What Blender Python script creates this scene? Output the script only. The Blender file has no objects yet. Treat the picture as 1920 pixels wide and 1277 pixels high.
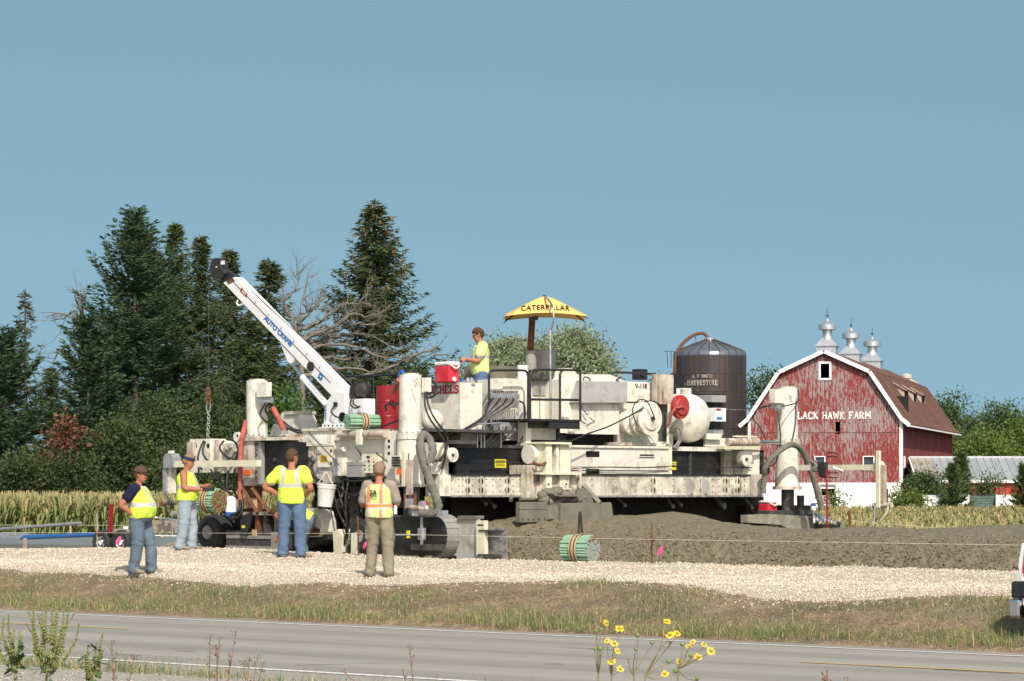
import bpy, bmesh, math, random
import numpy as np
from mathutils import Vector, Matrix, noise as mnoise

scene = bpy.context.scene
COL = scene.collection
random.seed(7); rng = np.random.default_rng(7)
R = math.radians

# ------------------------------------------------------------------ camera, sky, sun, exposure
F, CX, HY, HC = 5200.0, 960.0, 915.0, 2.0      # focal length in photo pixels, centre column, horizon row, eye height
cd = bpy.data.cameras.new('camera'); cam = bpy.data.objects.new('camera', cd); COL.objects.link(cam)
cam.location = (0, 0, HC); cam.rotation_euler = (R(90), 0, 0)
cd.sensor_width = 36; cd.sensor_fit = 'HORIZONTAL'; cd.lens = 36 * F / 1920
cd.shift_y = (HY - 638.5) / 1920; cd.clip_end = 6000
scene.camera = cam
SUN_AZ, SUN_EL = R(13), R(44)                  # azimuth to the right of straight behind the camera
sdir = Vector((math.sin(SUN_AZ) * math.cos(SUN_EL), -math.cos(SUN_AZ) * math.cos(SUN_EL), math.sin(SUN_EL)))
w = bpy.data.worlds.new('World'); scene.world = w; w.use_nodes = True
wn, wl = w.node_tree.nodes, w.node_tree.links
sky = wn.new('ShaderNodeTexSky'); sky.sky_type = 'NISHITA'; sky.sun_disc = False
sky.sun_elevation = SUN_EL; sky.sun_rotation = math.pi - SUN_AZ
sky.altitude = 200; sky.air_density = 1.0; sky.dust_density = 3.0; sky.ozone_density = 1.0
hs = wn.new('ShaderNodeHueSaturation'); hs.inputs['Hue'].default_value = 0.459; hs.inputs['Saturation'].default_value = 0.91
wtc = wn.new('ShaderNodeTexCoord'); wmp = wn.new('ShaderNodeMapping')     # summer haze without a bright horizon band: the sky is read a little higher up
wmp.inputs['Location'].default_value = (0, 0, 0.30); wmp.inputs['Scale'].default_value = (1, 1, 0.70)
wl.new(wtc.outputs['Generated'], wmp.inputs[0]); wl.new(wmp.outputs[0], sky.inputs[0])
wl.new(sky.outputs[0], hs.inputs['Color']); wl.new(hs.outputs[0], wn['Background'].inputs[0])
wn['Background'].inputs[1].default_value = 0.134
sd = bpy.data.lights.new('sun', 'SUN'); sd.energy = 4.4; sd.angle = R(0.53); sd.color = (1.0, 0.93, 0.82)
sun = bpy.data.objects.new('sun', sd); COL.objects.link(sun); sun.rotation_euler = sdir.to_track_quat('Z', 'Y').to_euler()
sun.location = (10, -20, 40)
scene.view_settings.view_transform = 'Standard'; scene.view_settings.look = 'None'
scene.view_settings.gamma = 1.0; scene.view_settings.exposure = 0.15
scene.cycles.max_bounces = 5; scene.cycles.diffuse_bounces = 3; scene.cycles.transparent_max_bounces = 6

# ------------------------------------------------------------------ coordinates
A = R(40); CA, SA = math.cos(A), math.sin(A)           # the road runs right and towards the camera
AM = R(46); CM, SM = math.cos(AM), math.sin(AM)        # the paver stands a little skewed on it
U = Vector((CM, -SM, 0)); V = Vector((SM, CM, 0)); Z = Vector((0, 0, 1))
UR = Vector((CA, -SA, 0)); VR = Vector((SA, CA, 0))
def at(px, py, Y): return Vector(((px - CX) / F * Y, Y, HC - (py - HY) / F * Y))
def Yt(px, t): return t / ((px - CX) / F * SM + CM)
def Ys(px, s): return s / ((px - CX) / F * CM - SM)
def Yv(px, q): return Yt(px, q) if q > 0 else Ys(px, q)   # q > 0: plane along the paver's side, q < 0: plane across its front
def pp(px, py, q): return at(px, py, Yv(px, q))
def YtR(px, t): return t / ((px - CX) / F * SA + CA)
def ppR(px, py, t): return at(px, py, YtR(px, t))
def st(X, Y): return X * CA - Y * SA, X * SA + Y * CA
def xy(s, t): return s * CA + t * SA, -s * SA + t * CA

# ------------------------------------------------------------------ scene helpers
WO = {}
def tag(o, label=None, cat=None, group=None, kind=None):
    if label: o['label'] = label
    if cat: o['category'] = cat
    if group: o['group'] = group
    if kind: o['kind'] = kind
    return o
def empty(name, loc, rz=0, label=None, cat=None, group=None):
    o = bpy.data.objects.new(name, None); COL.objects.link(o); o.location = loc; o.rotation_euler = (0, 0, rz)
    o.empty_display_size = 0.2; WO[o] = Vector(loc)
    return tag(o, label, cat, group)
def link_mesh(name, me, parent=None, loc=(0, 0, 0)):
    o = bpy.data.objects.new(name, me); COL.objects.link(o); o.location = loc
    if parent is not None:
        o.parent = parent; WO[o] = WO.get(parent, Vector())
    else: WO[o] = Vector(loc)
    return o
def copy_tree(o, parent=None):
    c = o.copy(); COL.objects.link(c); c.parent = parent; WO[c] = WO.get(o, Vector()).copy()
    for ch in list(o.children): copy_tree(ch, c)
    return c
def setmats(me, mats):
    for m in (mats if isinstance(mats, (list, tuple)) else [mats]): me.materials.append(m)

TMP = bpy.data.scenes.new('scratch')          # a scratch scene in which lettering and bodies are turned into meshes
def baked(o):
    TMP.collection.objects.link(o)
    with bpy.context.temp_override(scene=TMP, view_layer=TMP.view_layers[0]):
        dg = bpy.context.evaluated_depsgraph_get(); me = bpy.data.meshes.new_from_object(o.evaluated_get(dg))
    bpy.data.objects.remove(o); return me

class MB:
    def __init__(s): s.v = []; s.f = []; s.sm = []; s.mi = []
    def add(s, vs, fs, smooth=False, mi=0):
        b = len(s.v); s.v.extend([Vector(p) for p in vs])
        for f in fs: s.f.append([b + i for i in f]); s.sm.append(smooth); s.mi.append(mi)
    def box(s, c, half, ax=None, mi=0):
        c = Vector(c); X, Y, Zz = ax or (Vector((1, 0, 0)), Vector((0, 1, 0)), Vector((0, 0, 1)))
        vs = [c + X * half[0] * a + Y * half[1] * b + Zz * half[2] * d for a in (-1, 1) for b in (-1, 1) for d in (-1, 1)]
        s.add(vs, [(0, 1, 3, 2), (4, 6, 7, 5), (0, 4, 5, 1), (2, 3, 7, 6), (0, 2, 6, 4), (1, 5, 7, 3)], False, mi); return s
    def box2(s, a, b, mi=0):
        a, b = Vector(a), Vector(b); return s.box((a + b) / 2, [abs(x) / 2 for x in (b - a)], None, mi)
    def prism(s, pts, ext, mi=0, smooth=False):
        pts = [Vector(p) for p in pts]; n = len(pts); ext = Vector(ext)
        s.add(pts + [p + ext for p in pts], [list(range(n)), list(range(2 * n - 1, n - 1, -1))], False, mi)
        s.add(pts + [p + ext for p in pts], [(i, (i + 1) % n, n + (i + 1) % n, n + i) for i in range(n)], smooth, mi); return s
    def tube(s, pts, r, n=8, mi=0, caps=True, flat=1.0):
        pts = [Vector(p) for p in pts]; m = len(pts)
        rr = r if isinstance(r, (list, tuple)) else [r] * m
        vs, prev = [], None
        for i, p in enumerate(pts):
            T = (pts[min(i + 1, m - 1)] - pts[max(i - 1, 0)])
            if T.length < 1e-9: T = Vector((0, 0, 1))
            T.normalize()
            if prev is None:
                a = Vector((0, 0, 1)) if abs(T.z) < 0.9 else Vector((1, 0, 0)); prev = T.cross(a).normalized()
            n1 = (prev - T * prev.dot(T)); n1 = n1.normalized() if n1.length > 1e-6 else T.orthogonal().normalized()
            prev = n1; n2 = T.cross(n1)
            for k in range(n):
                a = 2 * math.pi * k / n; vs.append(p + (n1 * math.cos(a) + n2 * math.sin(a) * flat) * rr[i])
        fs = [(i * n + k, i * n + (k + 1) % n, (i + 1) * n + (k + 1) % n, (i + 1) * n + k) for i in range(m - 1) for k in range(n)]
        s.add(vs, fs, n > 4, mi)
        if caps:
            s.add(vs[:n], [list(range(n))], False, mi); s.add(vs[-n:], [list(range(n))], False, mi)
        return s
    def cyl(s, p0, p1, r0, r1=None, n=20, mi=0, caps=True): return s.tube([p0, p1], [r0, r0 if r1 is None else r1], n, mi, caps)
    def lathe(s, base, axis, prof, n=24, mi=0, sharp=True):
        base = Vector(base); axis = Vector(axis).normalized(); a1 = axis.orthogonal().normalized(); a2 = axis.cross(a1)
        ring = lambda r, h: [base + axis * h + (a1 * math.cos(2 * math.pi * k / n) + a2 * math.sin(2 * math.pi * k / n)) * max(r, 1e-4) for k in range(n)]
        if sharp:
            for (r0, h0), (r1, h1) in zip(prof[:-1], prof[1:]):
                s.add(ring(r0, h0) + ring(r1, h1), [(k, (k + 1) % n, n + (k + 1) % n, n + k) for k in range(n)], True, mi)
        else:
            vs = []
            for r, h in prof: vs += ring(r, h)
            s.add(vs, [(i * n + k, i * n + (k + 1) % n, (i + 1) * n + (k + 1) % n, (i + 1) * n + k) for i in range(len(prof) - 1) for k in range(n)], True, mi)
        return s
    def sphere(s, c, r, n=16, m=10, mi=0, sc=(1, 1, 1), ax=None):
        c = Vector(c); X, Y, Zz = ax or (Vector((1, 0, 0)), Vector((0, 1, 0)), Vector((0, 0, 1))); vs = []
        for i in range(m + 1):
            th = math.pi * i / m
            for k in range(n):
                ph = 2 * math.pi * k / n
                vs.append(c + X * (r * sc[0] * math.sin(th) * math.cos(ph)) + Y * (r * sc[1] * math.sin(th) * math.sin(ph)) + Zz * (r * sc[2] * math.cos(th)))
        s.add(vs, [(i * n + k, i * n + (k + 1) % n, (i + 1) * n + (k + 1) % n, (i + 1) * n + k) for i in range(m) for k in range(n)], True, mi); return s
    def mesh(s, name, mats, off=None, fix=True):
        me = bpy.data.meshes.new(name); o = off or Vector()
        me.from_pydata([tuple(p - o) for p in s.v], [], s.f)
        me.polygons.foreach_set('use_smooth', s.sm); setmats(me, mats); me.polygons.foreach_set('material_index', s.mi)
        if fix:
            bm = bmesh.new(); bm.from_mesh(me); bmesh.ops.recalc_face_normals(bm, faces=bm.faces[:]); bm.to_mesh(me); bm.free()
        me.update(); return me
    def build(s, name, mats, parent=None, world=True, bevel=0.0, origin=None, fix=True):
        """world: the shapes are in world coordinates; otherwise in the parent's own"""
        if parent is not None: off = WO.get(parent, Vector()) if world else Vector(); loc = (0, 0, 0)
        else:
            if origin is None:
                xs = [p.x for p in s.v]; ys = [p.y for p in s.v]; zs = [p.z for p in s.v]
                origin = Vector(((min(xs) + max(xs)) / 2, (min(ys) + max(ys)) / 2, min(zs)))
            off = Vector(origin); loc = off
        o = link_mesh(name, s.mesh(name, mats, off, fix), parent, loc)
        if bevel:
            b = o.modifiers.new('bevel', 'BEVEL'); b.width = bevel; b.segments = 2; b.limit_method = 'ANGLE'; b.angle_limit = R(40)
        return o
def crom(pts, k=6):
    pts = [Vector(p) for p in pts]; out = []
    for i in range(len(pts) - 1):
        p0, p1, p2, p3 = pts[max(i - 1, 0)], pts[i], pts[i + 1], pts[min(i + 2, len(pts) - 1)]
        for j in range(k):
            t = j / k; out.append(0.5 * ((2 * p1) + (p2 - p0) * t + (2 * p0 - 5 * p1 + 4 * p2 - p3) * t * t + (3 * p1 - p0 - 3 * p2 + p3) * t ** 3))
    out.append(pts[-1]); return out
def np_mesh(name, verts, faces, mats, mi=None, smooth=False):
    """verts (n,3), faces (m,k) numpy"""
    me = bpy.data.meshes.new(name); verts = np.asarray(verts, dtype=np.float32); faces = np.asarray(faces, dtype=np.int32)
    m, k = faces.shape
    me.vertices.add(len(verts)); me.vertices.foreach_set('co', verts.ravel())
    me.loops.add(m * k); me.loops.foreach_set('vertex_index', faces.ravel())
    me.polygons.add(m); me.polygons.foreach_set('loop_start', np.arange(0, m * k, k, dtype=np.int32))
    me.polygons.foreach_set('loop_total', np.full(m, k, dtype=np.int32))
    setmats(me, mats)
    if mi is not None: me.polygons.foreach_set('material_index', np.asarray(mi, dtype=np.int32))
    me.polygons.foreach_set('use_smooth', np.full(m, smooth)); me.update(calc_edges=True); return me

def vnoise(x, y, seed=0):
    xi = np.floor(x).astype(np.int64); yi = np.floor(y).astype(np.int64); fx = x - xi; fy = y - yi
    fx = fx * fx * (3 - 2 * fx); fy = fy * fy * (3 - 2 * fy)
    def h(a, b):
        n = (a * 374761393 + b * 668265263 + seed * 974711) & 0x7fffffff
        n = ((n ^ (n >> 13)) * 1274126177) & 0x7fffffff
        return ((n ^ (n >> 16)) & 0xffff) / 65535.0
    return (h(xi, yi) * (1 - fx) + h(xi + 1, yi) * fx) * (1 - fy) + (h(xi, yi + 1) * (1 - fx) + h(xi + 1, yi + 1) * fx) * fy
def fbm(x, y, oct=4, seed=0):
    r = 0; a = 1; tot = 0
    for i in range(oct): r = r + a * vnoise(x * 2 ** i, y * 2 ** i, seed + i); tot += a; a *= 0.5
    return r / tot - 0.5

# ------------------------------------------------------------------ materials
class NT:
    def __init__(s, name):
        s.m = bpy.data.materials.new(name); s.m.use_nodes = True; s.t = s.m.node_tree; s.n = s.t.nodes; s.b = s.n['Principled BSDF']
        s.tc = s.n.new('ShaderNodeTexCoord')
    def link(s, a, b): s.t.links.new(a, b)
    def coord(s, scale=(1, 1, 1), gen=False):
        mp = s.n.new('ShaderNodeMapping'); mp.inputs['Scale'].default_value = scale if isinstance(scale, tuple) else (scale,) * 3
        s.link(s.tc.outputs['Generated' if gen else 'Object'], mp.inputs[0]); return mp.outputs[0]
    def noise(s, scale=5, detail=4, rough=0.55, vec=None, dist=0.0):
        n = s.n.new('ShaderNodeTexNoise'); n.inputs['Scale'].default_value = scale; n.inputs['Detail'].default_value = detail
        n.inputs['Roughness'].default_value = rough; n.inputs['Distortion'].default_value = dist
        s.link(vec if vec is not None else s.tc.outputs['Object'], n.inputs['Vector']); return n.outputs['Fac']
    def voro(s, scale=5, vec=None, out='Distance', feature='F1'):
        n = s.n.new('ShaderNodeTexVoronoi'); n.feature = feature; n.inputs['Scale'].default_value = scale
        s.link(vec if vec is not None else s.tc.outputs['Object'], n.inputs['Vector']); return n.outputs[out]
    def wave(s, scale, vec=None, bands='X', dist=0):
        n = s.n.new('ShaderNodeTexWave'); n.bands_direction = bands; n.inputs['Scale'].default_value = scale; n.inputs['Distortion'].default_value = dist
        s.link(vec if vec is not None else s.tc.outputs['Object'], n.inputs['Vector']); return n.outputs['Fac']
    def ramp(s, fac, stops):
        r = s.n.new('ShaderNodeValToRGB'); e = r.color_ramp.elements
        while len(e) < len(stops): e.new(0.5)
        for el, (p, c) in zip(e, stops): el.position = p; el.color = (c, c, c, 1) if not isinstance(c, tuple) else (*c[:3], 1)
        s.link(fac, r.inputs[0]); return r.outputs[0]
    def mix(s, fac, a, b, mode='MIX'):
        n = s.n.new('ShaderNodeMix'); n.data_type = 'RGBA'; n.blend_type = mode
        for sock, val in ((n.inputs[0], fac), (n.inputs[6], a), (n.inputs[7], b)):
            if isinstance(val, (int, float)): sock.default_value = val
            elif isinstance(val, tuple): sock.default_value = (*val[:3], 1)
            else: s.link(val, sock)
        return n.outputs[2]
    def math(s, op, a, b=0.0):
        n = s.n.new('ShaderNodeMath'); n.operation = op
        for sock, val in ((n.inputs[0], a), (n.inputs[1], b)):
            if isinstance(val, (int, float)): sock.default_value = val
            else: s.link(val, sock)
        return n.outputs[0]
    def col(s, c):
        if isinstance(c, tuple): s.b.inputs['Base Color'].default_value = (*c[:3], 1)
        else: s.link(c, s.b.inputs['Base Color'])
        return s
    def set(s, rough=0.6, metal=0.0, spec=None):
        if isinstance(rough, (int, float)): s.b.inputs['Roughness'].default_value = rough
        else: s.link(rough, s.b.inputs['Roughness'])
        s.b.inputs['Metallic'].default_value = metal
        if spec is not None: s.b.inputs['Specular IOR Level'].default_value = spec
        return s
    def bump(s, h, strength=0.3, dist=0.02):
        b = s.n.new('ShaderNodeBump'); b.inputs['Strength'].default_value = strength; b.inputs['Distance'].default_value = dist
        s.link(h, b.inputs['Height']); s.link(b.outputs[0], s.b.inputs['Normal']); return s
def lum(c, k): return tuple(x * k for x in c)
def plain(name, c, rough=0.6, metal=0.0, var=0.18, scale=6, spec=None, bump=0.0):
    m = NT(name); n = m.noise(scale, 5)
    m.col(m.mix(m.ramp(n, [(0.3, 0.0), (0.7, 1.0)]), lum(c, 1 - var), lum(c, 1 + var))).set(rough, metal, spec)
    if bump: m.bump(m.noise(scale * 6, 3), bump, 0.01)
    return m.m
def worn_paint(name, c, grime=(0.20, 0.16, 0.11), rust=(0.16, 0.06, 0.02), g=0.62, rs=0.70, sp=0.70, rough=0.55, speck=(0.25, 0.23, 0.19)):
    """paint with grime blotches, rust streaks that run down and small splashes; larger g, rs, sp = cleaner"""
    m = NT(name)
    base = m.mix(m.ramp(m.noise(2.5, 4), [(0.3, 0.0), (0.7, 1.0)]), lum(c, 0.90), lum(c, 1.04))
    base = m.mix(m.math('MULTIPLY', m.ramp(m.noise(3.1, 7, 0.68), [(g - 0.10, 0.0), (g + 0.10, 1.0)]), 0.75), base, grime)
    rn = m.noise(1.0, 7, 0.65, m.coord((9, 9, 1.6)))
    base = m.mix(m.math('MULTIPLY', m.ramp(rn, [(rs - 0.05, 0.0), (rs + 0.06, 1.0)]), 0.9), base, rust)
    dn = m.noise(1.0, 6, 0.7, m.coord((16, 16, 0.9))); dg = m.noise(1.7, 4)
    base = m.mix(m.math('MULTIPLY', m.ramp(m.math('ADD', m.math('MULTIPLY', dn, 0.6), m.math('MULTIPLY', dg, 0.5)), [(g - 0.03, 0.0), (g + 0.08, 1.0)]), 0.32), base, lum(grime, 0.7))
    base = m.mix(m.ramp(m.noise(34, 3, 0.6), [(sp - 0.02, 0.0), (sp + 0.02, 1.0)]), base, speck)
    m.col(base).set(m.ramp(m.noise(4, 3), [(0.3, rough - 0.12), (0.7, rough + 0.15)]), 0, 0.35).bump(m.noise(40, 3), 0.06, 0.01)
    return m.m
def leafmat(name, c1, c2, trans=0.25, scale=1.2, rough=0.6):
    m = NT(name)
    n = m.ramp(m.noise(scale, 3), [(0.32, 0.0), (0.68, 1.0)]); geo = m.n.new('ShaderNodeNewGeometry')
    isl = geo.outputs['Random Per Island']
    c = m.mix(n, c1, c2); c = m.mix(m.math('MULTIPLY', isl, 0.5), c, lum(c2, 1.35)); m.col(c).set(rough, 0, 0.25)
    tr = m.n.new('ShaderNodeBsdfTranslucent'); m.link(c, tr.inputs[0]); mx = m.n.new('ShaderNodeMixShader'); mx.inputs[0].default_value = trans
    m.link(m.b.outputs[0], mx.inputs[1]); m.link(tr.outputs[0], mx.inputs[2]); m.link(mx.outputs[0], m.n['Material Output'].inputs[0]); return m.m

MAT = {}
def _mats():
    D = MAT
    D['white'] = worn_paint('white_machine_paint', (0.70, 0.665, 0.56), g=0.63, rs=0.70, sp=0.74)
    D['white2'] = worn_paint('white_grimy_paint', (0.64, 0.60, 0.50), g=0.55, rs=0.61, sp=0.70)
    D['cream'] = worn_paint('cream_paint', (0.66, 0.63, 0.47), g=0.64, rs=0.70, sp=0.72)
    D['clean'] = worn_paint('clean_white_paint', (0.80, 0.80, 0.78), g=0.74, rs=0.80, sp=0.76, rough=0.4)
    D['splash'] = worn_paint('splashed_white_paint', (0.64, 0.61, 0.53), g=0.62, rs=0.72, sp=0.68, speck=(0.22, 0.21, 0.18))
    D['rusty'] = worn_paint('rusty_white_paint', (0.55, 0.48, 0.40), rust=(0.17, 0.085, 0.035), g=0.56, rs=0.58, sp=0.68)
    D['greypaint'] = worn_paint('grey_paint', (0.30, 0.30, 0.29), g=0.6, rs=0.76, sp=0.64)
    D['galv'] = plain('galvanised_steel', (0.42, 0.43, 0.44), 0.45, 0.6, 0.25, 9)
    D['steel'] = plain('dark_steel', (0.075, 0.07, 0.065), 0.55, 0.3, 0.4, 7, bump=0.1)
    D['black'] = plain('black_paint', (0.018, 0.018, 0.019), 0.5, 0, 0.4, 6)
    D['grease_shade'] = plain('greasy_shade_black_iron', (0.012, 0.011, 0.010), 0.7, 0, 0.5, 5, 0.2)  # black grease; also carries the shadow painted under beam and hull
    D['blackpanel'] = worn_paint('black_panel', (0.014, 0.014, 0.015), grime=(0.07, 0.065, 0.055), rust=(0.05, 0.03, 0.02), g=0.66, rs=0.74, sp=0.72, rough=0.45, speck=(0.2, 0.18, 0.15))
    D['rubber'] = plain('rubber', (0.022, 0.022, 0.022), 0.75, 0, 0.4, 12)
    D['hose'] = plain('hydraulic_hose', (0.016, 0.016, 0.017), 0.5, 0, 0.3, 10)
    D['hosegrey'] = plain('dusty_hose', (0.16, 0.155, 0.14), 0.7, 0, 0.3, 10)
    D['duct'] = plain('grey_fabric_duct', (0.135, 0.13, 0.108), 0.9, 0, 0.3, 7, bump=0.4)
    D['redhose'] = plain('red_fabric_sleeve', (0.36, 0.09, 0.07), 0.8, 0, 0.25, 8, bump=0.3)
    D['rust'] = plain('rust', (0.13, 0.05, 0.022), 0.85, 0, 0.5, 9, bump=0.3)
    D['chrome'] = plain('chrome', (0.7, 0.7, 0.7), 0.15, 1.0, 0.05, 4)
    D['red'] = worn_paint('red_barrel_paint', (0.24, 0.014, 0.018), grime=(0.2, 0.06, 0.05), rust=(0.1, 0.03, 0.02), g=0.66, rs=0.74, sp=0.74, rough=0.4)
    D['coolred'] = worn_paint('cooler_red_plastic', (0.58, 0.03, 0.045), grime=(0.6, 0.2, 0.2), rust=(0.45, 0.1, 0.1), g=0.6, rs=0.72, sp=0.72, rough=0.45, speck=(0.5, 0.3, 0.3))
    D['coolwhite'] = plain('cooler_white_plastic', (0.72, 0.70, 0.66), 0.5, 0, 0.1, 6)
    D['reelred'] = worn_paint('red_reel_paint', (0.36, 0.035, 0.032), grime=(0.34, 0.10, 0.085), g=0.62, rs=0.74, sp=0.66, rough=0.5, speck=(0.45, 0.2, 0.18))
    D['yellow'] = plain('umbrella_fabric', (0.74, 0.46, 0.14), 0.85, 0, 0.05, 3)
    D['label'] = plain('caution_label_yellow', (0.70, 0.42, 0.02), 0.5, 0, 0.05)
    D['labely'] = plain('caution_label_bright', (0.70, 0.60, 0.02), 0.5, 0, 0.05)
    D['orange'] = plain('orange_label', (0.75, 0.14, 0.02), 0.5, 0, 0.05)
    D['ink'] = plain('black_ink', (0.02, 0.02, 0.02), 0.6, 0, 0.1)
    D['letred'] = plain('red_lettering', (0.33, 0.02, 0.035), 0.5, 0, 0.15, 14)
    D['letblue'] = plain('blue_lettering', (0.015, 0.16, 0.45), 0.4, 0, 0.1)
    D['letwhite'] = worn_paint('white_lettering', (0.74, 0.72, 0.68), grime=(0.25, 0.06, 0.05), g=0.60, rs=0.8, sp=0.8)
    D['darkblueink'] = plain('dark_blue_ink', (0.03, 0.04, 0.09), 0.5)
    D['glass'] = plain('dark_glass', (0.05, 0.065, 0.08), 0.08, 0, 0.2, 1, 0.6)
    D['rodgreen'] = plain('green_epoxy_bar', (0.235, 0.40, 0.275), 0.5, 0, 0.15, 20)
    D['roddull'] = plain('dull_green_bar', (0.16, 0.30, 0.20), 0.5, 0, 0.2, 20)
    D['rodend'] = plain('sawn_bar_end', (0.33, 0.32, 0.31), 0.6, 0.0, 0.45, 60)
    D['rodrust'] = plain('rusty_bar_end', (0.20, 0.10, 0.035), 0.8, 0, 0.5, 60)
    D['cardboard'] = plain('cardboard', (0.45, 0.30, 0.16), 0.85)
    D['wood'] = plain('grey_wood', (0.33, 0.28, 0.21), 0.85, 0, 0.25, 9, bump=0.3)
    D['bluepipe'] = plain('blue_pipe', (0.02, 0.10, 0.30), 0.4, 0, 0.1)
    D['greypipe'] = plain('grey_pipe', (0.25, 0.25, 0.24), 0.5, 0.2, 0.2)
    D['plastic'] = plain('white_bucket_plastic', (0.62, 0.60, 0.55), 0.5, 0, 0.2, 5)
    D['palegrey'] = worn_paint('pale_grey_sheet', (0.44, 0.43, 0.40), g=0.58, rs=0.74, sp=0.70)
    D['crusted'] = worn_paint('concrete_crusted_paint', (0.40, 0.37, 0.30), grime=(0.17, 0.155, 0.115), g=0.47, rs=0.70, sp=0.58, speck=(0.15, 0.14, 0.105))
    D['pink'] = plain('pink_flag', (0.9, 0.07, 0.30), 0.7, 0, 0.1)
    D['string'] = plain('string', (0.62, 0.58, 0.45), 0.9, 0, 0.1)
    D['bluecap'] = plain('blue_plastic', (0.02, 0.10, 0.42), 0.4)
    D['pinkcan'] = plain('pink_can', (0.62, 0.02, 0.12), 0.4)
    m = NT('fresh_concrete'); n1 = m.noise(9, 8, 0.7); n2 = m.noise(2.0, 4); n3 = m.voro(26)
    m.col(m.mix(m.ramp(n1, [(0.3, 0.0), (0.7, 1.0)]), m.mix(n2, (0.122, 0.101, 0.062), (0.160, 0.134, 0.085)), (0.225, 0.192, 0.130)))
    m.set(0.72, 0, 0.3).bump(m.math('ADD', n1, m.math('MULTIPLY', n3, -0.4)), 0.9, 0.06); D['concrete'] = m.m
    m = NT('caked_concrete'); n1 = m.noise(14, 8, 0.7)
    m.col(m.mix(n1, (0.11, 0.10, 0.075), (0.22, 0.205, 0.16))).set(0.75, 0, 0.3).bump(n1, 0.8, 0.03); D['caked'] = m.m
    m = NT('mud_steel'); n1 = m.noise(3, 6); n2 = m.noise(30, 4)
    m.col(m.mix(m.ramp(n1, [(0.3, 0.0), (0.75, 1.0)]), (0.125, 0.115, 0.085), (0.19, 0.175, 0.135))).set(0.6, 0, 0.4).bump(n2, 0.2, 0.01); D['mudsteel'] = m.m
    m = NT('zinc_sheet'); n1 = m.noise(7, 7, 0.7)
    m.col(m.mix(m.ramp(n1, [(0.35, 0.0), (0.62, 1.0)]), (0.13, 0.13, 0.13), (0.38, 0.37, 0.35))).set(0.5, 0.3).bump(n1, 0.1, 0.01); D['zinc'] = m.m
    m = NT('grit_guard'); n1 = m.voro(70); n2 = m.noise(4, 4)
    m.col(m.mix(n2, (0.17, 0.165, 0.15), (0.33, 0.32, 0.29))).set(0.8).bump(n1, 0.5, 0.01); D['grit'] = m.m
_mats()

# ------------------------------------------------------------------ lettering
def text_obj(name, body, centre, right, up, width, height, mat, parent, depth=0.006, bold=0.0, shear=0.0, world=True, space=1.0):
    cu = bpy.data.curves.new(name, 'FONT'); cu.body = body; cu.extrude = 0.01; cu.offset = bold; cu.shear = shear; cu.space_character = space
    me = baked(bpy.data.objects.new(name, cu))
    co = np.zeros(len(me.vertices) * 3); me.vertices.foreach_get('co', co); co = co.reshape(-1, 3)
    mn, mx = co.min(0), co.max(0); q = (co - (mn + mx) / 2) / np.maximum(mx - mn, 1e-6)
    right = Vector(right).normalized(); up = Vector(up).normalized(); nr = right.cross(up)
    off = WO.get(parent, Vector()) if world else Vector()
    c = Vector(centre) - off
    out = np.array(c)[None] + q[:, :1] * width * np.array(right)[None] + q[:, 1:2] * height * np.array(up)[None] + q[:, 2:3] * depth * np.array(nr)[None]
    me.vertices.foreach_set('co', out.ravel()); me.materials.clear(); me.materials.append(mat); me.update()
    return link_mesh(name, me, parent)
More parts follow.
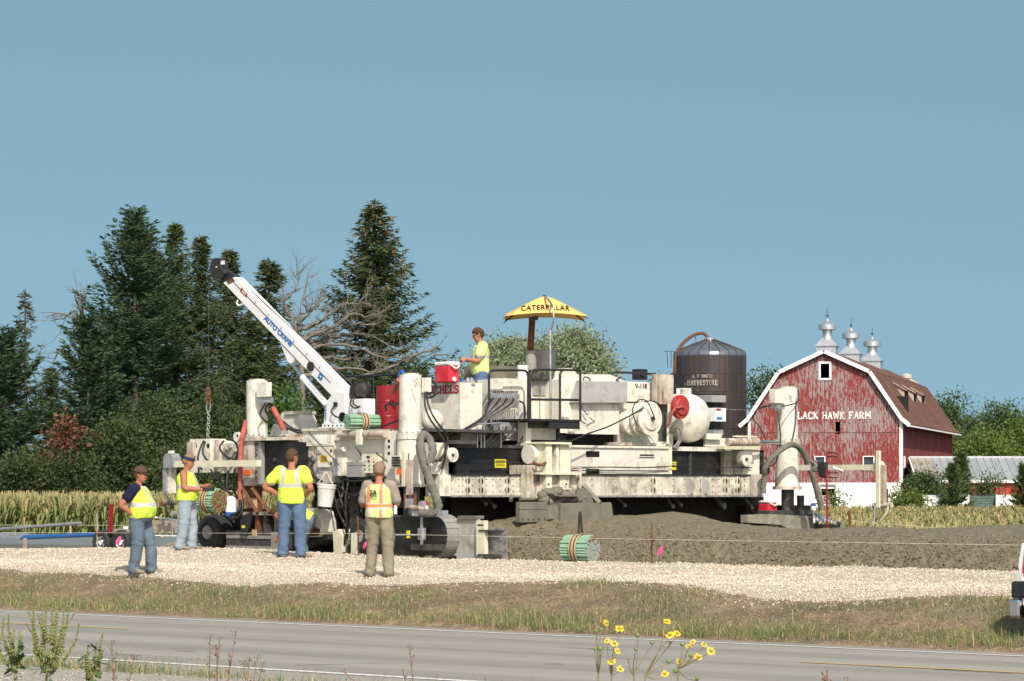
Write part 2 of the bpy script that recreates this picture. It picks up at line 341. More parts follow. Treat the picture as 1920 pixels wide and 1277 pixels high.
GL = {  # heavy slab-serif capitals: strokes (x0,y0,x1,y1,w) in a unit box
 'A': [(.5,1,.14,0,.2),(.5,1,.86,0,.24),(.25,.34,.75,.34,.14),(0,.05,.32,.05,.12),(.66,.05,1,.05,.12)],
 'B': [(.2,0,.2,1,.26),(.1,.93,.7,.93,.15),(.1,.52,.72,.52,.14),(.1,.07,.75,.07,.15),(.8,.15,.8,.45,.24),(.76,.6,.76,.88,.24)],
 'C': [(.18,.15,.18,.85,.26),(.2,.92,.8,.92,.16),(.2,.08,.8,.08,.16),(.86,.68,.86,.92,.2),(.86,.08,.86,.3,.2)],
 'E': [(.24,0,.24,1,.26),(.05,.92,.9,.92,.16),(.05,.08,.95,.08,.16),(.24,.5,.66,.5,.16),(.86,.7,.86,.95,.14),(.9,.05,.9,.3,.14),(.66,.38,.66,.62,.1)],
 'F': [(.24,0,.24,1,.26),(.05,.92,.92,.92,.16),(.24,.5,.66,.5,.16),(.88,.68,.88,.95,.14),(.05,.06,.5,.06,.12),(.66,.38,.66,.62,.1)],
 'H': [(.2,0,.2,1,.22),(.8,0,.8,1,.22),(.2,.5,.8,.5,.16),(.02,.06,.4,.06,.12),(.6,.06,.98,.06,.12),(.02,.94,.4,.94,.12),(.6,.94,.98,.94,.12)],
 'I': [(.5,0,.5,1,.5),(.05,.06,.95,.06,.12),(.05,.94,.95,.94,.12)],
 'K': [(.2,0,.2,1,.24),(.3,.45,.82,1,.2),(.4,.5,.85,0,.24),(.02,.06,.4,.06,.12),(.62,.06,1,.06,.12),(.02,.94,.4,.94,.12),(.62,.94,.98,.94,.12)],
 'L': [(.26,0,.26,1,.26),(.05,.08,.95,.08,.16),(.9,.05,.9,.36,.16),(.05,.94,.5,.94,.12)],
 'M': [(.14,0,.14,1,.2),(.86,0,.86,1,.2),(.16,1,.5,.3,.2),(.84,1,.5,.3,.2),(0,.06,.32,.06,.12),(.68,.06,1,.06,.12)],
 'O': [(.18,.15,.18,.85,.26),(.82,.15,.82,.85,.26),(.2,.92,.8,.92,.16),(.2,.08,.8,.08,.16)],
 'R': [(.2,0,.2,1,.26),(.1,.93,.72,.93,.15),(.1,.48,.72,.48,.14),(.78,.58,.78,.86,.24),(.5,.46,.86,0,.24),(.02,.06,.42,.06,.12),(.7,.06,1,.06,.12)],
 'S': [(.2,.58,.2,.86,.26),(.8,.14,.8,.44,.26),(.2,.92,.82,.92,.16),(.2,.5,.8,.5,.17),(.18,.08,.8,.08,.16),(.88,.7,.88,.95,.14),(.12,.05,.12,.3,.14)],
 'T': [(.5,0,.5,1,.28),(.05,.92,.95,.92,.16),(.08,.68,.08,.95,.14),(.92,.68,.92,.95,.14),(.28,.06,.72,.06,.12)],
 'V': [(.14,1,.5,0,.24),(.86,1,.5,0,.2),(0,.94,.32,.94,.12),(.68,.94,1,.94,.12)],
 'W': [(.1,1,.3,0,.2),(.3,0,.5,.75,.18),(.5,.75,.7,0,.2),(.7,0,.9,1,.18),(0,.94,.26,.94,.12),(.74,.94,1,.94,.12)],
}
def slab_text(name, body, left_bottom, right, up, width, height, mat, parent, depth=0.012, world=True, wob=0.0):
    right = Vector(right).normalized(); up = Vector(up).normalized(); nr = right.cross(up); mb = MB()
    adv = [(0.62 if ch == ' ' else 0.72 if ch == 'I' else 1.22 if ch in 'MW' else 1.0) for ch in body]; tot = sum(adv); x = 0; k = 0
    for ch, ad in zip(body, adv):
        if ch != ' ':
            w_ = ad / tot * width * 0.95; dy = random.uniform(-wob, wob) * height
            for (x0, y0, x1, y1, lw) in GL[ch]:
                a = Vector(left_bottom) + right * (x / tot * width + x0 * w_) + up * (y0 * height + dy); b = Vector(left_bottom) + right * (x / tot * width + x1 * w_) + up * (y1 * height + dy)
                vert = abs(y1 - y0) > 0.2; hw = (lw * w_ if vert else lw * height) / 2 * 1.18
                d = (b - a).normalized(); q = nr.cross(d) * hw; k += 1; e = nr * (depth + 0.0004 * (k % 5))
                mb.prism([a - q, b - q, b + q, a + q], e)
        x += ad
    return mb.build(name, mat, parent, world)
# ================================================================== THE SETTING
def structure(name, me, rot=True):
    o = link_mesh(name, me); o['kind'] = 'structure'
    if rot: o.rotation_euler = (0, 0, -A)
    return o
def grid(name, s0, s1, ns, fT0, fT1, nt, fz, mat, smooth=True):
    """sheet in road coordinates (s along, t across); fT0/fT1 edges as functions of s, fz(s,t) height"""
    s = np.linspace(s0, s1, ns); q = np.linspace(0, 1, nt)
    S = np.repeat(s[:, None], nt, 1); T = fT0(s)[:, None] * (1 - q)[None] + fT1(s)[:, None] * q[None]
    Zz = fz(S, T); v = np.stack([S.ravel(), T.ravel(), Zz.ravel()], 1)
    i = np.arange(ns * nt).reshape(ns, nt)
    f = np.stack([i[:-1, :-1].ravel(), i[1:, :-1].ravel(), i[1:, 1:].ravel(), i[:-1, 1:].ravel()], 1)
    return structure(name, np_mesh(name, v, f, mat, smooth=smooth))
const = lambda c: (lambda s: np.full_like(s, c))
sstep = lambda x: np.clip(x, 0, 1) ** 2 * (3 - 2 * np.clip(x, 0, 1))

# --- height functions
def z_bank(s, t):
    return 0.015 - 0.10 * np.clip((30.06 - t) / 0.2, 0, 1) + 0.55 * sstep((t - 29.9) / 3.6) + 0.16 * fbm(s * 0.35, t * 0.5, 4, 3) * np.clip((t - 29.9) / 1.0, 0, 1) + 0.06 * fbm(s * 2.2, t * 2.2, 3, 9) * np.clip((t - 30) / 1.0, 0, 1)
# near edge of the white stone: traced as rows of the photo, turned into road coordinates
_e = []
for px, py in [(-700, 1040), (-300, 1056), (0, 1069), (120, 1071), (230, 1076), (320, 1088), (430, 1092), (520, 1096), (640, 1094), (760, 1098), (880, 1092), (1000, 1090), (1120, 1088), (1200, 1096), (1250, 1108), (1330, 1112), (1420, 1124), (1500, 1136), (1580, 1136), (1660, 1126), (1760, 1118), (1900, 1116), (2100, 1120), (2600, 1150)]:
    lo, hi = 25.0, 70.0
    for _ in range(50):
        Y = (lo + hi) / 2; X = (px - CX) / F * Y; s_, t_ = st(X, Y); zz = 0.03 + 0.55 * float(sstep(np.array((t_ - 29.9) / 3.6)))
        if HY + F * (HC - zz) / Y > py: lo = Y
        else: hi = Y
    _e.append((s_, t_))
_e.sort(); _es = np.array([e[0] for e in _e]); _et = np.array([e[1] for e in _e])
def t_edge(s): return np.interp(s, _es, _et) + 0.35 * fbm(s * 1.1, s * 0, 4, 21)
def z_gravel(s, t):
    e = np.interp(s, _es, _et); base = 0.05 + 0.55 * sstep((t - 29.9) / 3.6)
    crest = (0.10 + 0.10 * np.exp(-((s + 39.5) / 4.0) ** 2)) * sstep((t - 35.0) / 2.2) - 0.25 * np.clip(t - 38.35, 0, 2)
    return base + crest + 0.07 * fbm(s * 0.6, t * 0.8, 3, 5) + 0.05 * fbm(s * 3, t * 3, 3, 6)
def z_shoulder(s, t):
    w_ = np.exp(-np.clip(t - t_edge(s), 0, 9) * 4); return z_gravel(s, t) * (1 - w_) + (z_bank(s, t) - 0.05) * w_
# --- materials of the ground
m = NT('field_soil'); n = m.noise(0.8, 6); m.col(m.mix(n, (0.05, 0.04, 0.02), (0.10, 0.085, 0.04))).set(0.95); FIELD = m.m
m = NT('road_surface'); c = m.coord((1, 1, 1)); sx = m.n.new('ShaderNodeSeparateXYZ'); m.link(c, sx.inputs[0])
lane = m.math('SINE', m.math('MULTIPLY', m.math('ADD', sx.outputs['Y'], -21.6), 3.32)); streak = m.noise(1.0, 5, 0.6, m.coord((0.05, 2.2, 1)))
spk = m.noise(45, 3); big = m.noise(0.35, 5)
base = m.mix(m.ramp(m.math('ADD', m.math('MULTIPLY', lane, 0.14), streak), [(0.30, 0.0), (0.72, 1.0)]), (0.320, 0.300, 0.265), (0.205, 0.198, 0.182))
base = m.mix(m.math('MULTIPLY', big, 0.35), base, (0.34, 0.315, 0.27)); base = m.mix(m.ramp(spk, [(0.42, 0.0), (0.62, 0.30)]), base, (0.16, 0.15, 0.135))
crk = m.ramp(m.voro(0.33, m.coord((0.30, 1.0, 1.0)), 'Distance', 'DISTANCE_TO_EDGE'), [(0.0, 1.0), (0.0035, 0.0)])
base = m.mix(m.math('MULTIPLY', m.math('MULTIPLY', crk, m.ramp(m.noise(0.6, 2), [(0.46, 0.0), (0.54, 1.0)])), 0.7), base, (0.06, 0.055, 0.05))
m.col(base).set(0.85, 0, 0.3).bump(spk, 0.25, 0.004); ROAD = m.m
m = NT('road_paint'); n = m.noise(14, 5, 0.7, m.coord((0.6, 3, 1))); m.col(m.mix(m.ramp(n, [(0.36, 0.0), (0.52, 1.0)]), (0.36, 0.34, 0.31), (0.74, 0.73, 0.70))).set(0.7); LINEW = m.m
m = NT('road_paint_yellow'); n = m.noise(14, 5, 0.7, m.coord((0.6, 3, 1))); m.col(m.mix(m.ramp(n, [(0.36, 0.0), (0.55, 1.0)]), (0.34, 0.28, 0.20), (0.62, 0.36, 0.08))).set(0.7); LINEY = m.m
m = NT('crack_sealant'); m.col((0.035, 0.033, 0.03)).set(0.6); TAR = m.m
m = NT('bank_soil'); n1 = m.noise(3, 7, 0.7); n2 = m.noise(18, 5, 0.7); n3 = m.noise(0.9, 3)
b_ = m.mix(m.ramp(n2, [(0.3, 0.0), (0.7, 1.0)]), (0.12, 0.080, 0.048), (0.34, 0.245, 0.15)); b_ = m.mix(m.ramp(n1, [(0.5, 0.0), (0.65, 0.75)]), b_, (0.40, 0.295, 0.17)); b_ = m.mix(m.ramp(n3, [(0.45, 0.0), (0.62, 0.4)]), b_, (0.085, 0.058, 0.038))
m.col(b_).set(0.95).bump(n2, 0.9, 0.05); SOIL = m.m
m = NT('white_stone_base'); n1 = m.voro(42, None, 'Color'); n2 = m.voro(42); n3 = m.noise(1.2, 4)
m.col(m.mix(m.ramp(n1, [(0.1, 0.0), (0.9, 1.0)]), m.mix(n3, (0.42, 0.35, 0.255), (0.49, 0.41, 0.31)), (0.57, 0.49, 0.39))).set(0.9).bump(n2, 0.9, 0.03); STONEB = m.m
m = NT('white_stone'); geo = m.n.new('ShaderNodeNewGeometry'); m.col(m.mix(geo.outputs['Random Per Island'], m.mix(m.noise(1.2, 3), (0.42, 0.35, 0.26), (0.50, 0.42, 0.32)), (0.66, 0.585, 0.475))).set(0.9); STONE = m.m
m = NT('grey_stone_base'); n1 = m.voro(40, None, 'Color'); n2 = m.voro(40); m.col(m.mix(m.ramp(n1, [(0.1, 0.0), (0.9, 1.0)]), (0.25, 0.22, 0.18), (0.46, 0.42, 0.36))).set(0.9).bump(n2, 0.8, 0.03); SHOULDER = m.m
m = NT('wet_slab'); n1 = m.noise(6, 5); n2 = m.noise(0.7, 3); m.col(m.mix(n2, (0.145, 0.15, 0.15), (0.19, 0.195, 0.19))).set(0.55, 0, 0.4).bump(n1, 0.05, 0.01); SLAB = m.m
m = NT('subgrade'); n1 = m.noise(8, 6); m.col(m.mix(n1, (0.20, 0.18, 0.15), (0.36, 0.33, 0.28))).set(0.9).bump(n1, 0.5, 0.03); SUB = m.m

gm = MB(); gm.add([(-2500, -400, -0.55), (2500, -400, -0.55), (2500, 4500, -0.55), (-2500, 4500, -0.55)], [(0, 1, 2, 3)])
g = gm.build('ground', FIELD, origin=(0, 0, 0)); g['kind'] = 'structure'
grid('road_shoulder', -160, 120, 200, const(4.0), const(21.05), 30, lambda s, t: -0.012 + 0.05 * fbm(s * 0.9, t * 0.9, 3, 2) * np.clip((20.7 - t), 0, 1) - 0.01 * np.clip(20.9 - t, 0, 10), SHOULDER)
road = grid('road', -200, 160, 120, const(20.95), const(30.05), 12, lambda s, t: 0.008 + 0.03 * (1 - ((t - 25.5) / 4.6) ** 2) - 0.03, ROAD)
def strip(name, s0, s1, t, wd, mat, z=0.006, n=60, wob=0.0):
    s = np.linspace(s0, s1, n); tt = t + wob * fbm(s * 0.7, s * 0, 3, 77) ; q = np.linspace(-0.5, 0.5, 2)
    zr = lambda t_: 0.008 + 0.03 * (1 - ((t_ - 25.5) / 4.6) ** 2) - 0.03 + z
    v = np.concatenate([np.stack([s, tt - wd / 2, zr(tt - wd / 2)], 1), np.stack([s, tt + wd / 2, zr(tt + wd / 2)], 1)])
    i = np.arange(n - 1); f = np.stack([i, i + 1, i + 1 + n, i + n], 1)
    o = link_mesh(name, np_mesh(name, v, f, mat), road); return o
strip('edge_line', -200, 160, 29.30, 0.13, LINEW); strip('edge_line', -200, 160, 21.80, 0.13, LINEW)
def s_at(px, t): Y = YtR(px, t); return st((px - CX) / F * Y, Y)[0]
strip('centre_line', s_at(-250, 26.5), s_at(236, 26.5), 26.5, 0.11, LINEY); strip('centre_line', s_at(1500, 26.4), s_at(1500, 26.4) + 9, 26.42, 0.11, LINEY, n=40)
for px, t, l in [(330, 23.4, 0.35), (215, 22.5, 0.5), (1050, 26.9, 0.9), (1100, 26.85, 0.6), (1630, 26.30, 2.6), (1750, 26.2, 1.0), (1240, 25.3, 0.3), (1020, 24.3, 0.3)]:
    s0 = s_at(px, t); strip('crack', s0, s0 + l, t, 0.028, TAR, 0.009, 14, 0.09)
bank = grid('grass_bank', -130, 60, 700, const(29.85), const(37.0), 46, lambda s, t: z_bank(s, t) - np.clip((t - np.interp(s, _es, _et) - 0.5), 0, 1) * 0.14, SOIL)
grav = grid('gravel_shoulder', -130, 60, 1100, t_edge, const(39.0), 56, z_shoulder, STONEB)
grid('subgrade', -160, 60, 60, const(38.7), const(53.5), 24, lambda s, t: 0.50 - 1.1 * sstep((t - 51.2) / 2.2), SUB)

# --- finished slab behind the paver (left) and the fresh concrete in front of it
S_BACK = -43.0
sm_ = MB(); zt, zb = 0.745, 0.46
def RW(s, t, z): x, y = xy(s, t); return Vector((x, y, z))
sm_.prism([RW(-170, 40.6, zt), RW(S_BACK, 40.6, zt), RW(S_BACK, 49.6, zt), RW(-170, 49.6, zt)], (0, 0, zb - zt))
o = sm_.build('concrete_slab', SLAB, bevel=0.01); o['kind'] = 'structure'

def machine_front(s, t):   # distance ahead of the paver's front plane (s_m = -39.5), along u
    X = s * CA + t * SA; Y = -s * SA + t * CA
    return (X * CM - Y * SM) + 39.6
def z_heap(s, t):
    toe = 40.05 + 0.35 * fbm(s * 0.8, s * 0, 3, 33) + 0.25 * np.clip((s + 27) / 8, 0, 1) * 0
    d = t - toe; ahead = machine_front(s, t)
    h = 0.80 * (1 - np.exp(-np.clip(d, 0, 20) / 0.95))
    h = h * (0.86 + 0.50 * fbm(s * 0.30 + 3, t * 0.34, 2, 44)) + 0.24 * np.exp(-(ahead / 1.1) ** 2) * np.clip(d / 1.5, 0, 1)
    far = 1 - sstep((t - 46.5) / 3.3); h = h * (0.25 + 0.75 * far)
    lump = 0.20 * fbm(s * 2.2, t * 2.2, 3, 55) + 0.16 * (0.5 - np.abs(fbm(s * 4.5, t * 4.5, 3, 66)) * 2) * 0.6 + 0.13 * fbm(s * 9, t * 9, 2, 67) + 0.06 * fbm(s * 19, t * 19, 2, 68)
    lump = lump * (0.22 + 0.70 * np.exp(-np.clip(d, 0, 9) / 1.3))
    left = sstep((ahead + 1.2) / 1.0)      # dies out under the machine
    return np.where(d > -0.15, 0.52 + (h + lump * np.clip(h * 5, 0.15, 1)) * left, 0.40)
heap = grid('fresh_concrete', -38.5, -10.0, 610, const(39.7), const(50.2), 220, z_heap, MAT['concrete'])
heap['kind'] = 'stuff'; tag(heap, 'lumpy grey-brown heap of fresh concrete in front of the paver', 'concrete')

# --- loose stones, grass, straw (nobody could count these)
def scatter(name, mats, proto_v, proto_f, pos, rot, scl, mi=None, label=None, cat=None):
    """pos (n,3), rot (n,3,3), scl (n,3)"""
    n = len(pos); pv = np.asarray(proto_v, float); pf = np.asarray(proto_f)
    v = (pv[None] * scl[:, None, :]); v = np.einsum('nij,nkj->nki', rot, v) + pos[:, None, :]
    f = pf[None] + (np.arange(n) * len(pv))[:, None, None]
    mm = None if mi is None else np.repeat(mi, len(pf))
    o = link_mesh(name, np_mesh(name, v.reshape(-1, 3), f.reshape(-1, pf.shape[1]), mats, mm)); o['kind'] = 'stuff'
    if label: tag(o, label, cat)
    return o
def randrot(n, tilt=None):
    if tilt is None:
        q = rng.normal(size=(n, 4)); q /= np.linalg.norm(q, axis=1)[:, None]; w_, x, y, z = q.T
        return np.stack([np.stack([1-2*(y*y+z*z), 2*(x*y-z*w_), 2*(x*z+y*w_)], 1), np.stack([2*(x*y+z*w_), 1-2*(x*x+z*z), 2*(y*z-x*w_)], 1), np.stack([2*(x*z-y*w_), 2*(y*z+x*w_), 1-2*(x*x+y*y)], 1)], 1)
    a = rng.uniform(0, 2 * np.pi, n); b = rng.normal(0, tilt, n); ca, sa, cb, sb = np.cos(a), np.sin(a), np.cos(b), np.sin(b); o_ = np.zeros(n)
    Rz = np.stack([np.stack([ca, -sa, o_], 1), np.stack([sa, ca, o_], 1), np.stack([o_, o_, o_ + 1], 1)], 1)
    Rx = np.stack([np.stack([o_ + 1, o_, o_], 1), np.stack([o_, cb, -sb], 1), np.stack([o_, sb, cb], 1)], 1)
    return np.einsum('nij,njk->nik', Rz, Rx)
OCT_V = [(1, 0, 0.1), (-0.9, 0.2, 0), (0.1, 1, -0.1), (0, -1, 0.2), (0.2, 0, 0.8), (-0.1, 0.1, -0.8)]
OCT_F = [(0, 2, 4), (2, 1, 4), (1, 3, 4), (3, 0, 4), (2, 0, 5), (1, 2, 5), (3, 1, 5), (0, 3, 5)]
def in_view(s, t, pad=180):
    X = s * CA + t * SA; Y = -s * SA + t * CA; px = CX + F * X / np.maximum(Y, 1); return (px > -pad) & (px < 1920 + pad) & (Y > 5)
def to_world(s, t, z): return np.stack([s * CA + t * SA, -s * SA + t * CA, z], 1)
n = 104000
s = rng.uniform(-60, -12, n); t = t_edge(s) - 0.05 + np.clip(rng.exponential(3.2, n) - 0.0, 0, 6.6); t = np.minimum(t, 38.75 + rng.uniform(-0.3, 0.1, n))
k = in_view(s, t, 120) & (rng.uniform(0, 1, n) < 0.9); s, t = s[k], t[k]
scatter('loose_stones', STONE, OCT_V, OCT_F, to_world(s, t, z_shoulder(s, t) + 0.008), randrot(len(s)), rng.uniform(0.008, 0.022, (len(s), 1)) * rng.uniform(0.7, 1.2, (len(s), 3)), label='cream crushed stone spread along the shoulder', cat='gravel')
n = 1500; s = rng.uniform(-60, -12, n); t = t_edge(s) - rng.exponential(0.16, n); k = in_view(s, t, 60); s, t = s[k], t[k]
scatter('strewn_stones', STONE, OCT_V, OCT_F, to_world(s, t, z_bank(s, t) + 0.01), randrot(len(s)), rng.uniform(0.007, 0.02, (len(s), 1)) * np.ones((1, 3)), label='scattered single pale stones on the brown bank', cat='gravel')
n = 9000; s = rng.uniform(-40, 10, n); t = rng.uniform(13, 20.6, n); k = in_view(s, t, 60); s, t = s[k], t[k]
scatter('shoulder_stones', plain('shoulder_stone', (0.42, 0.38, 0.33), 0.9, 0, 0.4, 30), OCT_V, OCT_F, to_world(s, t, np.full(len(s), -0.02)), randrot(len(s)), rng.uniform(0.008, 0.022, (len(s), 1)) * np.ones((1, 3)), label='small grey stones on the near road shoulder', cat='gravel')

n = 12000; s = rng.uniform(-38, -11, n); t = 40.1 + rng.exponential(0.75, n); k = in_view(s, t, 60) & (machine_front(s, t) > 0.1); s, t = s[k], t[k]
scatter('concrete_clods', MAT['concrete'], OCT_V, OCT_F, to_world(s, t, z_heap(s, t) + 0.004), randrot(len(s)), (0.014 + 0.045 * rng.uniform(0, 1, (len(s), 1)) ** 2.5) * rng.uniform(0.7, 1.3, (len(s), 3)), label='clods of wet concrete along the near foot of the heap', cat='concrete')
BL_V = [(-0.5, 0, 0), (0.5, 0, 0), (0.35, 0.10, 0.55), (-0.35, 0.10, 0.55), (0, 0.42, 1.0), (0, 0.43, 0.99)]
BL_F = [(0, 1, 2, 3), (3, 2, 4, 5)]
GRASS = leafmat('bank_grass_green', (0.085, 0.150, 0.070), (0.16, 0.22, 0.105), 0.3, 0.8)
GRASSY = leafmat('verge_grass_yellowgreen', (0.15, 0.18, 0.05), (0.26, 0.265, 0.10), 0.3, 0.8)
STRAW = plain('dry_straw', (0.46, 0.33, 0.17), 0.9, 0, 0.35, 30)
def clumps(n, s0, s1, t0f, t1f, per, spread, dens):
    s = rng.uniform(s0, s1, n); t = t0f(s) + (t1f(s) - t0f(s)) * rng.uniform(0, 1, n)
    k = in_view(s, t, 100) & (dens(s, t) > rng.uniform(0, 1, n)); s, t = s[k], t[k]
    s = np.repeat(s, per) + rng.normal(0, spread, len(s) * per); t = np.repeat(t, per) + rng.normal(0, spread, len(t) * per); return s, t
bd = lambda s, t: np.clip(5.0 * (fbm(s * 0.8, t * 1.5, 4, 12) + 0.10), 0.10, 1)
s, t = clumps(12000, -58, -8, const(30.3), t_edge, 9, 0.06, lambda s, t: bd(s, t) * 0.85); k = t < t_edge(s) + 0.1; s, t = s[k], t[k]
h = 0.03 + 0.13 * rng.uniform(0, 1, len(s)) ** 1.8; sc = np.stack([rng.uniform(0.005, 0.010, len(s)), h * rng.uniform(0.3, 2.2, len(s)), h], 1)
scatter('bank_grass', [GRASS, GRASSY, STRAW], BL_V, BL_F, to_world(s, t, z_bank(s, t) - 0.01), randrot(len(s), 0.55), sc, rng.choice([0, 1, 2], len(s), p=[0.62, 0.2, 0.18]), 'thin blue-green grass tufts on the brown bank', 'grass')
s, t = clumps(7600, -58, -8, const(30.02), const(31.2), 11, 0.07, lambda s, t: np.clip(1.25 - (t - 30.0) * 1.0, 0.1, 1) * np.clip(0.75 + 1.6 * fbm(s * 0.5, t, 3, 14), 0.1, 1))
k = t > 29.98; s, t = s[k], t[k]; h = (0.04 + 0.20 * rng.uniform(0, 1, len(s)) ** 1.6) * (0.75 + 1.6 * fbm(s * 0.9, t * 0.9, 3, 15)); sc = np.stack([rng.uniform(0.005, 0.010, len(s)), h * rng.uniform(0.3, 2.0, len(s)), h], 1)
scatter('verge_grass', [GRASS, GRASSY, STRAW], BL_V, BL_F, to_world(s, t, z_bank(s, t) - 0.01), randrot(len(s), 0.5), sc, rng.choice([0, 1, 2], len(s), p=[0.40, 0.42, 0.18]), 'yellow-green grass fringe along the far edge of the road', 'grass')
n = 80000; s = rng.uniform(-58, -8, n); t = rng.uniform(30.2, 33.8, n); k = in_view(s, t, 100) & (t < t_edge(s)) & (rng.uniform(0, 1, n) < np.clip(0.5 + 2.5 * fbm(s * 0.5, t * 1.0, 3, 91), 0.12, 1)); s, t = s[k], t[k]
rot = randrot(len(s), 0.15); rot = np.einsum('nij,jk->nik', rot, np.array([[1, 0, 0], [0, 0, 1], [0, -1, 0.0]]))
scatter('straw_litter', STRAW, BL_V, BL_F, to_world(s, t, z_bank(s, t) + 0.02), rot, np.stack([rng.uniform(0.003, 0.007, len(s)), np.full(len(s), 0.05), rng.uniform(0.08, 0.28, len(s))], 1), label='dry straw litter strewn over the brown bank', cat='straw')
s, t = clumps(2600, -40, 0, const(20.45), const(20.95), 14, 0.06, lambda s, t: np.clip(0.75 + 2.0 * fbm(s * 0.6, t, 3, 19) - 0.022 * (s + 30), 0, 1))
h = 0.03 + 0.15 * rng.uniform(0, 1, len(s)) ** 2; sc = np.stack([rng.uniform(0.004, 0.008, len(s)), h * rng.uniform(0.3, 2.2, len(s)), h], 1)
scatter('shoulder_grass', [GRASS, GRASSY, STRAW], BL_V, BL_F, to_world(s, t, np.full(len(s), -0.02)), randrot(len(s), 0.6), sc, rng.choice([0, 1, 2], len(s), p=[0.5, 0.22, 0.28]), 'ragged low grass along the near edge of the road', 'grass')

# --- the corn field behind the slab
CORNG = leafmat('corn_leaf', (0.11, 0.165, 0.045), (0.21, 0.255, 0.085), 0.3, 0.4)
CORNT = plain('corn_tassel', (0.34, 0.29, 0.13), 0.9, 0, 0.3, 3)
CORND = leafmat('drying_corn_leaf', (0.22, 0.21, 0.075), (0.36, 0.30, 0.13), 0.3, 0.4)
def corn_variant(seed):
    r = random.Random(seed); v, f, mi = [], [], []
    def quad(a, b, c, d, m_): i = len(v); v.extend([a, b, c, d]); f.append((i, i + 1, i + 2, i + 3)); mi.append(m_)
    for a in (0, 1.57): dx, dy = 0.014 * math.cos(a), 0.014 * math.sin(a); quad((-dx, -dy, 0), (dx, dy, 0), (dx * .6, dy * .6, 0.93), (-dx * .6, -dy * .6, 0.93), 0)
    for i in range(7):
        z = 0.40 + 0.072 * i + r.uniform(-0.02, 0.02); a = r.uniform(0, 6.28); L = r.uniform(0.26, 0.42); wd = r.uniform(0.03, 0.045); c, s_ = math.cos(a), math.sin(a); up = r.uniform(0.10, 0.20)
        P = [(0, z, 0.4), (L * .4, z + up, 1.0), (L * .8, z + up * 0.85, .8), (L * 1.05, z + up * .1 - 0.05, 0.1)]; m_ = 2 if r.random() < 0.06 + 0.045 * i else 0
        for (r0, z0, w0), (r1, z1, w1) in zip(P[:-1], P[1:]): quad((c * r0 - s_ * wd * w0, s_ * r0 + c * wd * w0, z0), (c * r0 + s_ * wd * w0, s_ * r0 - c * wd * w0, z0), (c * r1 + s_ * wd * w1, s_ * r1 - c * wd * w1, z1), (c * r1 - s_ * wd * w1, s_ * r1 + c * wd * w1, z1), m_)
    for i in range(7):
        a = r.uniform(0, 6.28); l = r.uniform(0.10, 0.20); t_ = r.uniform(0.1, 0.7); c, s_ = math.cos(a), math.sin(a); w_ = 0.013
        quad((-s_ * w_, c * w_, 0.90), (s_ * w_, -c * w_, 0.90), (c * l * t_ + s_ * w_, s_ * l * t_ - c * w_, 0.9 + l), (c * l * t_ - s_ * w_, s_ * l * t_ + c * w_, 0.9 + l), 1)
    return np.array(v), np.array(f), np.array(mi)
CV = [corn_variant(i) for i in range(6)]
VV, FF, MM = [], [], []; base = 0
n = 58000; s = rng.uniform(-175, 60, n); t = 53.0 + (rng.uniform(0, 1, n) ** 1.9) * 108; t = np.round(t / 0.76) * 0.76
t = t + rng.normal(0, 0.05, n); X = s * CA + t * SA; Y = -s * SA + t * CA; px = CX + F * X / np.maximum(Y, 1)
k = (px > -150) & (px < 2070) & (Y > 45) & (Y < np.where(px < 900, 111.0, np.where(px < 1720, 160.0, 157.0))); X, Y, px = X[k], Y[k], px[k]
hgt = 2.14 - 0.70 * sstep((X - (-2)) / 14.0) + 0.0
sel = rng.integers(0, 6, len(X)); rz = rng.uniform(0, 6.28, len(X)); hh = hgt * rng.uniform(0.90, 1.06, len(X))
for i, (v, f, mi) in enumerate(CV):
    j = np.where(sel == i)[0]; c, s_ = np.cos(rz[j]), np.sin(rz[j])
    P = np.stack([(c[:, None] * v[None, :, 0] - s_[:, None] * v[None, :, 1]) * 1.2 + X[j][:, None], (s_[:, None] * v[None, :, 0] + c[:, None] * v[None, :, 1]) * 1.2 + Y[j][:, None], v[None, :, 2] * hh[j][:, None] - 0.55], 2)
    VV.append(P.reshape(-1, 3)); FF.append((f[None] + (np.arange(len(j)) * len(v))[:, None, None]).reshape(-1, 4) + base); MM.append(np.tile(mi, len(j))); base += len(j) * len(v)
o = link_mesh('corn_field', np_mesh('corn_field', np.concatenate(VV), np.concatenate(FF), [CORNG, CORNT, CORND], np.concatenate(MM)))
tag(o, 'field of ripening tasselled corn behind the new pavement', 'corn', kind='stuff')
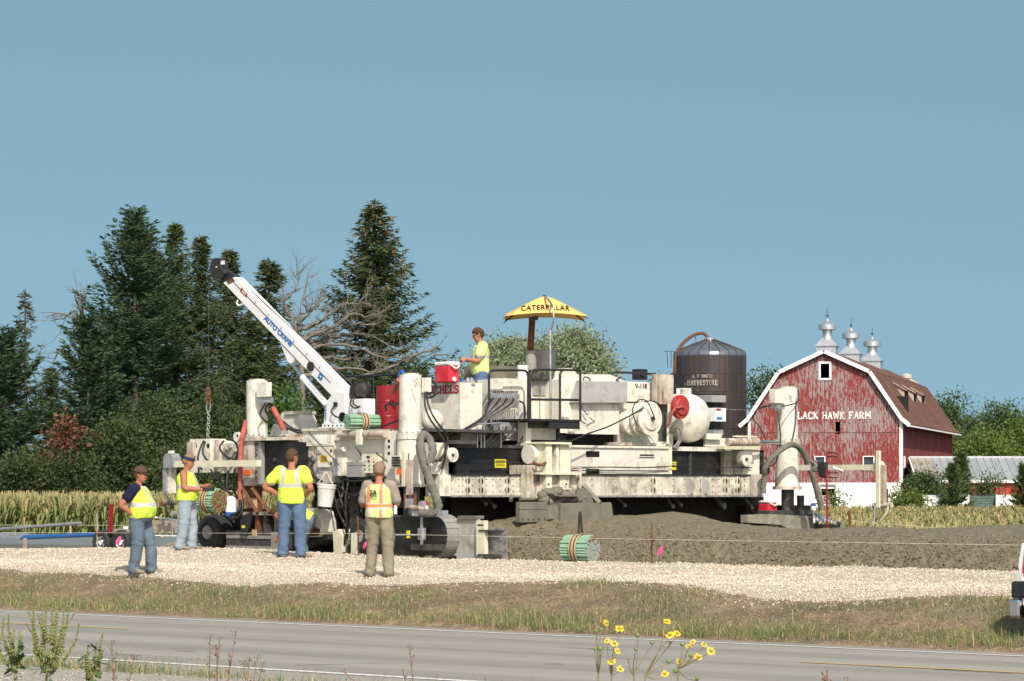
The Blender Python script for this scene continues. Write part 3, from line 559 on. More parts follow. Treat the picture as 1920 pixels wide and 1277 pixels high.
# ================================================================== TREES
BARK = plain('grey_bark', (0.10, 0.085, 0.07), 0.95, 0, 0.3, 8, bump=0.4)
DEADB = plain('bleached_dead_wood', (0.165, 0.145, 0.115), 0.9, 0, 0.25, 8)
LEAFS = {
 'spruce': leafmat('spruce_needles', (0.028, 0.046, 0.017), (0.085, 0.105, 0.038), 0.15, 0.7),
 'pine': leafmat('pine_needles', (0.022, 0.046, 0.022), (0.066, 0.105, 0.048), 0.15, 0.7),
 'brownspruce': leafmat('sparse_spruce_needles', (0.05, 0.055, 0.03), (0.09, 0.085, 0.045), 0.15, 0.9),
 'shrub': leafmat('shrub_leaves', (0.028, 0.050, 0.016), (0.080, 0.105, 0.036), 0.22, 0.45),
 'bright': leafmat('bright_shrub_leaves', (0.045, 0.10, 0.02), (0.10, 0.17, 0.035), 0.3, 0.8),
 'willow': leafmat('silvery_leaves', (0.13, 0.17, 0.085), (0.28, 0.32, 0.19), 0.25, 0.9),
 'far': leafmat('far_tree_leaves', (0.035, 0.065, 0.025), (0.085, 0.13, 0.045), 0.25, 0.35),
 'farlight': leafmat('far_light_leaves', (0.07, 0.11, 0.02), (0.17, 0.21, 0.05), 0.3, 0.5),
 'cedar': leafmat('cedar_foliage', (0.035, 0.065, 0.022), (0.10, 0.13, 0.045), 0.2, 0.9),
 'dead': leafmat('dead_brown_needles', (0.10, 0.045, 0.025), (0.19, 0.085, 0.045), 0.2, 1.0),
}
CONE = plain('spruce_cone', (0.30, 0.16, 0.085), 0.8, 0, 0.25, 5)
def quads_from(P, D, Wd, L):
    """leaf quads: base P, direction D (unit), width vector Wd, length L"""
    n = len(P); L = L[:, None]; mid = P + D * L * 0.45; tip = P + D * L
    v = np.stack([P, mid - Wd, tip, mid + Wd], 1).reshape(-1, 3); f = np.arange(n * 4).reshape(n, 4); return v, f
def unit(a): return a / np.maximum(np.linalg.norm(a, axis=-1, keepdims=True), 1e-9)
def spruce_mesh(seed, H, Rr, dens=1.0, power=0.85, tuft=0.36, cones=False, droop=1.0, mat='spruce', z0=0.04, gap=0.0, gapz=1.0):
    r = np.random.default_rng(seed); P, D, W, L = [], [], [], []; tb = MB(); cone = MB()
    tb.tube([(0, 0, 0), (0.03, 0, H * .5), (0, 0, H)], [H * 0.016, H * 0.010, 0.02], 7)
    z = H * z0; lop = [r.uniform(0.82, 1.12) for _ in range(9)]
    while z < H * 0.985:
        q = z / H; nb = int(r.integers(6, 9))
        for b in range(nb):
            if r.random() < gap: continue
            a = r.uniform(0, 6.28); ln = (Rr * (1 - q) ** power * r.uniform(0.68, 1.08) + 0.07) * lop[int(a / 6.29 * 8)]
            pitch = R(-18 * droop + 62 * q ** 1.5 + r.uniform(-9, 9)); npt = max(3, int(ln / 0.17)); x = np.linspace(0.08, 1, npt)
            hx = ln * x * math.cos(pitch); hz = ln * x * math.sin(pitch) - 0.20 * ln * droop * np.sin(x * 2.6) * (1 - q) + 0.14 * ln * x ** 3
            ca, sa = math.cos(a), math.sin(a); pts = np.stack([ca * hx, sa * hx, z + hz], 1)
            if ln > 0.9 and r.random() < 0.4: tb.tube([pts[0], pts[npt // 2], pts[-1]], [0.035, 0.022, 0.008], 3, caps=False)
            for i in range(npt):
                for k in range(int(4.4 * dens + r.random())):
                    side = r.choice([-1, 1]); out = r.uniform(0.2, 1.0); dn = r.uniform(0.15, 1.1) * droop
                    d = np.array([ca * out - sa * side * r.uniform(.3, 1.2), sa * out + ca * side * r.uniform(.3, 1.2), -dn + 0.5 * q])
                    P.append(pts[i] + r.normal(0, 0.06, 3)); D.append(d); L.append(tuft * r.uniform(0.6, 1.25) * (0.75 + 0.4 * (1 - x[i])))
            P.append(pts[-1]); D.append(np.array([ca, sa, 0.25])); L.append(tuft * 0.9)
            if cones and q > 0.5 and r.random() < 0.55 * (q - 0.45) / 0.5:
                for _ in range(2):
                    c = Vector(pts[-1]) + Vector(r.normal(0, 0.10, 3)); cone.cyl(c, c - Vector((0, 0, 0.15)), 0.035, 0.02, 5)
        z += (0.25 + 0.22 * (1 - q)) * r.uniform(0.75, 1.25) * gapz
    for k in range(8): P.append(np.array([0, 0, H - 0.3 + 0.03 * k])); D.append(np.array([r.normal(0, .5), r.normal(0, .5), 1.0])); L.append(0.3)
    P, D, L = np.array(P), unit(np.array(D)), np.array(L); Wd = unit(np.cross(D, r.normal(size=D.shape))) * (L * r.uniform(0.08, 0.16, len(L)))[:, None]
    v, f = quads_from(P, D, Wd, L)
    return np_mesh('crown', v, f, LEAFS[mat]), tb.mesh('trunk', BARK), (cone.mesh('cones', CONE) if cones else None)
def clump_mesh(seed, lobes, nclump, per, leaf, mat, csize=0.5, trunk=None, upward=0.25, needle=False, inner=0.0):
    """lobes: (x,y,z,rx,ry,rz). leaf clumps spread over and through the lobes; limbs run from the trunk to the clumps"""
    r = np.random.default_rng(seed); vol = np.array([(l[3] * l[4] * l[5]) ** (2 / 3) for l in lobes]); pick = r.choice(len(lobes), nclump, p=vol / vol.sum())
    Lb = np.array(lobes)[pick]; d = unit(r.normal(size=(nclump, 3))); rad = np.where(r.random(nclump) < inner, r.uniform(0.3, 0.8, nclump), r.uniform(0.72, 1.06, nclump))
    C = Lb[:, :3] + d * Lb[:, 3:] * rad[:, None]; zmin = min(l[2] - l[5] for l in lobes); C[:, 2] = np.maximum(C[:, 2], zmin * 0.6 + 0.15)
    cs = csize * r.uniform(0.55, 1.35, nclump); q = np.repeat(np.arange(nclump), per); n = len(q)
    off = r.normal(size=(n, 3)) * np.array([1, 1, 0.7]); P = C[q] + off * (cs[q] * 0.5)[:, None]
    D = unit(off * (1.2 if needle else 0.5) + r.normal(size=(n, 3)) * 0.7 + np.array([0, 0, upward])); L = leaf * r.uniform(0.6, 1.35, n)
    Wd = unit(np.cross(D, r.normal(size=D.shape))) * (L * (0.10 if needle else 0.30) * r.uniform(0.7, 1.3, n))[:, None]
    v, f = quads_from(P, D, Wd, L); tb = MB()
    if trunk:
        tx, th, tr = trunk; tb.tube(crom([(0, 0, 0), (tx * .3, 0.05, th * .5), (tx, 0, th)], 4), [tr * (1 - 0.6 * i / 8) for i in range(9)], 7)
        for i in r.choice(nclump, min(46, nclump), replace=False):
            z0 = th * r.uniform(0.25, 0.95); b = Vector((tx * z0 / th, 0, z0)); e = Vector(C[i]); m_ = (b + e) / 2 + Vector((0, 0, 0.12 * (e - b).length))
            tb.tube([b, m_, e], [tr * 0.32, tr * 0.18, tr * 0.05], 4, caps=False)
    return np_mesh('crown', v, f, LEAFS[mat]), tb.mesh('trunk', BARK), None
def plant(name, meshes, loc, label, cat, group=None, rz=0.0, sc=(1, 1, 1)):
    e = empty(name, loc, rz, label, cat, group); e.scale = sc
    o = link_mesh('crown', meshes[0], e)
    if len(meshes[1].vertices): link_mesh('trunk', meshes[1], e)
    if meshes[2] is not None: link_mesh('cones', meshes[2], e)['kind'] = 'stuff'
    return e
def size_at(px, top, Y, zg=-0.55):
    p = at(px, top, Y); return Vector((p.x, Y, zg)), p.z - zg
G1 = 'evergreens behind the corn field'
SPR = [spruce_mesh(11, 15.6, 5.6, 1.7, 0.95, 0.33), spruce_mesh(12, 15.2, 5.2, 1.7, 0.95, 0.33), spruce_mesh(13, 16.2, 6.2, 1.9, 0.96, 0.35, cones=True), spruce_mesh(14, 11.8, 3.6, 1.7, 0.92, 0.31)]
def put_spruce(mesh, H0, px, top, Y, label, rz, wide=1.0, grp=G1):
    loc, h = size_at(px, top, Y); k = h / H0; plant('spruce_tree', mesh, loc, label, 'tree', grp, rz, (k * wide, k * wide, k))
put_spruce(SPR[2], 16.2, 702, 376, 136, 'tall lone spruce with tan cones near its top, right of the crane', 0.3, 1.3)
put_spruce(SPR[1], 15.2, 328, 420, 133, 'dark spruce just left of the crane tip', 1.0)
put_spruce(SPR[0], 15.6, 377, 444, 131, 'dark spruce directly behind the crane tip', 2.0, 1.05)
put_spruce(SPR[1], 15.2, 432, 470, 137, 'broad dark spruce right behind the upper crane boom', 4.1, 1.15)
put_spruce(SPR[3], 11.8, 504, 488, 128, 'narrow pointed spruce between the crane boom and the dead tree', 0.5, 1.25)
put_spruce(SPR[0], 15.6, 290, 470, 138, 'spruce half hidden behind the big blue-green pine', 3.0, 1.1)
put_spruce(SPR[1], 15.2, 470, 600, 124, 'lower spruce behind the rear leg of the paver', 5.0, 1.5)
put_spruce(SPR[0], 15.6, 605, 640, 133, 'short spruce in the thicket beside the dead tree', 5.5, 1.6)
put_spruce(SPR[1], 15.2, 790, 690, 139, 'short spruce at the foot of the tall lone spruce', 0.9, 1.5)
put_spruce(spruce_mesh(15, 12.2, 2.6, 0.55, 0.9, 0.34, mat='brownspruce', gap=0.3), 12.2, 47, 547, 150, 'thin sparse brownish spruce at the far left', 0.0)
put_spruce(SPR[0], 15.6, 95, 690, 134, 'dark spruce low in the gap right of the sparse one', 2.6, 1.7); put_spruce(SPR[1], 15.2, 205, 600, 136, 'dark spruce close behind the bare snag', 3.3, 1.3); put_spruce(SPR[0], 15.6, -40, 600, 138, 'dark spruce at the very left edge', 1.2, 1.3)
# blue-green pine: whorled puffs up a tall cone
def pine_mesh(seed, H, Rr, n=230, per=150):
    r = np.random.default_rng(seed); lobes = []
    for i in range(60):
        q = (i + 0.5) / 60 * 0.95 + 0.04; rr = Rr * (1 - q) ** 0.75 * r.uniform(0.45, 1.0); a = r.uniform(0, 6.28); lobes.append((rr * math.cos(a), rr * math.sin(a), H * q, 0.75 + 0.5 * (1 - q), 0.75 + 0.5 * (1 - q), 0.42))
    lobes.append((0, 0, H * 0.96, 0.3, 0.3, 0.7))
    c, t, _ = clump_mesh(seed, lobes, n, per, 0.24, 'pine', 0.85, (0, H * 0.95, 0.26), 0.5, True, 0.3); return c, t, None
loc, h = size_at(252, 392, 126); plant('pine_tree', spruce_mesh(21, h, 6.6, 1.8, 0.78, 0.40, mat='pine', droop=0.15), loc, 'big blue-green pine, tallest tree of the left thicket', 'tree', G1)
loc, h = size_at(10, 632, 119); plant('pine_tree', spruce_mesh(22, h, 4.6, 1.8, 0.6, 0.38, mat='pine', droop=0.15), loc, 'broad blue-green pine cut by the left edge of the photo', 'tree', G1)
loc, h = size_at(165, 600, 121); plant('pine_tree', spruce_mesh(23, h, 4.0, 1.7, 0.65, 0.38, mat='pine', droop=0.1), loc, 'smaller pine in front of the bare grey snag', 'tree', G1)
# snag and dead oak
def snag(root, trunk, limbs, Y, r0, seed, mat, kids=3):
    rr = random.Random(seed); e = root
    tb = MB(); P = crom([at(x, y, Y) for x, y in trunk], 4); tb.tube(P, [r0 * (1 - 0.55 * i / len(P)) for i in range(len(P))], 8); tb.build('trunk', mat, e)
    for li, L in enumerate(limbs):
        mb = MB(); dz = rr.uniform(-1.6, 1.6); pts = [at(x, y, Y + dz * i / max(1, len(L) - 1)) for i, (x, y) in enumerate(L)]; C = crom(pts, 5)
        C = [p + Vector((rr.uniform(-.05, .05), rr.uniform(-.1, .1), rr.uniform(-.05, .05))) for p in C]; n = len(C); rb = r0 * 0.40
        mb.tube(C, [rb * (1 - 0.85 * i / n) + 0.012 for i in range(n)], 6)
        def twig(p, d, ln, r_, depth):
            q = [p]; dd = d.copy()
            for _ in range(4): dd = (dd + Vector((rr.uniform(-.35, .35), rr.uniform(-.35, .35), rr.uniform(-.25, .38)))).normalized(); q.append(q[-1] + dd * ln / 4)
            mb.tube(q, [r_, r_ * .8, r_ * .6, r_ * .45, r_ * .25], 4, caps=False)
            if depth:
                for _ in range(2): twig(q[rr.randint(1, 3)], (dd + Vector((rr.uniform(-1, 1), rr.uniform(-1, 1), rr.uniform(-.6, .8)))).normalized(), ln * 0.6, r_ * .6, depth - 1)
        for i in range(3, n - 1, 2):
            for _ in range(kids - 1 if rr.random() < .5 else 1):
                d = (C[i + 1] - C[i - 1]).normalized(); d = (d * 0.7 + Vector((rr.uniform(-1, 1), rr.uniform(-1, 1), rr.uniform(-.7, .9)))).normalized(); twig(C[i], d, rr.uniform(0.4, 1.15), 0.022, 2)
        mb.build('limb', mat, e)
def zz(L): return [(440 + x / 3.193, 360 + y / 3.193) for x, y in L]
e = empty('dead_tree', (at(575, 900, 115).x, 115, -0.55), 0, 'bare grey dead tree with tangled limbs spreading right of the crane boom', 'tree')
snag(e, [(575, 1015), (572, 850), (566, 720), (566, 650)], [zz(L) for L in [
 [(400, 890), (370, 800), (430, 740), (410, 640), (430, 530)], [(395, 900), (340, 760), (300, 660), (370, 570), (380, 480)], [(390, 830), (480, 790), (560, 740), (640, 680), (720, 665), (820, 675)],
 [(400, 900), (520, 830), (640, 790), (700, 730), (800, 745), (910, 705)], [(420, 930), (560, 880), (700, 850), (820, 870), (960, 950)], [(410, 960), (500, 930), (620, 910), (760, 940), (880, 990), (1000, 990), (1200, 940)],
 [(420, 1020), (520, 990), (650, 1000), (780, 1000), (900, 1050)], [(420, 1100), (620, 1110), (800, 1090), (980, 1030), (1090, 975), (1215, 925)], [(375, 800), (440, 720), (490, 680), (550, 615)], [(400, 890), (480, 840), (600, 830), (740, 790), (860, 800)],
 [(420, 1060), (560, 1050), (700, 1060), (850, 1080)], [(460, 900), (520, 880), (600, 800), (650, 760)]]], 115, 0.19, 5, DEADB)
e = empty('dead_tree', (at(152, 900, 127).x, 127, -0.55), 0, 'thin bare snag with a broken top, left of the big pine', 'tree')
snag(e, [(154, 980), (153, 800), (151, 650), (155, 552)], [[(152, 640), (140, 600), (112, 588), (88, 596)], [(153, 600), (140, 585), (128, 590), (116, 600)], [(152, 700), (136, 690), (118, 692), (95, 705)], [(154, 565), (162, 550), (168, 548)], [(154, 590), (146, 570), (142, 555)], [(153, 660), (130, 650), (105, 665), (100, 690)]], 127, 0.14, 8, DEADB, 2)
loc, h = size_at(105, 745, 114); plant('dead_shrub', clump_mesh(31, [(0, 0, h * .4, 0.7, 0.7, h * .42), (0.5, 0, h * .75, 0.5, 0.5, 0.6), (-0.4, 0, h * .2, 0.6, 0.5, 0.7)], 42, 60, 0.22, 'dead', 0.5, (0.3, h * .9, 0.09), 0.0), loc, 'rust-brown dying shrub in front of the left pines', 'shrub')
# leafy shrubs along the field edge
def shrub(px, top, Y, hw, mat, label, seed, leaf=0.135, n=140, per=100, name='shrub', grp='shrubs at the field edge', cs=0.75):
    loc, h = size_at(px, top, Y); w_ = hw / F * Y; r = random.Random(seed)
    lobes = [(0, 0, h * .5, w_ * .8, w_ * .7, h * .48)] + [(r.uniform(-.6, .6) * w_, r.uniform(-.5, .5) * w_, h * r.uniform(.3, .86), w_ * r.uniform(.22, .45), w_ * .35, h * r.uniform(.10, .20)) for _ in range(9)]
    lobes[0] = (0, 0, h * .46, w_ * .72, w_ * .65, h * .44)
    return plant(name, clump_mesh(seed, lobes, n, per, leaf, mat, cs, (0.1, h * .75, 0.08 + h * 0.012), 0.2), loc, label, 'shrub' if name == 'shrub' else 'tree', grp)
shrub(300, 715, 118, 75, 'shrub', 'tall dark leafy shrub behind the two left workers', 41, n=210)
shrub(410, 690, 120, 80, 'shrub', 'tall leafy shrub behind the hanging chain hook', 42, n=210)
shrub(215, 775, 115, 55, 'shrub', 'rounded leafy shrub left of the capped worker', 43)
shrub(140, 850, 113, 55, 'shrub', 'low leafy shrub beside the rust-brown dying shrub', 44, n=80)
shrub(345, 815, 113, 70, 'shrub', 'low dark shrub right behind the bandana worker', 45)
shrub(480, 765, 115, 60, 'shrub', 'leafy shrub behind the rear leg of the paver', 46)
shrub(548, 715, 111, 62, 'bright', 'bright green rounded shrub below the crane boom', 47, n=150)
shrub(40, 830, 112, 70, 'shrub', 'dark shrub at the left edge of the photo', 48)
shrub(660, 780, 118, 70, 'shrub', 'shrub half hidden behind the red barrel', 49)
shrub(855, 668, 122, 48, 'farlight', 'small light green tree behind the standing operator', 50, 0.12, 150, 110, 'small_tree')
shrub(1240, 684, 190, 36, 'farlight', 'light green tree top left of the dark silo', 58, 0.18, 150, 100, 'broadleaf_tree', None, 1.1)
def silver(px, top, Y, hw, n, label, seed):
    loc, h = size_at(px, top, Y); w_ = hw / F * Y; r = random.Random(seed)
    lobes = [(0, 0, h - w_ * .62, w_ * .72, w_ * .65, w_ * .6)] + [(math.cos(a_) * w_ * .62, math.sin(a_) * w_ * .5, h - w_ * r.uniform(.55, 1.0), w_ * .40, w_ * .40, w_ * .36) for a_ in [k * 0.785 for k in range(8)]] + [(r.uniform(-.35, .35) * w_, 0, h - w_ * .34, w_ * .32, w_ * .32, w_ * .28) for _ in range(3)]
    return plant('silver_tree', clump_mesh(seed, lobes, n, 90, 0.14, 'willow', 0.62, (0.1, h * .75, 0.16), 0.2, inner=0.25), loc, label, 'tree', 'silvery trees behind the paver')
silver(1052, 622, 118, 104, 520, 'rounded silvery green tree behind the umbrella pole', 51)
silver(955, 640, 121, 56, 230, 'smaller silvery green tree behind the railing', 57)
# farmyard trees on the right
G3 = 'trees around the farm'
def farm_tree(px, top, Y, hw, mat, label, seed, n=190, per=80, leaf=0.27): return shrub(px, top, Y, hw, mat, label, seed, leaf, n, per, 'broadleaf_tree', G3, 1.5)
farm_tree(1447, 688, 236, 62, 'far', 'green tree between the dark silo and the barn', 61)
farm_tree(1418, 780, 232, 40, 'farlight', 'lighter green tree low beside the dark silo', 62, 100)
farm_tree(1770, 734, 275, 46, 'far', 'tree behind the far end of the barn roof', 63)
farm_tree(1835, 770, 272, 50, 'far', 'dark tree in the middle of the right treeline', 64)
farm_tree(1895, 752, 262, 62, 'far', 'largest dark tree of the right treeline', 65, 220)
farm_tree(1960, 765, 266, 60, 'far', 'dark tree cut by the right edge of the photo', 66)
farm_tree(1770, 806, 226, 36, 'farlight', 'yellow-green tree against the barn side wall', 67, 110)
farm_tree(1845, 800, 222, 42, 'farlight', 'yellow-green tree rising behind the metal shed roof', 68, 130)
farm_tree(1905, 782, 226, 40, 'farlight', 'yellow-green tree behind the right end of the shed', 69, 110)
def low(px, top, Y, hw, mat, label, seed, n=100, per=80, leaf=0.16): return shrub(px, top, Y, hw, mat, label, seed, leaf, n, per, 'shrub', 'shrubs in front of the shed', 0.7)
def cedar(px, top, Y, hw, label, seed):
    loc, h = size_at(px, top, Y); w_ = hw / F * Y
    return plant('cedar_shrub', spruce_mesh(seed, h, w_, 1.2, 0.6, 0.42, mat='cedar', droop=-0.9, z0=0.02, gapz=0.6), loc, label, 'shrub', 'shrubs in front of the shed')
cedar(1802, 855, 178, 40, 'upright dark cedar standing before the metal shed', 71)
cedar(1786, 880, 166, 42, 'spreading cedar in front of the white hoop huts', 72)
cedar(1922, 880, 160, 42, 'cedar cut by the right edge beside the white hut', 73)
low(1725, 888, 176, 42, 'cedar', 'dark green bush against the white barn base', 74, 130)
low(1705, 925, 164, 40, 'farlight', 'low weedy yellow-green bush left of the hoop huts', 75, 80)
low(1850, 895, 180, 30, 'cedar', 'loose bush between the cedar and the shed wall', 76, 50, 60)
low(1760, 900, 170, 34, 'shrub', 'dark bush between the barn corner and the hoop huts', 77, 90)
low(1560, 928, 178, 10, 'bright', 'small weed growing against the white barn wall', 78, 20, 40, 0.16)
# ================================================================== FARM BUILDINGS
m = NT('peeling_red_boards'); st_ = m.coord((9, 9, 1.6)); n1 = m.noise(1.0, 8, 0.72, st_); n2 = m.noise(0.35, 3); n3 = m.noise(9, 6, 0.7)
mask = m.ramp(m.math('ADD', m.math('ADD', m.math('MULTIPLY', n1, 0.75), m.math('MULTIPLY', n2, 0.42)), m.math('MULTIPLY', n3, 0.26)), [(0.695, 0.0), (0.765, 1.0)])
m.col(m.mix(mask, m.mix(n3, (0.185, 0.022, 0.022), (0.265, 0.038, 0.034)), m.mix(n1, (0.23, 0.18, 0.165), (0.35, 0.30, 0.28)))).set(0.85).bump(n1, 0.3, 0.02); BRED = m.m
m = NT('side_red_boards'); n1 = m.noise(1.0, 8, 0.7, m.coord((5, 5, 0.6))); m.col(m.mix(m.ramp(n1, [(0.52, 0.0), (0.66, 1.0)]), (0.17, 0.02, 0.02), (0.26, 0.13, 0.115))).set(0.85); BREDS = m.m
m = NT('bright_red_metal'); n1 = m.noise(1.0, 6, 0.7, m.coord((6, 6, 0.8))); m.col(m.mix(m.ramp(n1, [(0.55, 0.0), (0.72, 1.0)]), (0.42, 0.035, 0.020), (0.50, 0.22, 0.18))).set(0.6); SHRED = m.m
BWHITE = worn_paint('barn_white_paint', (0.82, 0.82, 0.80), grime=(0.45, 0.43, 0.40), g=0.74, rs=0.82, sp=0.78, rough=0.7)
m = NT('red_brown_shingles'); br = m.n.new('ShaderNodeTexBrick'); br.inputs['Scale'].default_value = 1.0; br.inputs['Mortar Size'].default_value = 0.02
br.inputs['Brick Width'].default_value = 0.5; br.inputs['Row Height'].default_value = 0.22; br.inputs['Color1'].default_value = (0.105, 0.042, 0.028, 1); br.inputs['Color2'].default_value = (0.17, 0.068, 0.042, 1); br.inputs['Mortar'].default_value = (0.05, 0.022, 0.016, 1)
sx = m.n.new('ShaderNodeSeparateXYZ'); m.link(m.tc.outputs['Object'], sx.inputs[0]); cb = m.n.new('ShaderNodeCombineXYZ'); m.link(sx.outputs['Y'], cb.inputs[0]); m.link(m.math('MULTIPLY', sx.outputs['Z'], 1.3), cb.inputs[1]); m.link(cb.outputs[0], br.inputs['Vector'])
m.col(m.mix(m.ramp(m.noise(0.5, 5), [(0.4, 0.0), (0.65, 0.4)]), br.outputs['Color'], (0.20, 0.085, 0.055))).set(0.9); SHINGLE = m.m
GALV = plain('weathered_galvanised', (0.60, 0.61, 0.62), 0.38, 0.75, 0.12, 3)
DARKSHADE = plain('dark_shade_paint', (0.012, 0.011, 0.010), 0.9)  # near-black standing for shade inside openings and under the eaves
WOODT = plain('weathered_wood', (0.40, 0.34, 0.27), 0.9, 0, 0.25, 9)

barn = empty('barn', (21.41, 190, -0.55), R(-15), 'weathered red gambrel barn with white base and three roof ventilators', 'barn')
LB = 34.0; zl = lambda py: 2.55 - (py - 915) * 0.03654; xl = lambda px: (px - 1546) * 0.03783
PROF = [(-5.78, 6.82), (-5.2, 7.30), (-3.04, 10.52), (0, 11.90), (3.04, 10.52), (5.2, 7.30), (5.78, 6.82)]
def roof_z(x):
    for (x0, z0), (x1, z1) in zip(PROF[:-1], PROF[1:]):
        if x0 <= x <= x1: return z0 + (z1 - z0) * (x - x0) / (x1 - x0)
    return 6.8
def boarded(name, x0, x1, zlo, ztop, opens, y, bw, mat, parent, axis='x', th=0.04, seed=1, rel=0.012):
    """vertical boards with true gaps for the openings (x0,x1,z0,z1)"""
    r = random.Random(seed); ed = sorted(set([round(x0 + i * bw, 3) for i in range(int((x1 - x0) / bw) + 1)] + [x1] + [e_ for o in opens for e_ in o[:2]])); mb = MB()
    for a, b in zip(ed[:-1], ed[1:]):
        if b - a < 0.02: continue
        mid = (a + b) / 2; segs = [(zlo, None)]
        for (ox0, ox1, oz0, oz1) in opens:
            if ox0 - 1e-4 <= mid <= ox1 + 1e-4:
                new = []
                for (p, q) in segs:
                    if (q is None or oz0 < q) and oz1 > p: new += [(p, oz0), (oz1, q)]
                    else: new.append((p, q))
                segs = new
        for p, q in segs:
            if q is not None and q - p < 0.03: continue
            za, zb_ = (q, q) if q is not None else (ztop(a + .008), ztop(b - .008)); yy = y + r.uniform(0, rel); g = 0.006
            if axis == 'x': mb.prism([(a + g, yy, p), (b - g, yy, p), (b - g, yy, zb_), (a + g, yy, za)], (0, th, 0))
            else: mb.prism([(yy, a + g, p), (yy, b - g, p), (yy, b - g, zb_), (yy, a + g, za)], (-th, 0, 0))
    return mb.build(name, mat, parent, False)
W1 = (-0.26, 0.34, zl(709), zl(682)); W2 = (0.76, 1.08, zl(814), zl(791)); W3 = (-0.62, 0.0, zl(880), zl(857)); W4 = (2.70, 3.36, zl(880), zl(857))
boarded('front_wall', -5.15, 5.15, 2.92, lambda x: roof_z(x) - 0.10, [W1, W2, W3, W4], 0.0, 0.27, BRED, barn, seed=3)
D1 = (-0.23, 0.72, 1.6, 2.74); D2 = (3.80, 4.36, 0.0, 2.5)
boarded('white_base', -5.2, 5.25, 0.0, lambda x: 2.915, [D1, D2], -0.05, 0.8, BWHITE, barn, th=0.25, seed=4, rel=0.004)
boarded('side_wall', 0.06, LB, 2.2, lambda x: 7.25, [(2.2, 2.8, zl(876), zl(857))], 5.14, 0.34, BREDS, barn, 'y', seed=5)
MB().box2((5.02, 0.2, 0), (5.26, LB, 2.21)).build('side_base', BWHITE, barn, False)
boarded('far_wall', -5.15, 5.15, 0.0, lambda x: roof_z(x) - 0.12, [], LB - 0.1, 0.8, BREDS, barn, seed=6)
MB().box2((-5.15, 0.05, 0), (-5.09, LB, 7.3)).build('side_wall', BREDS, barn, False)
MB().box2((-5, 6, 0), (5, 6.1, 9)).build('dark_back_plane', DARKSHADE, barn, False)  # black plane added behind the openings to keep the inside dark
for i in range(6):
    (x0, z0), (x1, z1) = PROF[i], PROF[i + 1]; d = Vector((x1 - x0, 0, z1 - z0)).normalized(); nrm = Vector((-d.z, 0, d.x)) * (1 if True else -1)
    if nrm.z < 0: nrm = -nrm
    mb = MB(); mb.prism([(x0, -0.35, z0), (x1, -0.35, z1), (x1 + nrm.x * .1, -0.35, z1 + nrm.z * .1), (x0 + nrm.x * .1, -0.35, z0 + nrm.z * .1)], (0, LB + 0.7, 0)); mb.build('roof_slope', SHINGLE, barn, False)
    mb = MB(); a = Vector((x0, -0.39, z0 - 0.13)); b = Vector((x1, -0.39, z1 - 0.13)); mb.prism([a, b, b + nrm * 0.26, a + nrm * 0.26], (0, 0.035, 0)); mb.build('rake_board', BWHITE, barn, False)
    mb = MB(); a = Vector((x0, -0.34, z0 - 0.05)); b = Vector((x1, -0.34, z1 - 0.05)); mb.prism([a, b, b + nrm * 0.04, a + nrm * 0.04], (0, 0.34, 0)); mb.build('soffit', DARKSHADE, barn, False)  # soffit coloured near-black for the shadow line under the eave
MB().box2((5.70, -0.3, 6.72), (5.84, LB + 0.3, 6.83)).build('gutter', BWHITE, barn, False)
MB().box2((5.12, -0.03, 2.93), (5.34, 0.2, 7.2)).build('corner_board', BWHITE, barn, False)
MB().box2((-5.30, -0.03, 2.93), (-5.12, 0.2, 7.2)).build('corner_board', BWHITE, barn, False)
def frame_of(o, wd, y, parent, name='window', mat=BWHITE, pane=None, yd=0.06):
    x0, x1, z0, z1 = o; mb = MB()
    mb.box2((x0 - wd, y - yd, z0 - wd), (x0, y, z1 + wd)); mb.box2((x1, y - yd, z0 - wd), (x1 + wd, y, z1 + wd)); mb.box2((x0, y - yd, z1), (x1, y, z1 + wd)); mb.box2((x0, y - yd, z0 - wd), (x1, y, z0))
    f = mb.build(name, mat, parent, False)
    if pane: MB().box2((x0, y + 0.05, z0), (x1, y + 0.06, z1)).build('pane', pane, f, False)
    return f
frame_of(W1, 0.14, -0.003, barn); frame_of(W3, 0.07, -0.003, barn, pane=MAT['glass']); frame_of(W4, 0.07, -0.003, barn, pane=MAT['glass'])
frame_of((0.20, 0.92, 4.78, 5.0), 0.05, -0.003, barn, 'hatch_trim', BRED); frame_of((0.20, 0.92, 3.35, 3.62), 0.05, -0.003, barn, 'hatch_trim', BRED)
mb = MB(); mb.box2((0.15, -0.04, 3.7), (0.2, -0.003, 4.75)); mb.box2((0.92, -0.04, 3.7), (0.97, -0.003, 4.75)); mb.build('hatch_trim', BRED, barn, False)
MB().box2((-5.15, -0.03, 6.98 - 0.62), (5.15, -0.003, 7.02 - 0.62)).build('drip_board', BRED, barn, False)
frame_of(D1, 0.08, -0.053, barn, 'window', WOODT); MB().box2((-0.23, 0.02, 1.6), (0.72, 0.04, 2.05)).build('window_board', WOODT, barn, False); MB().box2((-0.23, 0.02, 2.5), (0.72, 0.05, 2.74)).build('window_board', BWHITE, barn, False)
frame_of(D2, 0.06, -0.053, barn, 'door', BWHITE); MB().box2((3.80, 0.05, 0), (4.02, 0.09, 2.5)).build('door_leaf', WOODT, barn, False)
mb = MB(); mb.box2((5.15, 2.1, zl(878)), (5.20, 2.2, zl(855))); mb.box2((5.15, 2.8, zl(878)), (5.20, 2.9, zl(855))); mb.box2((5.15, 2.2, zl(857)), (5.20, 2.8, zl(855))); mb.box2((5.15, 2.45, zl(876)), (5.18, 2.55, zl(857))); mb.build('window', BWHITE, barn, False)
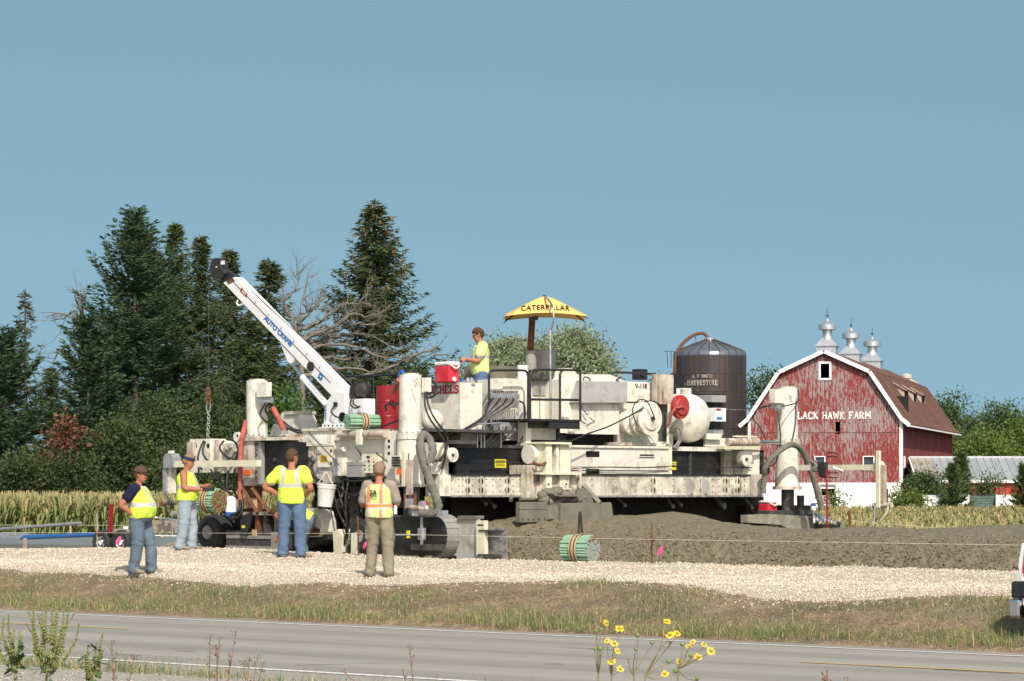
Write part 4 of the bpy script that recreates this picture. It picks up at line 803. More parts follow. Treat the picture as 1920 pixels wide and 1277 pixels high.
slab_text('lettering', 'BLACK HAWK FARM', (xl(1486), -0.012, zl(785.5)), (1, 0, 0), (0, 0, 1), xl(1631) - xl(1486), 0.50, MAT['letwhite'], barn, 0.02, False, 0.05)
def ventilator(y, k=1.0):
    mb = MB(); b = 11.75
    mb.box2((-.66 * k, y - .66 * k, b - .5), (.66 * k, y + .66 * k, b + 0.55)); mb.box2((-.76 * k, y - .76 * k, b + 0.552), (.76 * k, y + .76 * k, b + 0.60))
    v0 = [(-.74 * k, y - .74 * k, b + .602), (.74 * k, y - .74 * k, b + .602), (.74 * k, y + .74 * k, b + .602), (-.74 * k, y + .74 * k, b + .602)]; z1 = b + 1.14
    v1 = [(-.3 * k, y - .3 * k, z1), (.3 * k, y - .3 * k, z1), (.3 * k, y + .3 * k, z1), (-.3 * k, y + .3 * k, z1)]
    mb.add(v0 + v1, [(0, 1, 5, 4), (1, 2, 6, 5), (2, 3, 7, 6), (3, 0, 4, 7), (4, 5, 6, 7)])
    o = mb.build('ventilator', GALV, barn, False)
    MB().lathe((0, y, z1 - .12), Z, [(.40 * k, 0), (.33 * k, .25), (.32 * k, .6), (.40 * k, .68), (.62 * k, .70), (.62 * k, 1.04), (.54 * k, 1.08), (.18 * k, 1.28), (.09 * k, 1.42), (0, 1.46)], 20).build('ventilator_cap', GALV, o, False)
    MB().tube([(0, y, z1 + 1.4), (0, y, z1 + 2.05)], 0.02, 5).sphere((0, y, z1 + 1.55), 0.09, 8, 6).build('finial', MAT['steel'], o, False)
ventilator(1.3); ventilator(12.9, 1.05); ventilator(24.5, 1.1)
for yy in (10.0, 15.5, 20.5):   # three small roof hoods
    mb = MB(); mb.add([(3.45, yy, 10.1), (4.25, yy, 9.5), (4.25, yy, 8.85), (3.45, yy + 2.2, 10.1), (4.25, yy + 2.2, 9.5), (4.25, yy + 2.2, 8.85)], [(0, 1, 2), (3, 5, 4), (0, 3, 4, 1)]); mb.add([(4.22, yy, 8.9), (4.22, yy + 2.2, 8.9), (4.22, yy + 2.2, 9.5), (4.22, yy, 9.5)], [(0, 1, 2, 3)], mi=1)
    mb.build('roof_hood', [WOODT, DARKSHADE], barn, False); MB().prism([(3.1, yy - .12, 10.32), (4.4, yy - .12, 9.52), (4.4, yy - .12, 9.60), (3.1, yy - .12, 10.40)], (0, 2.4, 0)).build('hood_roof', SHINGLE, barn, False); MB().prism([(3.1, yy - .16, 10.29), (4.4, yy - .16, 9.49), (4.4, yy - .16, 9.56), (3.1, yy - .16, 10.36)], (0, 0.035, 0)).build('hood_trim', WOODT, barn, False)

FADED = worn_paint('faded_silo_lettering', (0.52, 0.47, 0.42), grime=(0.15, 0.09, 0.06), g=0.5, rs=0.7, sp=0.75)
# --- dark blue glass-lined silo
m = NT('enamel_silo_plate'); oi = m.n.new('ShaderNodeObjectInfo'); n1 = m.noise(1.0, 6, 0.7, m.coord((3.2, 3.2, 0.12))); n2 = m.noise(2, 4)
f_ = m.math('ADD', n1, m.math('MULTIPLY', m.math('ADD', oi.outputs['Random'], -0.5), 0.22))
m.col(m.mix(m.ramp(f_, [(0.40, 0.0), (0.52, 0.45), (0.62, 1.0)]), m.mix(oi.outputs['Random'], (0.042, 0.040, 0.045), (0.085, 0.088, 0.11)), m.mix(n2, (0.045, 0.032, 0.026), (0.095, 0.062, 0.045)))).set(0.38, 0.25, 0.5).bump(m.wave(9, None, 'Y'), 0.15, 0.02); ENAM = m.m
m = NT('enamel_silo_roof'); n1 = m.noise(2.5, 5); m.col(m.mix(n1, (0.10, 0.11, 0.14), (0.19, 0.205, 0.235))).set(0.3, 0.4); ENAMR = m.m
SEAM = plain('rusty_seam', (0.06, 0.04, 0.03), 0.7, 0.2, 0.4, 9)
SC = at(1331, 915, 215); silo = empty('silo', (SC.x, SC.y, -0.55), 0, 'dark blue rust-streaked steel silo left of the barn', 'silo'); RS = 2.81; NP = 22; RH = 1.40; ztop = 12.75
def cyl_panel(a0, a1, z0, z1, r, n=4):
    mb = MB(); vs = [(r * math.cos(a0 + (a1 - a0) * i / n), r * math.sin(a0 + (a1 - a0) * i / n), z) for z in (z0, z1) for i in range(n + 1)]
    mb.add(vs, [(i, i + 1, n + 2 + i, n + 1 + i) for i in range(n)], True); return mb
da = 2 * math.pi / NP; pm = cyl_panel(0.004, da - 0.004, 0.008, RH - 0.008, RS).mesh('panel', ENAM); seam = MB().box((RS + 0.012, 0, RH / 2), (0.02, 0.045, RH / 2)).mesh('seam', SEAM)
rp = MB(); vs = []
for r_, z_ in ((RS, 0), (RS * 0.985, 0.22), (RS * 0.93, 0.40), (RS * 0.5, 0.90), (0.35, 1.30)): vs += [(r_ * math.cos(a_), r_ * math.sin(a_), z_) for a_ in (0.004, da / 2, da - 0.004)]
rp.add(vs, [(3 * i + j, 3 * i + j + 1, 3 * i + j + 4, 3 * i + j + 3) for i in range(4) for j in range(2)], True); rpm = rp.mesh('roof_panel', ENAMR)
rs_ = MB(); rs_.tube([(RS * 1.005, 0, 0), (RS * 0.99, 0, 0.24), (RS * 0.935, 0, 0.42), (RS * 0.5, 0, 0.93), (0.35, 0, 1.32)], 0.035, 5); rsm = rs_.mesh('roof_rib', SEAM)
for k in range(NP):
    a_ = k * da + 0.05; front = math.sin(a_ + da / 2) < 0.35
    for j in range(9):
        if front: o = link_mesh('panel', pm, silo, (0, 0, ztop - (j + 1) * RH)); o.rotation_euler = (0, 0, a_); o = link_mesh('seam', seam, silo, (0, 0, ztop - (j + 1) * RH)); o.rotation_euler = (0, 0, a_)
    o = link_mesh('roof_panel', rpm, silo, (0, 0, ztop)); o.rotation_euler = (0, 0, a_); o = link_mesh('roof_rib', rsm, silo, (0, 0, ztop)); o.rotation_euler = (0, 0, a_)
MB().lathe((0, 0, 0.0), Z, [(RS - 0.04, 0), (RS - 0.04, ztop)], 44).build('inner_shell', SEAM, silo, False)
for j in range(1, 9): MB().lathe((0, 0, ztop - j * RH - 0.03), Z, [(RS + 0.005, 0), (RS + 0.03, 0.01), (RS + 0.03, 0.05), (RS + 0.005, 0.06)], 44).build('ring_seam', GALV if j in (3, 5) else SEAM, silo, False)
MB().lathe((0, 0, ztop + 1.28), Z, [(0.42, 0), (0.42, 0.12), (0.30, 0.18), (0, 0.2)], 16).build('roof_cap', GALV, silo, False)
zs = lambda py: HC - (py - HY) * 215 / F + 0.55; xs = lambda px: (px - 1331) * 215 / F
MB().tube(crom([(xs(1263), -0.9, zs(740)), (xs(1264), -0.9, zs(690)), (xs(1268), -0.8, zs(662)), (xs(1283), -0.5, zs(641)), (xs(1302), -0.2, zs(628)), (xs(1318), 0, zs(625)), (xs(1327), 0, zs(633)), (xs(1330), 0, zs(642))], 5), 0.13, 8).build('fill_pipe', MAT['rust'], silo, False)
mb = MB(); [mb.tube([(xs(a_), -0.4, zs(b_)), (xs(c_), -0.3, zs(d_))], 0.025, 4) for a_, b_, c_, d_ in [(1245, 659, 1268, 660), (1270, 655, 1300, 630), (1305, 645, 1303, 628), (1250, 659, 1252, 690), (1258, 660, 1258, 690)]]; mb.build('pipe_brace', MAT['steel'], silo, False)
for word, x0, x1, y0, y1 in (('HARVESTORE', 1286, 1341, 725, 714), ('A O SMITH', 1295, 1331, 711, 704)):
    n = len(word); wd = (x1 - x0) / n
    for i, ch in enumerate(word):
        if ch == ' ': continue
        px = x0 + wd * (i + 0.5); th = math.asin((px - 1331) / 68.5); right = Vector((math.cos(th), math.sin(th), 0)); c = Vector((math.sin(th), -math.cos(th), 0)) * (RS + 0.06); wl_ = wd / math.cos(th) * 215 / F * 1.0
        slab_text('letter', ch, c - right * wl_ / 2 + Z * zs(y0), right, Z, wl_ * .92, (y0 - y1) * 215 / F * .9, FADED, silo, 0.02, False)
# --- cream silo behind the barn
p = at(1700, 900, 268); ts = empty('silo', (p.x, 268, -0.55), 0, 'cream domed silo peeping out behind the barn roof', 'silo'); TAN = plain('cream_silo', (0.50, 0.44, 0.34), 0.8, 0, 0.1, 2)
zz2 = lambda py: HC - (py - HY) * 268 / F + 0.55; MB().lathe((0, 0, 0), Z, [(2.4, 0), (2.4, zz2(752))], 30).build('wall', TAN, ts, False)
MB().lathe((0, 0, zz2(752)), Z, [(2.75, -0.1), (2.75, 0), (2.5, 0.25), (1.7, 1.3), (0.7, 2.0), (0.3, 2.15), (0.5, 2.2), (0.5, 2.5), (0, 2.7)], 26).build('roof', TAN, ts, False)
# --- low shed with ribbed metal roof
shed = empty('shed', (at(1722, 915, 187).x, 187, -0.55), 0, 'long low red shed with grey ribbed metal roof beside the barn', 'shed'); LS = 12.5
m = NT('grey_metal_roof'); oi = m.n.new('ShaderNodeObjectInfo'); n1 = m.noise(1.0, 5, 0.6, m.coord((4, 4, 0.5))); n2 = m.noise(3.5, 3)
b_ = m.mix(oi.outputs['Random'], (0.25, 0.265, 0.275), (0.30, 0.315, 0.325)); b_ = m.mix(m.ramp(n2, [(0.70, 0.0), (0.74, 0.8)]), b_, (0.22, 0.09, 0.06)); m.col(b_).set(0.6, 0.1); MROOF = m.m
m = NT('tan_metal_roof'); n1 = m.noise(1.0, 5, 0.6, m.coord((4, 4, 0.5))); m.col(m.mix(m.ramp(n1, [(0.5, 0.0), (0.65, 1.0)]), (0.33, 0.30, 0.26), (0.26, 0.13, 0.06))).set(0.55, 0.2); TROOF = m.m
ze, zr = 3.24, 4.66; nrm = Vector((0, -(zr - ze), 3.4)).normalized(); pw = 0.50
def rpanel(mat):
    mb = MB(); a = Vector((0, -0.25, ze - 0.12)); b = Vector((0, 3.4, zr)); mb.prism([a, a + Vector((pw - .01, 0, 0)), b + Vector((pw - .01, 0, 0)), b], nrm * 0.03); mb.prism([a + nrm * .031, a + nrm * .031 + Vector((.06, 0, 0)), b + nrm * .031 + Vector((.06, 0, 0)), b + nrm * .031], nrm * 0.035); return mb.mesh('roof_panel', mat)
rg, rt = rpanel(MROOF), rpanel(TROOF)
for i in range(25): link_mesh('roof_panel', rt if i < 3 else rg, shed, (i * pw - 0.1, 0, 0))
wp = MB().box((0.195, 0.0, 1.6), (0.19, 0.02, 1.60)).box((0.02, -0.03, 1.6), (0.02, 0.012, 1.6)).mesh('wall_panel', SHRED)
for i in range(31): link_mesh('wall_panel', wp, shed, (0.3 + i * 0.4, 0, 0))
MB().box2((-0.12, 3.2, zr - 0.05), (LS, 3.6, zr + 0.07)).build('ridge_cap', GALV, shed, False); MB().box2((0.1, -0.36, ze - 0.34), (LS, -0.26, ze - 0.14)).build('eave_trim', BWHITE, shed, False)
MB().prism([(0.2, 0, 0), (0.2, 6.8, 0), (0.2, 6.8, ze), (0.2, 3.4, zr - 0.06), (0.2, 0, ze - 0.1)], (0.06, 0, 0)).build('end_wall', SHRED, shed, False)
MB().prism([(-0.2, -0.25, ze - 0.14), (-0.2, 3.4, zr), (-0.2, 3.4, zr - 0.2), (-0.2, -0.25, ze - 0.34)], (0.1, 0, 0)).build('rake_trim', BWHITE, shed, False); MB().box2((0.3, 6.7, 0), (LS, 6.8, ze)).build('back_wall', SHRED, shed, False)
MB().prism([(-0.1, 3.4, zr), (LS, 3.4, zr), (LS, 6.9, ze), (-0.1, 6.9, ze)], (0, 0, 0.03)).build('back_roof', MROOF, shed, False)
# --- hoop huts
HGREEN = NT('green_shingle'); br = HGREEN.n.new('ShaderNodeTexBrick'); br.inputs['Scale'].default_value = 1; br.inputs['Brick Width'].default_value = 0.5; br.inputs['Row Height'].default_value = 0.16; br.inputs['Color1'].default_value = (0.05, 0.09, 0.065, 1); br.inputs['Color2'].default_value = (0.075, 0.125, 0.095, 1); br.inputs['Mortar'].default_value = (0.03, 0.05, 0.04, 1)
sx = HGREEN.n.new('ShaderNodeSeparateXYZ'); HGREEN.link(HGREEN.tc.outputs['Object'], sx.inputs[0]); cb = HGREEN.n.new('ShaderNodeCombineXYZ'); HGREEN.link(sx.outputs['X'], cb.inputs[0]); HGREEN.link(sx.outputs['Z'], cb.inputs[1]); HGREEN.link(cb.outputs[0], br.inputs['Vector']); HGREEN.col(br.outputs['Color']).set(0.8); HGREEN = HGREEN.m
HWHITE = worn_paint('white_hut_sheet', (0.66, 0.65, 0.61), grime=(0.4, 0.37, 0.3), g=0.62, rs=0.8, sp=0.78, rough=0.6)
def hut(px0, px1, Y, mat, label, rr=2.12, rz=-0.18):
    x0 = (px0 - CX) / F * Y; L = (px1 - px0) / F * Y / math.cos(rz); e = empty('hoop_hut', (x0, Y, -0.55), rz, label, 'hut', 'hoop huts in the farmyard'); n = 20
    arc = [(rr * 0.75 * math.cos(math.pi * i / n), rr * math.sin(math.pi * i / n) ** 0.8) for i in range(n + 1)]
    vs = [(x, -c, s) for x in (0, L) for c, s in arc]; mb = MB(); mb.add(vs, [(i, i + 1, n + 2 + i, n + 1 + i) for i in range(n)], True); mb.build('shell', mat, e, False)
    for x in (0.02, L - 0.02): MB().add([(x, -c * .98, s * .98) for c, s in arc], [list(range(n + 1))]) or 0
    mb = MB(); mb.prism([(0.03, -c * .97, s * .97) for c, s in arc], (0.03, 0, 0)); mb.build('end_wall', HWHITE, e, False); mb = MB(); mb.prism([(L - 0.06, -c * .97, s * .97) for c, s in arc], (0.03, 0, 0)); mb.build('end_wall', HWHITE, e, False)
    mb = MB(); [mb.tube([(x, -c * 1.01, s * 1.01) for c, s in arc], 0.03, 4) for x in (0.0, L)]; mb.build('hoop', HWHITE, e, False)
hut(1731, 1762, 168, HWHITE, 'white hoop hut behind the spreading cedar, nearest the barn'); hut(1795, 1816, 169, HWHITE, 'narrow white hoop hut left of the green shingled one'); hut(1817, 1867, 169, HGREEN, 'green shingled hoop hut between two white ones', 2.1); hut(1868, 1905, 168, HWHITE, 'white hoop hut right of the green shingled one', 2.14)
# ================================================================== THE SLIPFORM PAVER
TL, SF = 35.36, -39.5
_l1 = pp(770, 915, TL)
PV = empty('concrete_paver', (_l1.x + 2.0, _l1.y + 2.5, 0.5), 0, 'large dirty white concrete paving machine on crawler tracks', 'paving machine')
Wm = MAT
def zq(py, px, q): return HC - (py - HY) / F * Yv(px, q)
def PX(px, z, q): Y = Yv(px, q); return Vector(((px - CX) / F * Y, Y, z))
def ext(q, d): return V * d if q > 0 else -U * d
def OUT(q): return -V if q > 0 else U            # outward normal of a plane
def RGT(q): return U if q > 0 else V             # rightwards along a plane
def B(name, x0, x1, y0, y1, q, d, mat, parent=None, bev=0.008):
    xm = (x0 + x1) / 2; za, zb = zq(y0, xm, q), zq(y1, xm, q)
    return MB().prism([PX(x0, zb, q), PX(x1, zb, q), PX(x1, za, q), PX(x0, za, q)], ext(q, d)).build(name, Wm[mat] if isinstance(mat, str) else mat, parent or PV, bevel=bev)
def G(name, pts, q, d, mat, parent=None, bev=0.008):
    return MB().prism([pp(x, y, q) for x, y in pts], ext(q, d)).build(name, Wm[mat], parent or PV, bevel=bev)
def VC(name, px, q, prof, mat, parent=None, n=28, sharp=True):
    """upright turned part; prof rows (radius in photo pixels, photo row), bottom to top"""
    b = pp(px, HY, q); k = b.y / F; b.z = 0
    return MB().lathe(b, Z, [(r * k, HC - (y - HY) * k) for r, y in prof], n, sharp=sharp).build(name, Wm[mat], parent or PV)
def DISC(name, px, py, r, q, d, mat, parent=None, n=26, bev=0.006, proud=0.0):
    c = pp(px, py, q); k = c.y / F; o_ = OUT(q); return MB().cyl(c + o_ * proud, c - o_ * d, r * k, None, n).build(name, Wm[mat], parent or PV, bevel=bev)
def H(name, pts, r, mat='hose', parent=None, n=7, k=6): return MB().tube(crom([pp(*p) for p in pts], k), r, n).build(name, Wm[mat], parent or PV)
def BAR(name, a, b, r, mat, parent=None, n=8): return MB().tube([pp(*a), pp(*b)], r, n).build(name, Wm[mat], parent or PV)
def bolts(px_list, py_list, q, r, mat, parent, proud=0.012):
    for x in px_list:
        for y in py_list:
            c = pp(x, y, q); MB().cyl(c + OUT(q) * proud, c - OUT(q) * 0.005, r, None, 6).build('bolt', Wm[mat], parent)
def flange_bolts(px, py, rpx, q, parent, n=14, mat='greypaint'):
    c = pp(px, py, q); k = c.y / F
    for i in range(n):
        a = 2 * math.pi * i / n; p = c + Vector((math.cos(a), math.sin(a), 0)) * rpx * k
        if math.sin(a) < 0.3: MB().cyl(p, p + Z * 0.035, 0.018, None, 6).build('bolt', Wm[mat], parent)

# --- the three legs in view
def leg(px, q, prof_up, flange, prof_lo, base, box, boxq, post):
    up = VC('leg_column', px, q, prof_up, 'white'); VC('cap', px, q, [(prof_up[-1][0] * 0.8, prof_up[-1][1] - 0.1), (prof_up[-1][0] * 0.8, prof_up[-1][1] - 3), (0, prof_up[-1][1] - 3.2)], 'white2', up)
    VC('flange', px, q, flange, 'white2', up); flange_bolts(px, flange[-2][1], flange[0][0] - 2.2, q, up)
    if prof_lo: VC('leg_sleeve', px, q, prof_lo, 'white', up); VC('base_flange', px, q, base, 'white2', up)
    b = B('control_box', *box, boxq, 0.16 if boxq < 0 else 0.13, 'white'); xm = (box[0] + box[1]) / 2
    B('valve_block', xm - 6, box[1] - 2, box[3] + 1, box[3] + 11, boxq + (0.03 if boxq > 0 else -0.03), 0.2, 'galv', b)
    if post: VC('lift_post', px + post[0], q, [(post[1], post[3]), (post[1], post[2])], 'steel')
    return up
leg(482, TL, [(20, 818), (20, 714)], [(23, 825), (23, 818), (20, 817.9)], None, None, (481, 500, 717, 744), TL - 0.27, None)
leg(769.5, TL, [(21.5, 813), (21, 703)], [(27, 824), (27, 813), (21, 812.9)], [(27, 908), (25.5, 900), (25, 824)], [(31, 913), (31, 907), (27, 906.9)], (791, 799, 708, 735), TL + 0.1, (2, 15, 912, 1010))
leg(1476, -39.5, [(20, 828), (19.5, 727)], [(25, 834), (25, 826), (20, 825.9)], [(23.5, 913), (22.5, 898), (20.5, 855), (20, 834)], [(27, 918), (27, 912), (23, 911.9)], (1453, 1473, 730, 756), -39.25, (1, 12, 916, 985))
for (x0, y0) in ((772, 712), (776, 711), (780, 710)): H('scratch_mark', [(x0, y0, TL - 0.215), (x0 + 5, y0 + 8, TL - 0.22), (x0 + 9, y0 + 16, TL - 0.20)], 0.006, 'ink', None, 4)
for (x0, y0) in ((1476, 737), (1478, 742), (1480, 748)): H('scratch_mark', [(x0, y0, -39.28), (x0 + 7, y0 + 6, -39.29), (x0 + 13, y0 + 9, -39.33)], 0.006, 'ink', None, 4)

# --- rear near corner (under and behind the left leg)
B('mounting_plate', 456, 528, 820, 826, TL - 0.3, 0.75, 'white2'); B('leg_bracket', 456, 476, 826, 911, TL - 0.25, 0.5, 'white2')
pl = B('bolt_plate', 476, 489, 828, 908, TL - 0.22, 0.3, 'greypaint'); bolts([482], [833, 842.5, 852, 884, 895], TL - 0.22, 0.028, 'rust', pl, 0.04)
bp = G('bolster_plate', [(487, 829), (573, 829), (573, 880), (566, 897), (500, 898), (487, 892)], TL - 0.12, 0.35, 'blackpanel'); DISC('recess', 514, 862, 8.5, TL - 0.125, 0.02, 'grease_shade', bp); DISC('port', 514, 862, 4, TL - 0.14, 0.03, 'steel', bp)
G('lower_gusset', [(487, 899), (566, 898), (540, 918), (500, 918)], TL - 0.05, 0.3, 'grease_shade'); B('reflector', 456.5, 469, 881, 891, TL - 0.262, 0.02, 'orange')
DISC('sheave', 443, 819, 9, TL - 0.05, 0.06, 'white'); DISC('sheave_hole', 445, 817, 2.5, TL - 0.055, 0.01, 'ink')
VC('lift_post', 476, TL, [(16, 975), (16, 905)], 'rust')
BAR('strut', (455, 916, TL - 0.35), (483, 962, TL - 0.35), 0.045, 'rust', None, 4); BAR('strut', (473, 916, TL - 0.35), (506, 961, TL - 0.35), 0.045, 'rust', None, 4)
# rear frame
B('frame_plate', 350, 361, 829, 856, TL + 0.3, 0.2, 'rusty'); f1 = B('frame_box', 356, 394, 823, 886, TL + 0.4, 0.5, 'white'); DISC('hole', 366, 836, 5, TL + 0.395, 0.01, 'ink', f1); DISC('hole', 390, 836, 4.5, TL + 0.395, 0.01, 'ink', f1)
B('frame_box', 396, 413, 824, 864, TL + 0.45, 0.45, 'white'); B('frame_rib', 403, 406, 824, 864, TL + 0.36, 0.09, 'rusty'); B('frame_box', 414, 446, 831, 887, TL + 0.5, 0.4, 'white2'); B('frame_beam', 356, 456, 862, 884, TL + 0.55, 0.4, 'white2'); B('frame_beam', 446, 458, 826, 900, TL + 0.2, 0.3, 'white')
for i, (x, y) in enumerate([(420, 842), (428, 838), (437, 845), (424, 858), (434, 862), (443, 856), (430, 872), (417, 868)]): DISC('valve', x, y, 3.6, TL + 0.42, 0.12, 'galv' if i % 2 else 'white2')
# sensor arm and grade-sensor post on the rear corner
arm = B('sensor_arm', 322, 481, 863.5, 875.5, TL - 0.55, 0.12, 'cream'); po = B('sensor_post', 306, 321, 876, 925, TL - 0.5, 0.13, 'white'); B('slide_rail', 305, 311, 878, 922, TL - 0.56, 0.05, 'galv', po)
G('arm_clamp', [(306, 858), (311, 850), (320, 850), (325, 858), (325, 877), (306, 877)], TL - 0.6, 0.2, 'galv', po); B('clamp_top', 315, 321, 845, 850, TL - 0.55, 0.08, 'white', po)
BAR('sensor_rod', (310, 924, TL - 0.45), (310, 944, TL - 0.45), 0.02, 'galv', po); DISC('knob', 303, 945, 4.5, TL - 0.55, 0.1, 'rust', po); DISC('knob', 316, 943, 5.5, TL - 0.55, 0.1, 'steel', po); DISC('sensor_head', 322, 963, 5, TL - 0.5, 0.1, 'galv', po)
BAR('sensor_cross', (300, 945, TL - 0.48), (330, 945, TL - 0.48), 0.022, 'steel', po); H('sensor_wire', [(322, 968, TL - 0.45), (322, 985, TL - 0.45), (325, 1008, TL - 0.45)], 0.008, 'galv', po, 5); H('sensor_wire', [(311, 944, TL - 0.45), (312, 962, TL - 0.45), (321, 968, TL - 0.45)], 0.012, 'hose', po, 5)
for P_ in [[(382, 826, TL + .1), (374, 845, TL), (371, 862, TL - .1), (378, 880, TL - .2)], [(385, 828, TL + .1), (380, 848, TL), (388, 862, TL), (400, 870, TL)], [(420, 826, TL + .2), (412, 840, TL + .1), (424, 856, TL), (444, 862, TL + .1)], [(425, 824, TL + .2), (440, 828, TL + .1), (446, 844, TL), (442, 860, TL)], [(372, 873, TL), (374, 890, TL), (384, 894, TL), (394, 888, TL)], [(395, 880, TL), (404, 895, TL), (410, 900, TL), (414, 890, TL)], [(405, 884, TL + .1), (412, 905, TL), (424, 920, TL), (438, 925, TL + .1)], [(428, 884, TL + .2), (425, 905, TL + .1), (430, 925, TL + .1), (446, 935, TL + .1)], [(440, 880, TL + .2), (436, 910, TL + .2), (444, 930, TL + .2), (455, 940, TL + .2)], [(500, 753, TL - .2), (488, 775, TL - .28), (496, 788, TL - .25), (505, 795, TL - .1)], [(505, 755, TL - .1), (515, 780, TL + .1), (535, 800, TL + .3), (560, 812, TL + .4)], [(509, 758, TL - .05), (525, 785, TL + .2), (548, 803, TL + .4), (565, 808, TL + .5)], [(503, 757, TL - .15), (498, 770, TL - .1), (515, 790, TL + .1), (540, 806, TL + .2)], [(462, 785, TL + .3), (445, 808, TL + .4), (430, 822, TL + .5)]]: H('hydraulic_hose', P_, 0.022)
H('fabric_sleeve', [(461, 790, TL - .1), (455, 815, TL - .32), (452, 830, TL - .36), (450.5, 888, TL - .36), (450.5, 937, TL - .34)], [0.05] * 24 + [0.058], 'redhose', None, 10); H('fabric_sleeve', [(511, 764, TL - .15), (521, 782, TL - .1), (532, 806, TL)], 0.055, 'redhose', None, 10)
H('hose_bundle', [(450, 935, TL - .34), (451, 948, TL - .34), (444, 962, TL - .4), (430, 966, TL - .4), (420, 960, TL - .35)], 0.035, 'hose'); H('hose_bundle', [(453, 935, TL - .32), (455, 952, TL - .34), (446, 970, TL - .4), (428, 972, TL - .4)], 0.03, 'hose')
# things behind the rear leg
G('fan_housing', [(525, 815), (525, 782), (529, 773), (558, 772), (566, 788), (569, 815)], TL + 1.6, 0.4, 'white'); B('housing_rim', 533, 558, 771, 777, TL + 1.55, 0.5, 'white2'); G('guard_plate', [(505, 818), (512, 796), (524, 790), (527, 818)], TL + 1.0, 0.2, 'greypaint')
MB().tube([pp(527, 820, TL + .35), pp(562, 819, TL + .35)], 0.065, 14).build('pipe', Wm['rusty'], PV); B('deck_edge', 520, 570, 823, 829, TL + 0.15, 0.4, 'white2')

# --- rear near crawler track
track = B('track_frame', 424, 523, 996, 1029, TL - 0.25, 0.45, 'steel'); B('deck_plate', 447, 524, 960, 966, TL - 0.3, 0.5, 'rusty', track); B('dusty_skirt', 424, 524, 1004, 1010, TL - 0.27, 0.03, 'grit', track); B('dusty_skirt', 508, 524, 998, 1030, TL - 0.28, 0.03, 'grit', track); B('dusty_skirt', 423, 524, 1024, 1032, TL - 0.29, 0.05, 'grit', track)
for x in (456, 478, 494, 514): B('web', x, x + 6, 966, 998, TL - 0.26, 0.3, 'rust' if x == 478 else 'steel', track)
B('inner_plate', 440, 600, 955, 1032, TL + 0.1, 0.1, 'grease_shade', track)
c = pp(407, 998, TL - 0.05); MB().lathe(c - V * 0.26, V, [(0.0, 0.02), (0.20, 0.02), (0.21, 0.0), (0.33, 0.0), (0.36, 0.04), (0.36, 0.46), (0.33, 0.5)], 30).build('idler_wheel', Wm['rubber'], track); MB().lathe(c - V * 0.29, V, [(0, 0), (0.13, 0.0), (0.15, 0.03), (0.15, 0.1)], 9).build('idler_hub', Wm['grit'], track)
G('end_cover', [(569, 953), (588, 953), (596, 958), (602, 978), (602, 998), (596, 1007), (569, 1007)], TL - 0.2, 0.4, 'splash', track); G('rust_patch', [(570, 990), (584, 985), (600, 992), (598, 1004), (570, 1006)], TL - 0.205, 0.006, 'rust', track); G('crawler_pad', [(596, 948), (607, 975), (606, 1012), (560, 1034), (560, 1020), (597, 1008), (601, 985), (592, 955)], TL - 0.1, 0.42, 'rubber', track)
G('side_flap', [(449, 970), (470, 960), (471, 975), (461, 1004), (452, 1000)], TL - 0.34, 0.04, 'black', track); B('tag', 453, 459, 985, 990, TL - 0.345, 0.004, 'labely', track); B('tag', 472, 480, 993, 1006, TL - 0.28, 0.03, 'cardboard', track)

# --- near side cabinets between the legs
B('side_cabinet', 567, 622, 805, 836, TL - 0.1, 0.6, 'white'); B('cabinet_lid', 565, 624, 803, 808, TL - 0.14, 0.65, 'white2'); B('spec_sheet', 590, 612, 815, 833, TL - 0.105, 0.004, 'clean')
cab = B('cabinet_body', 574, 626, 836, 906, TL - 0.05, 0.6, 'white2'); dr = B('cabinet_door', 595, 621, 837, 876, TL - 0.09, 0.03, 'white', cab); cl = B('caution_label', 600, 613, 854, 867, TL - 0.095, 0.004, 'label', cab)
for i in range(3): B('print_line', 601.5, 611.5, 856.5 + i * 3.4, 858 + i * 3.4, TL - 0.098, 0.002, 'ink', cl, 0)
B('name_plate', 592, 604, 880, 888, TL - 0.055, 0.004, 'galv', cab); DISC('latch', 597, 852, 1.5, TL - 0.1, 0.02, 'steel', dr); B('door_hinge', 619, 621, 842, 848, TL - 0.1, 0.02, 'steel', dr); B('door_hinge', 619, 621, 866, 872, TL - 0.1, 0.02, 'steel', dr)
DISC('coupling', 582, 853, 4.5, TL - 0.1, 0.08, 'rusty'); DISC('coupling', 588, 860, 3.5, TL - 0.1, 0.08, 'galv')
for P_ in [[(580, 858, TL - .1), (578, 875, TL - .12), (584, 890, TL - .12), (598, 902, TL - .1)], [(586, 864, TL - .1), (583, 882, TL - .13), (592, 896, TL - .12), (604, 903, TL - .1)], [(584, 862, TL - .1), (586, 880, TL - .1), (594, 900, TL - .1), (600, 915, TL)]]: H('hydraulic_hose', P_, 0.024)
sp_ = B('side_panel', 625, 723, 824, 892, TL + 0.02, 0.5, 'white'); B('top_rail', 619, 724, 806, 825, TL - 0.05, 0.5, 'white2'); MB().tube([pp(636, 814, TL - .17), pp(722, 814, TL - .17)], 0.07, 14).build('roller_pipe', Wm['rusty'], PV)
B('hanger', 667, 676, 805, 834, TL - 0.27, 0.06, 'white'); hb = B('bolster_box', 721, 742, 808, 906, TL - 0.1, 0.4, 'white'); [DISC('hole', 729, y, 3.4, TL - 0.104, 0.01, 'ink', hb) for y in (827, 838, 850)]
for k_, (x0, y0) in enumerate([(666, 838), (669, 842), (672, 846)]): H('scratch_mark', [(x0, y0, TL), (x0 + 7, y0 + 9, TL), (x0 + 11, y0 + 17, TL)], 0.008, 'ink', None, 4)
MB().cyl(pp(634, 842, TL + .02), pp(646, 842, TL - .10), 0.05, None, 16).build('air_horn', Wm['white'], PV)
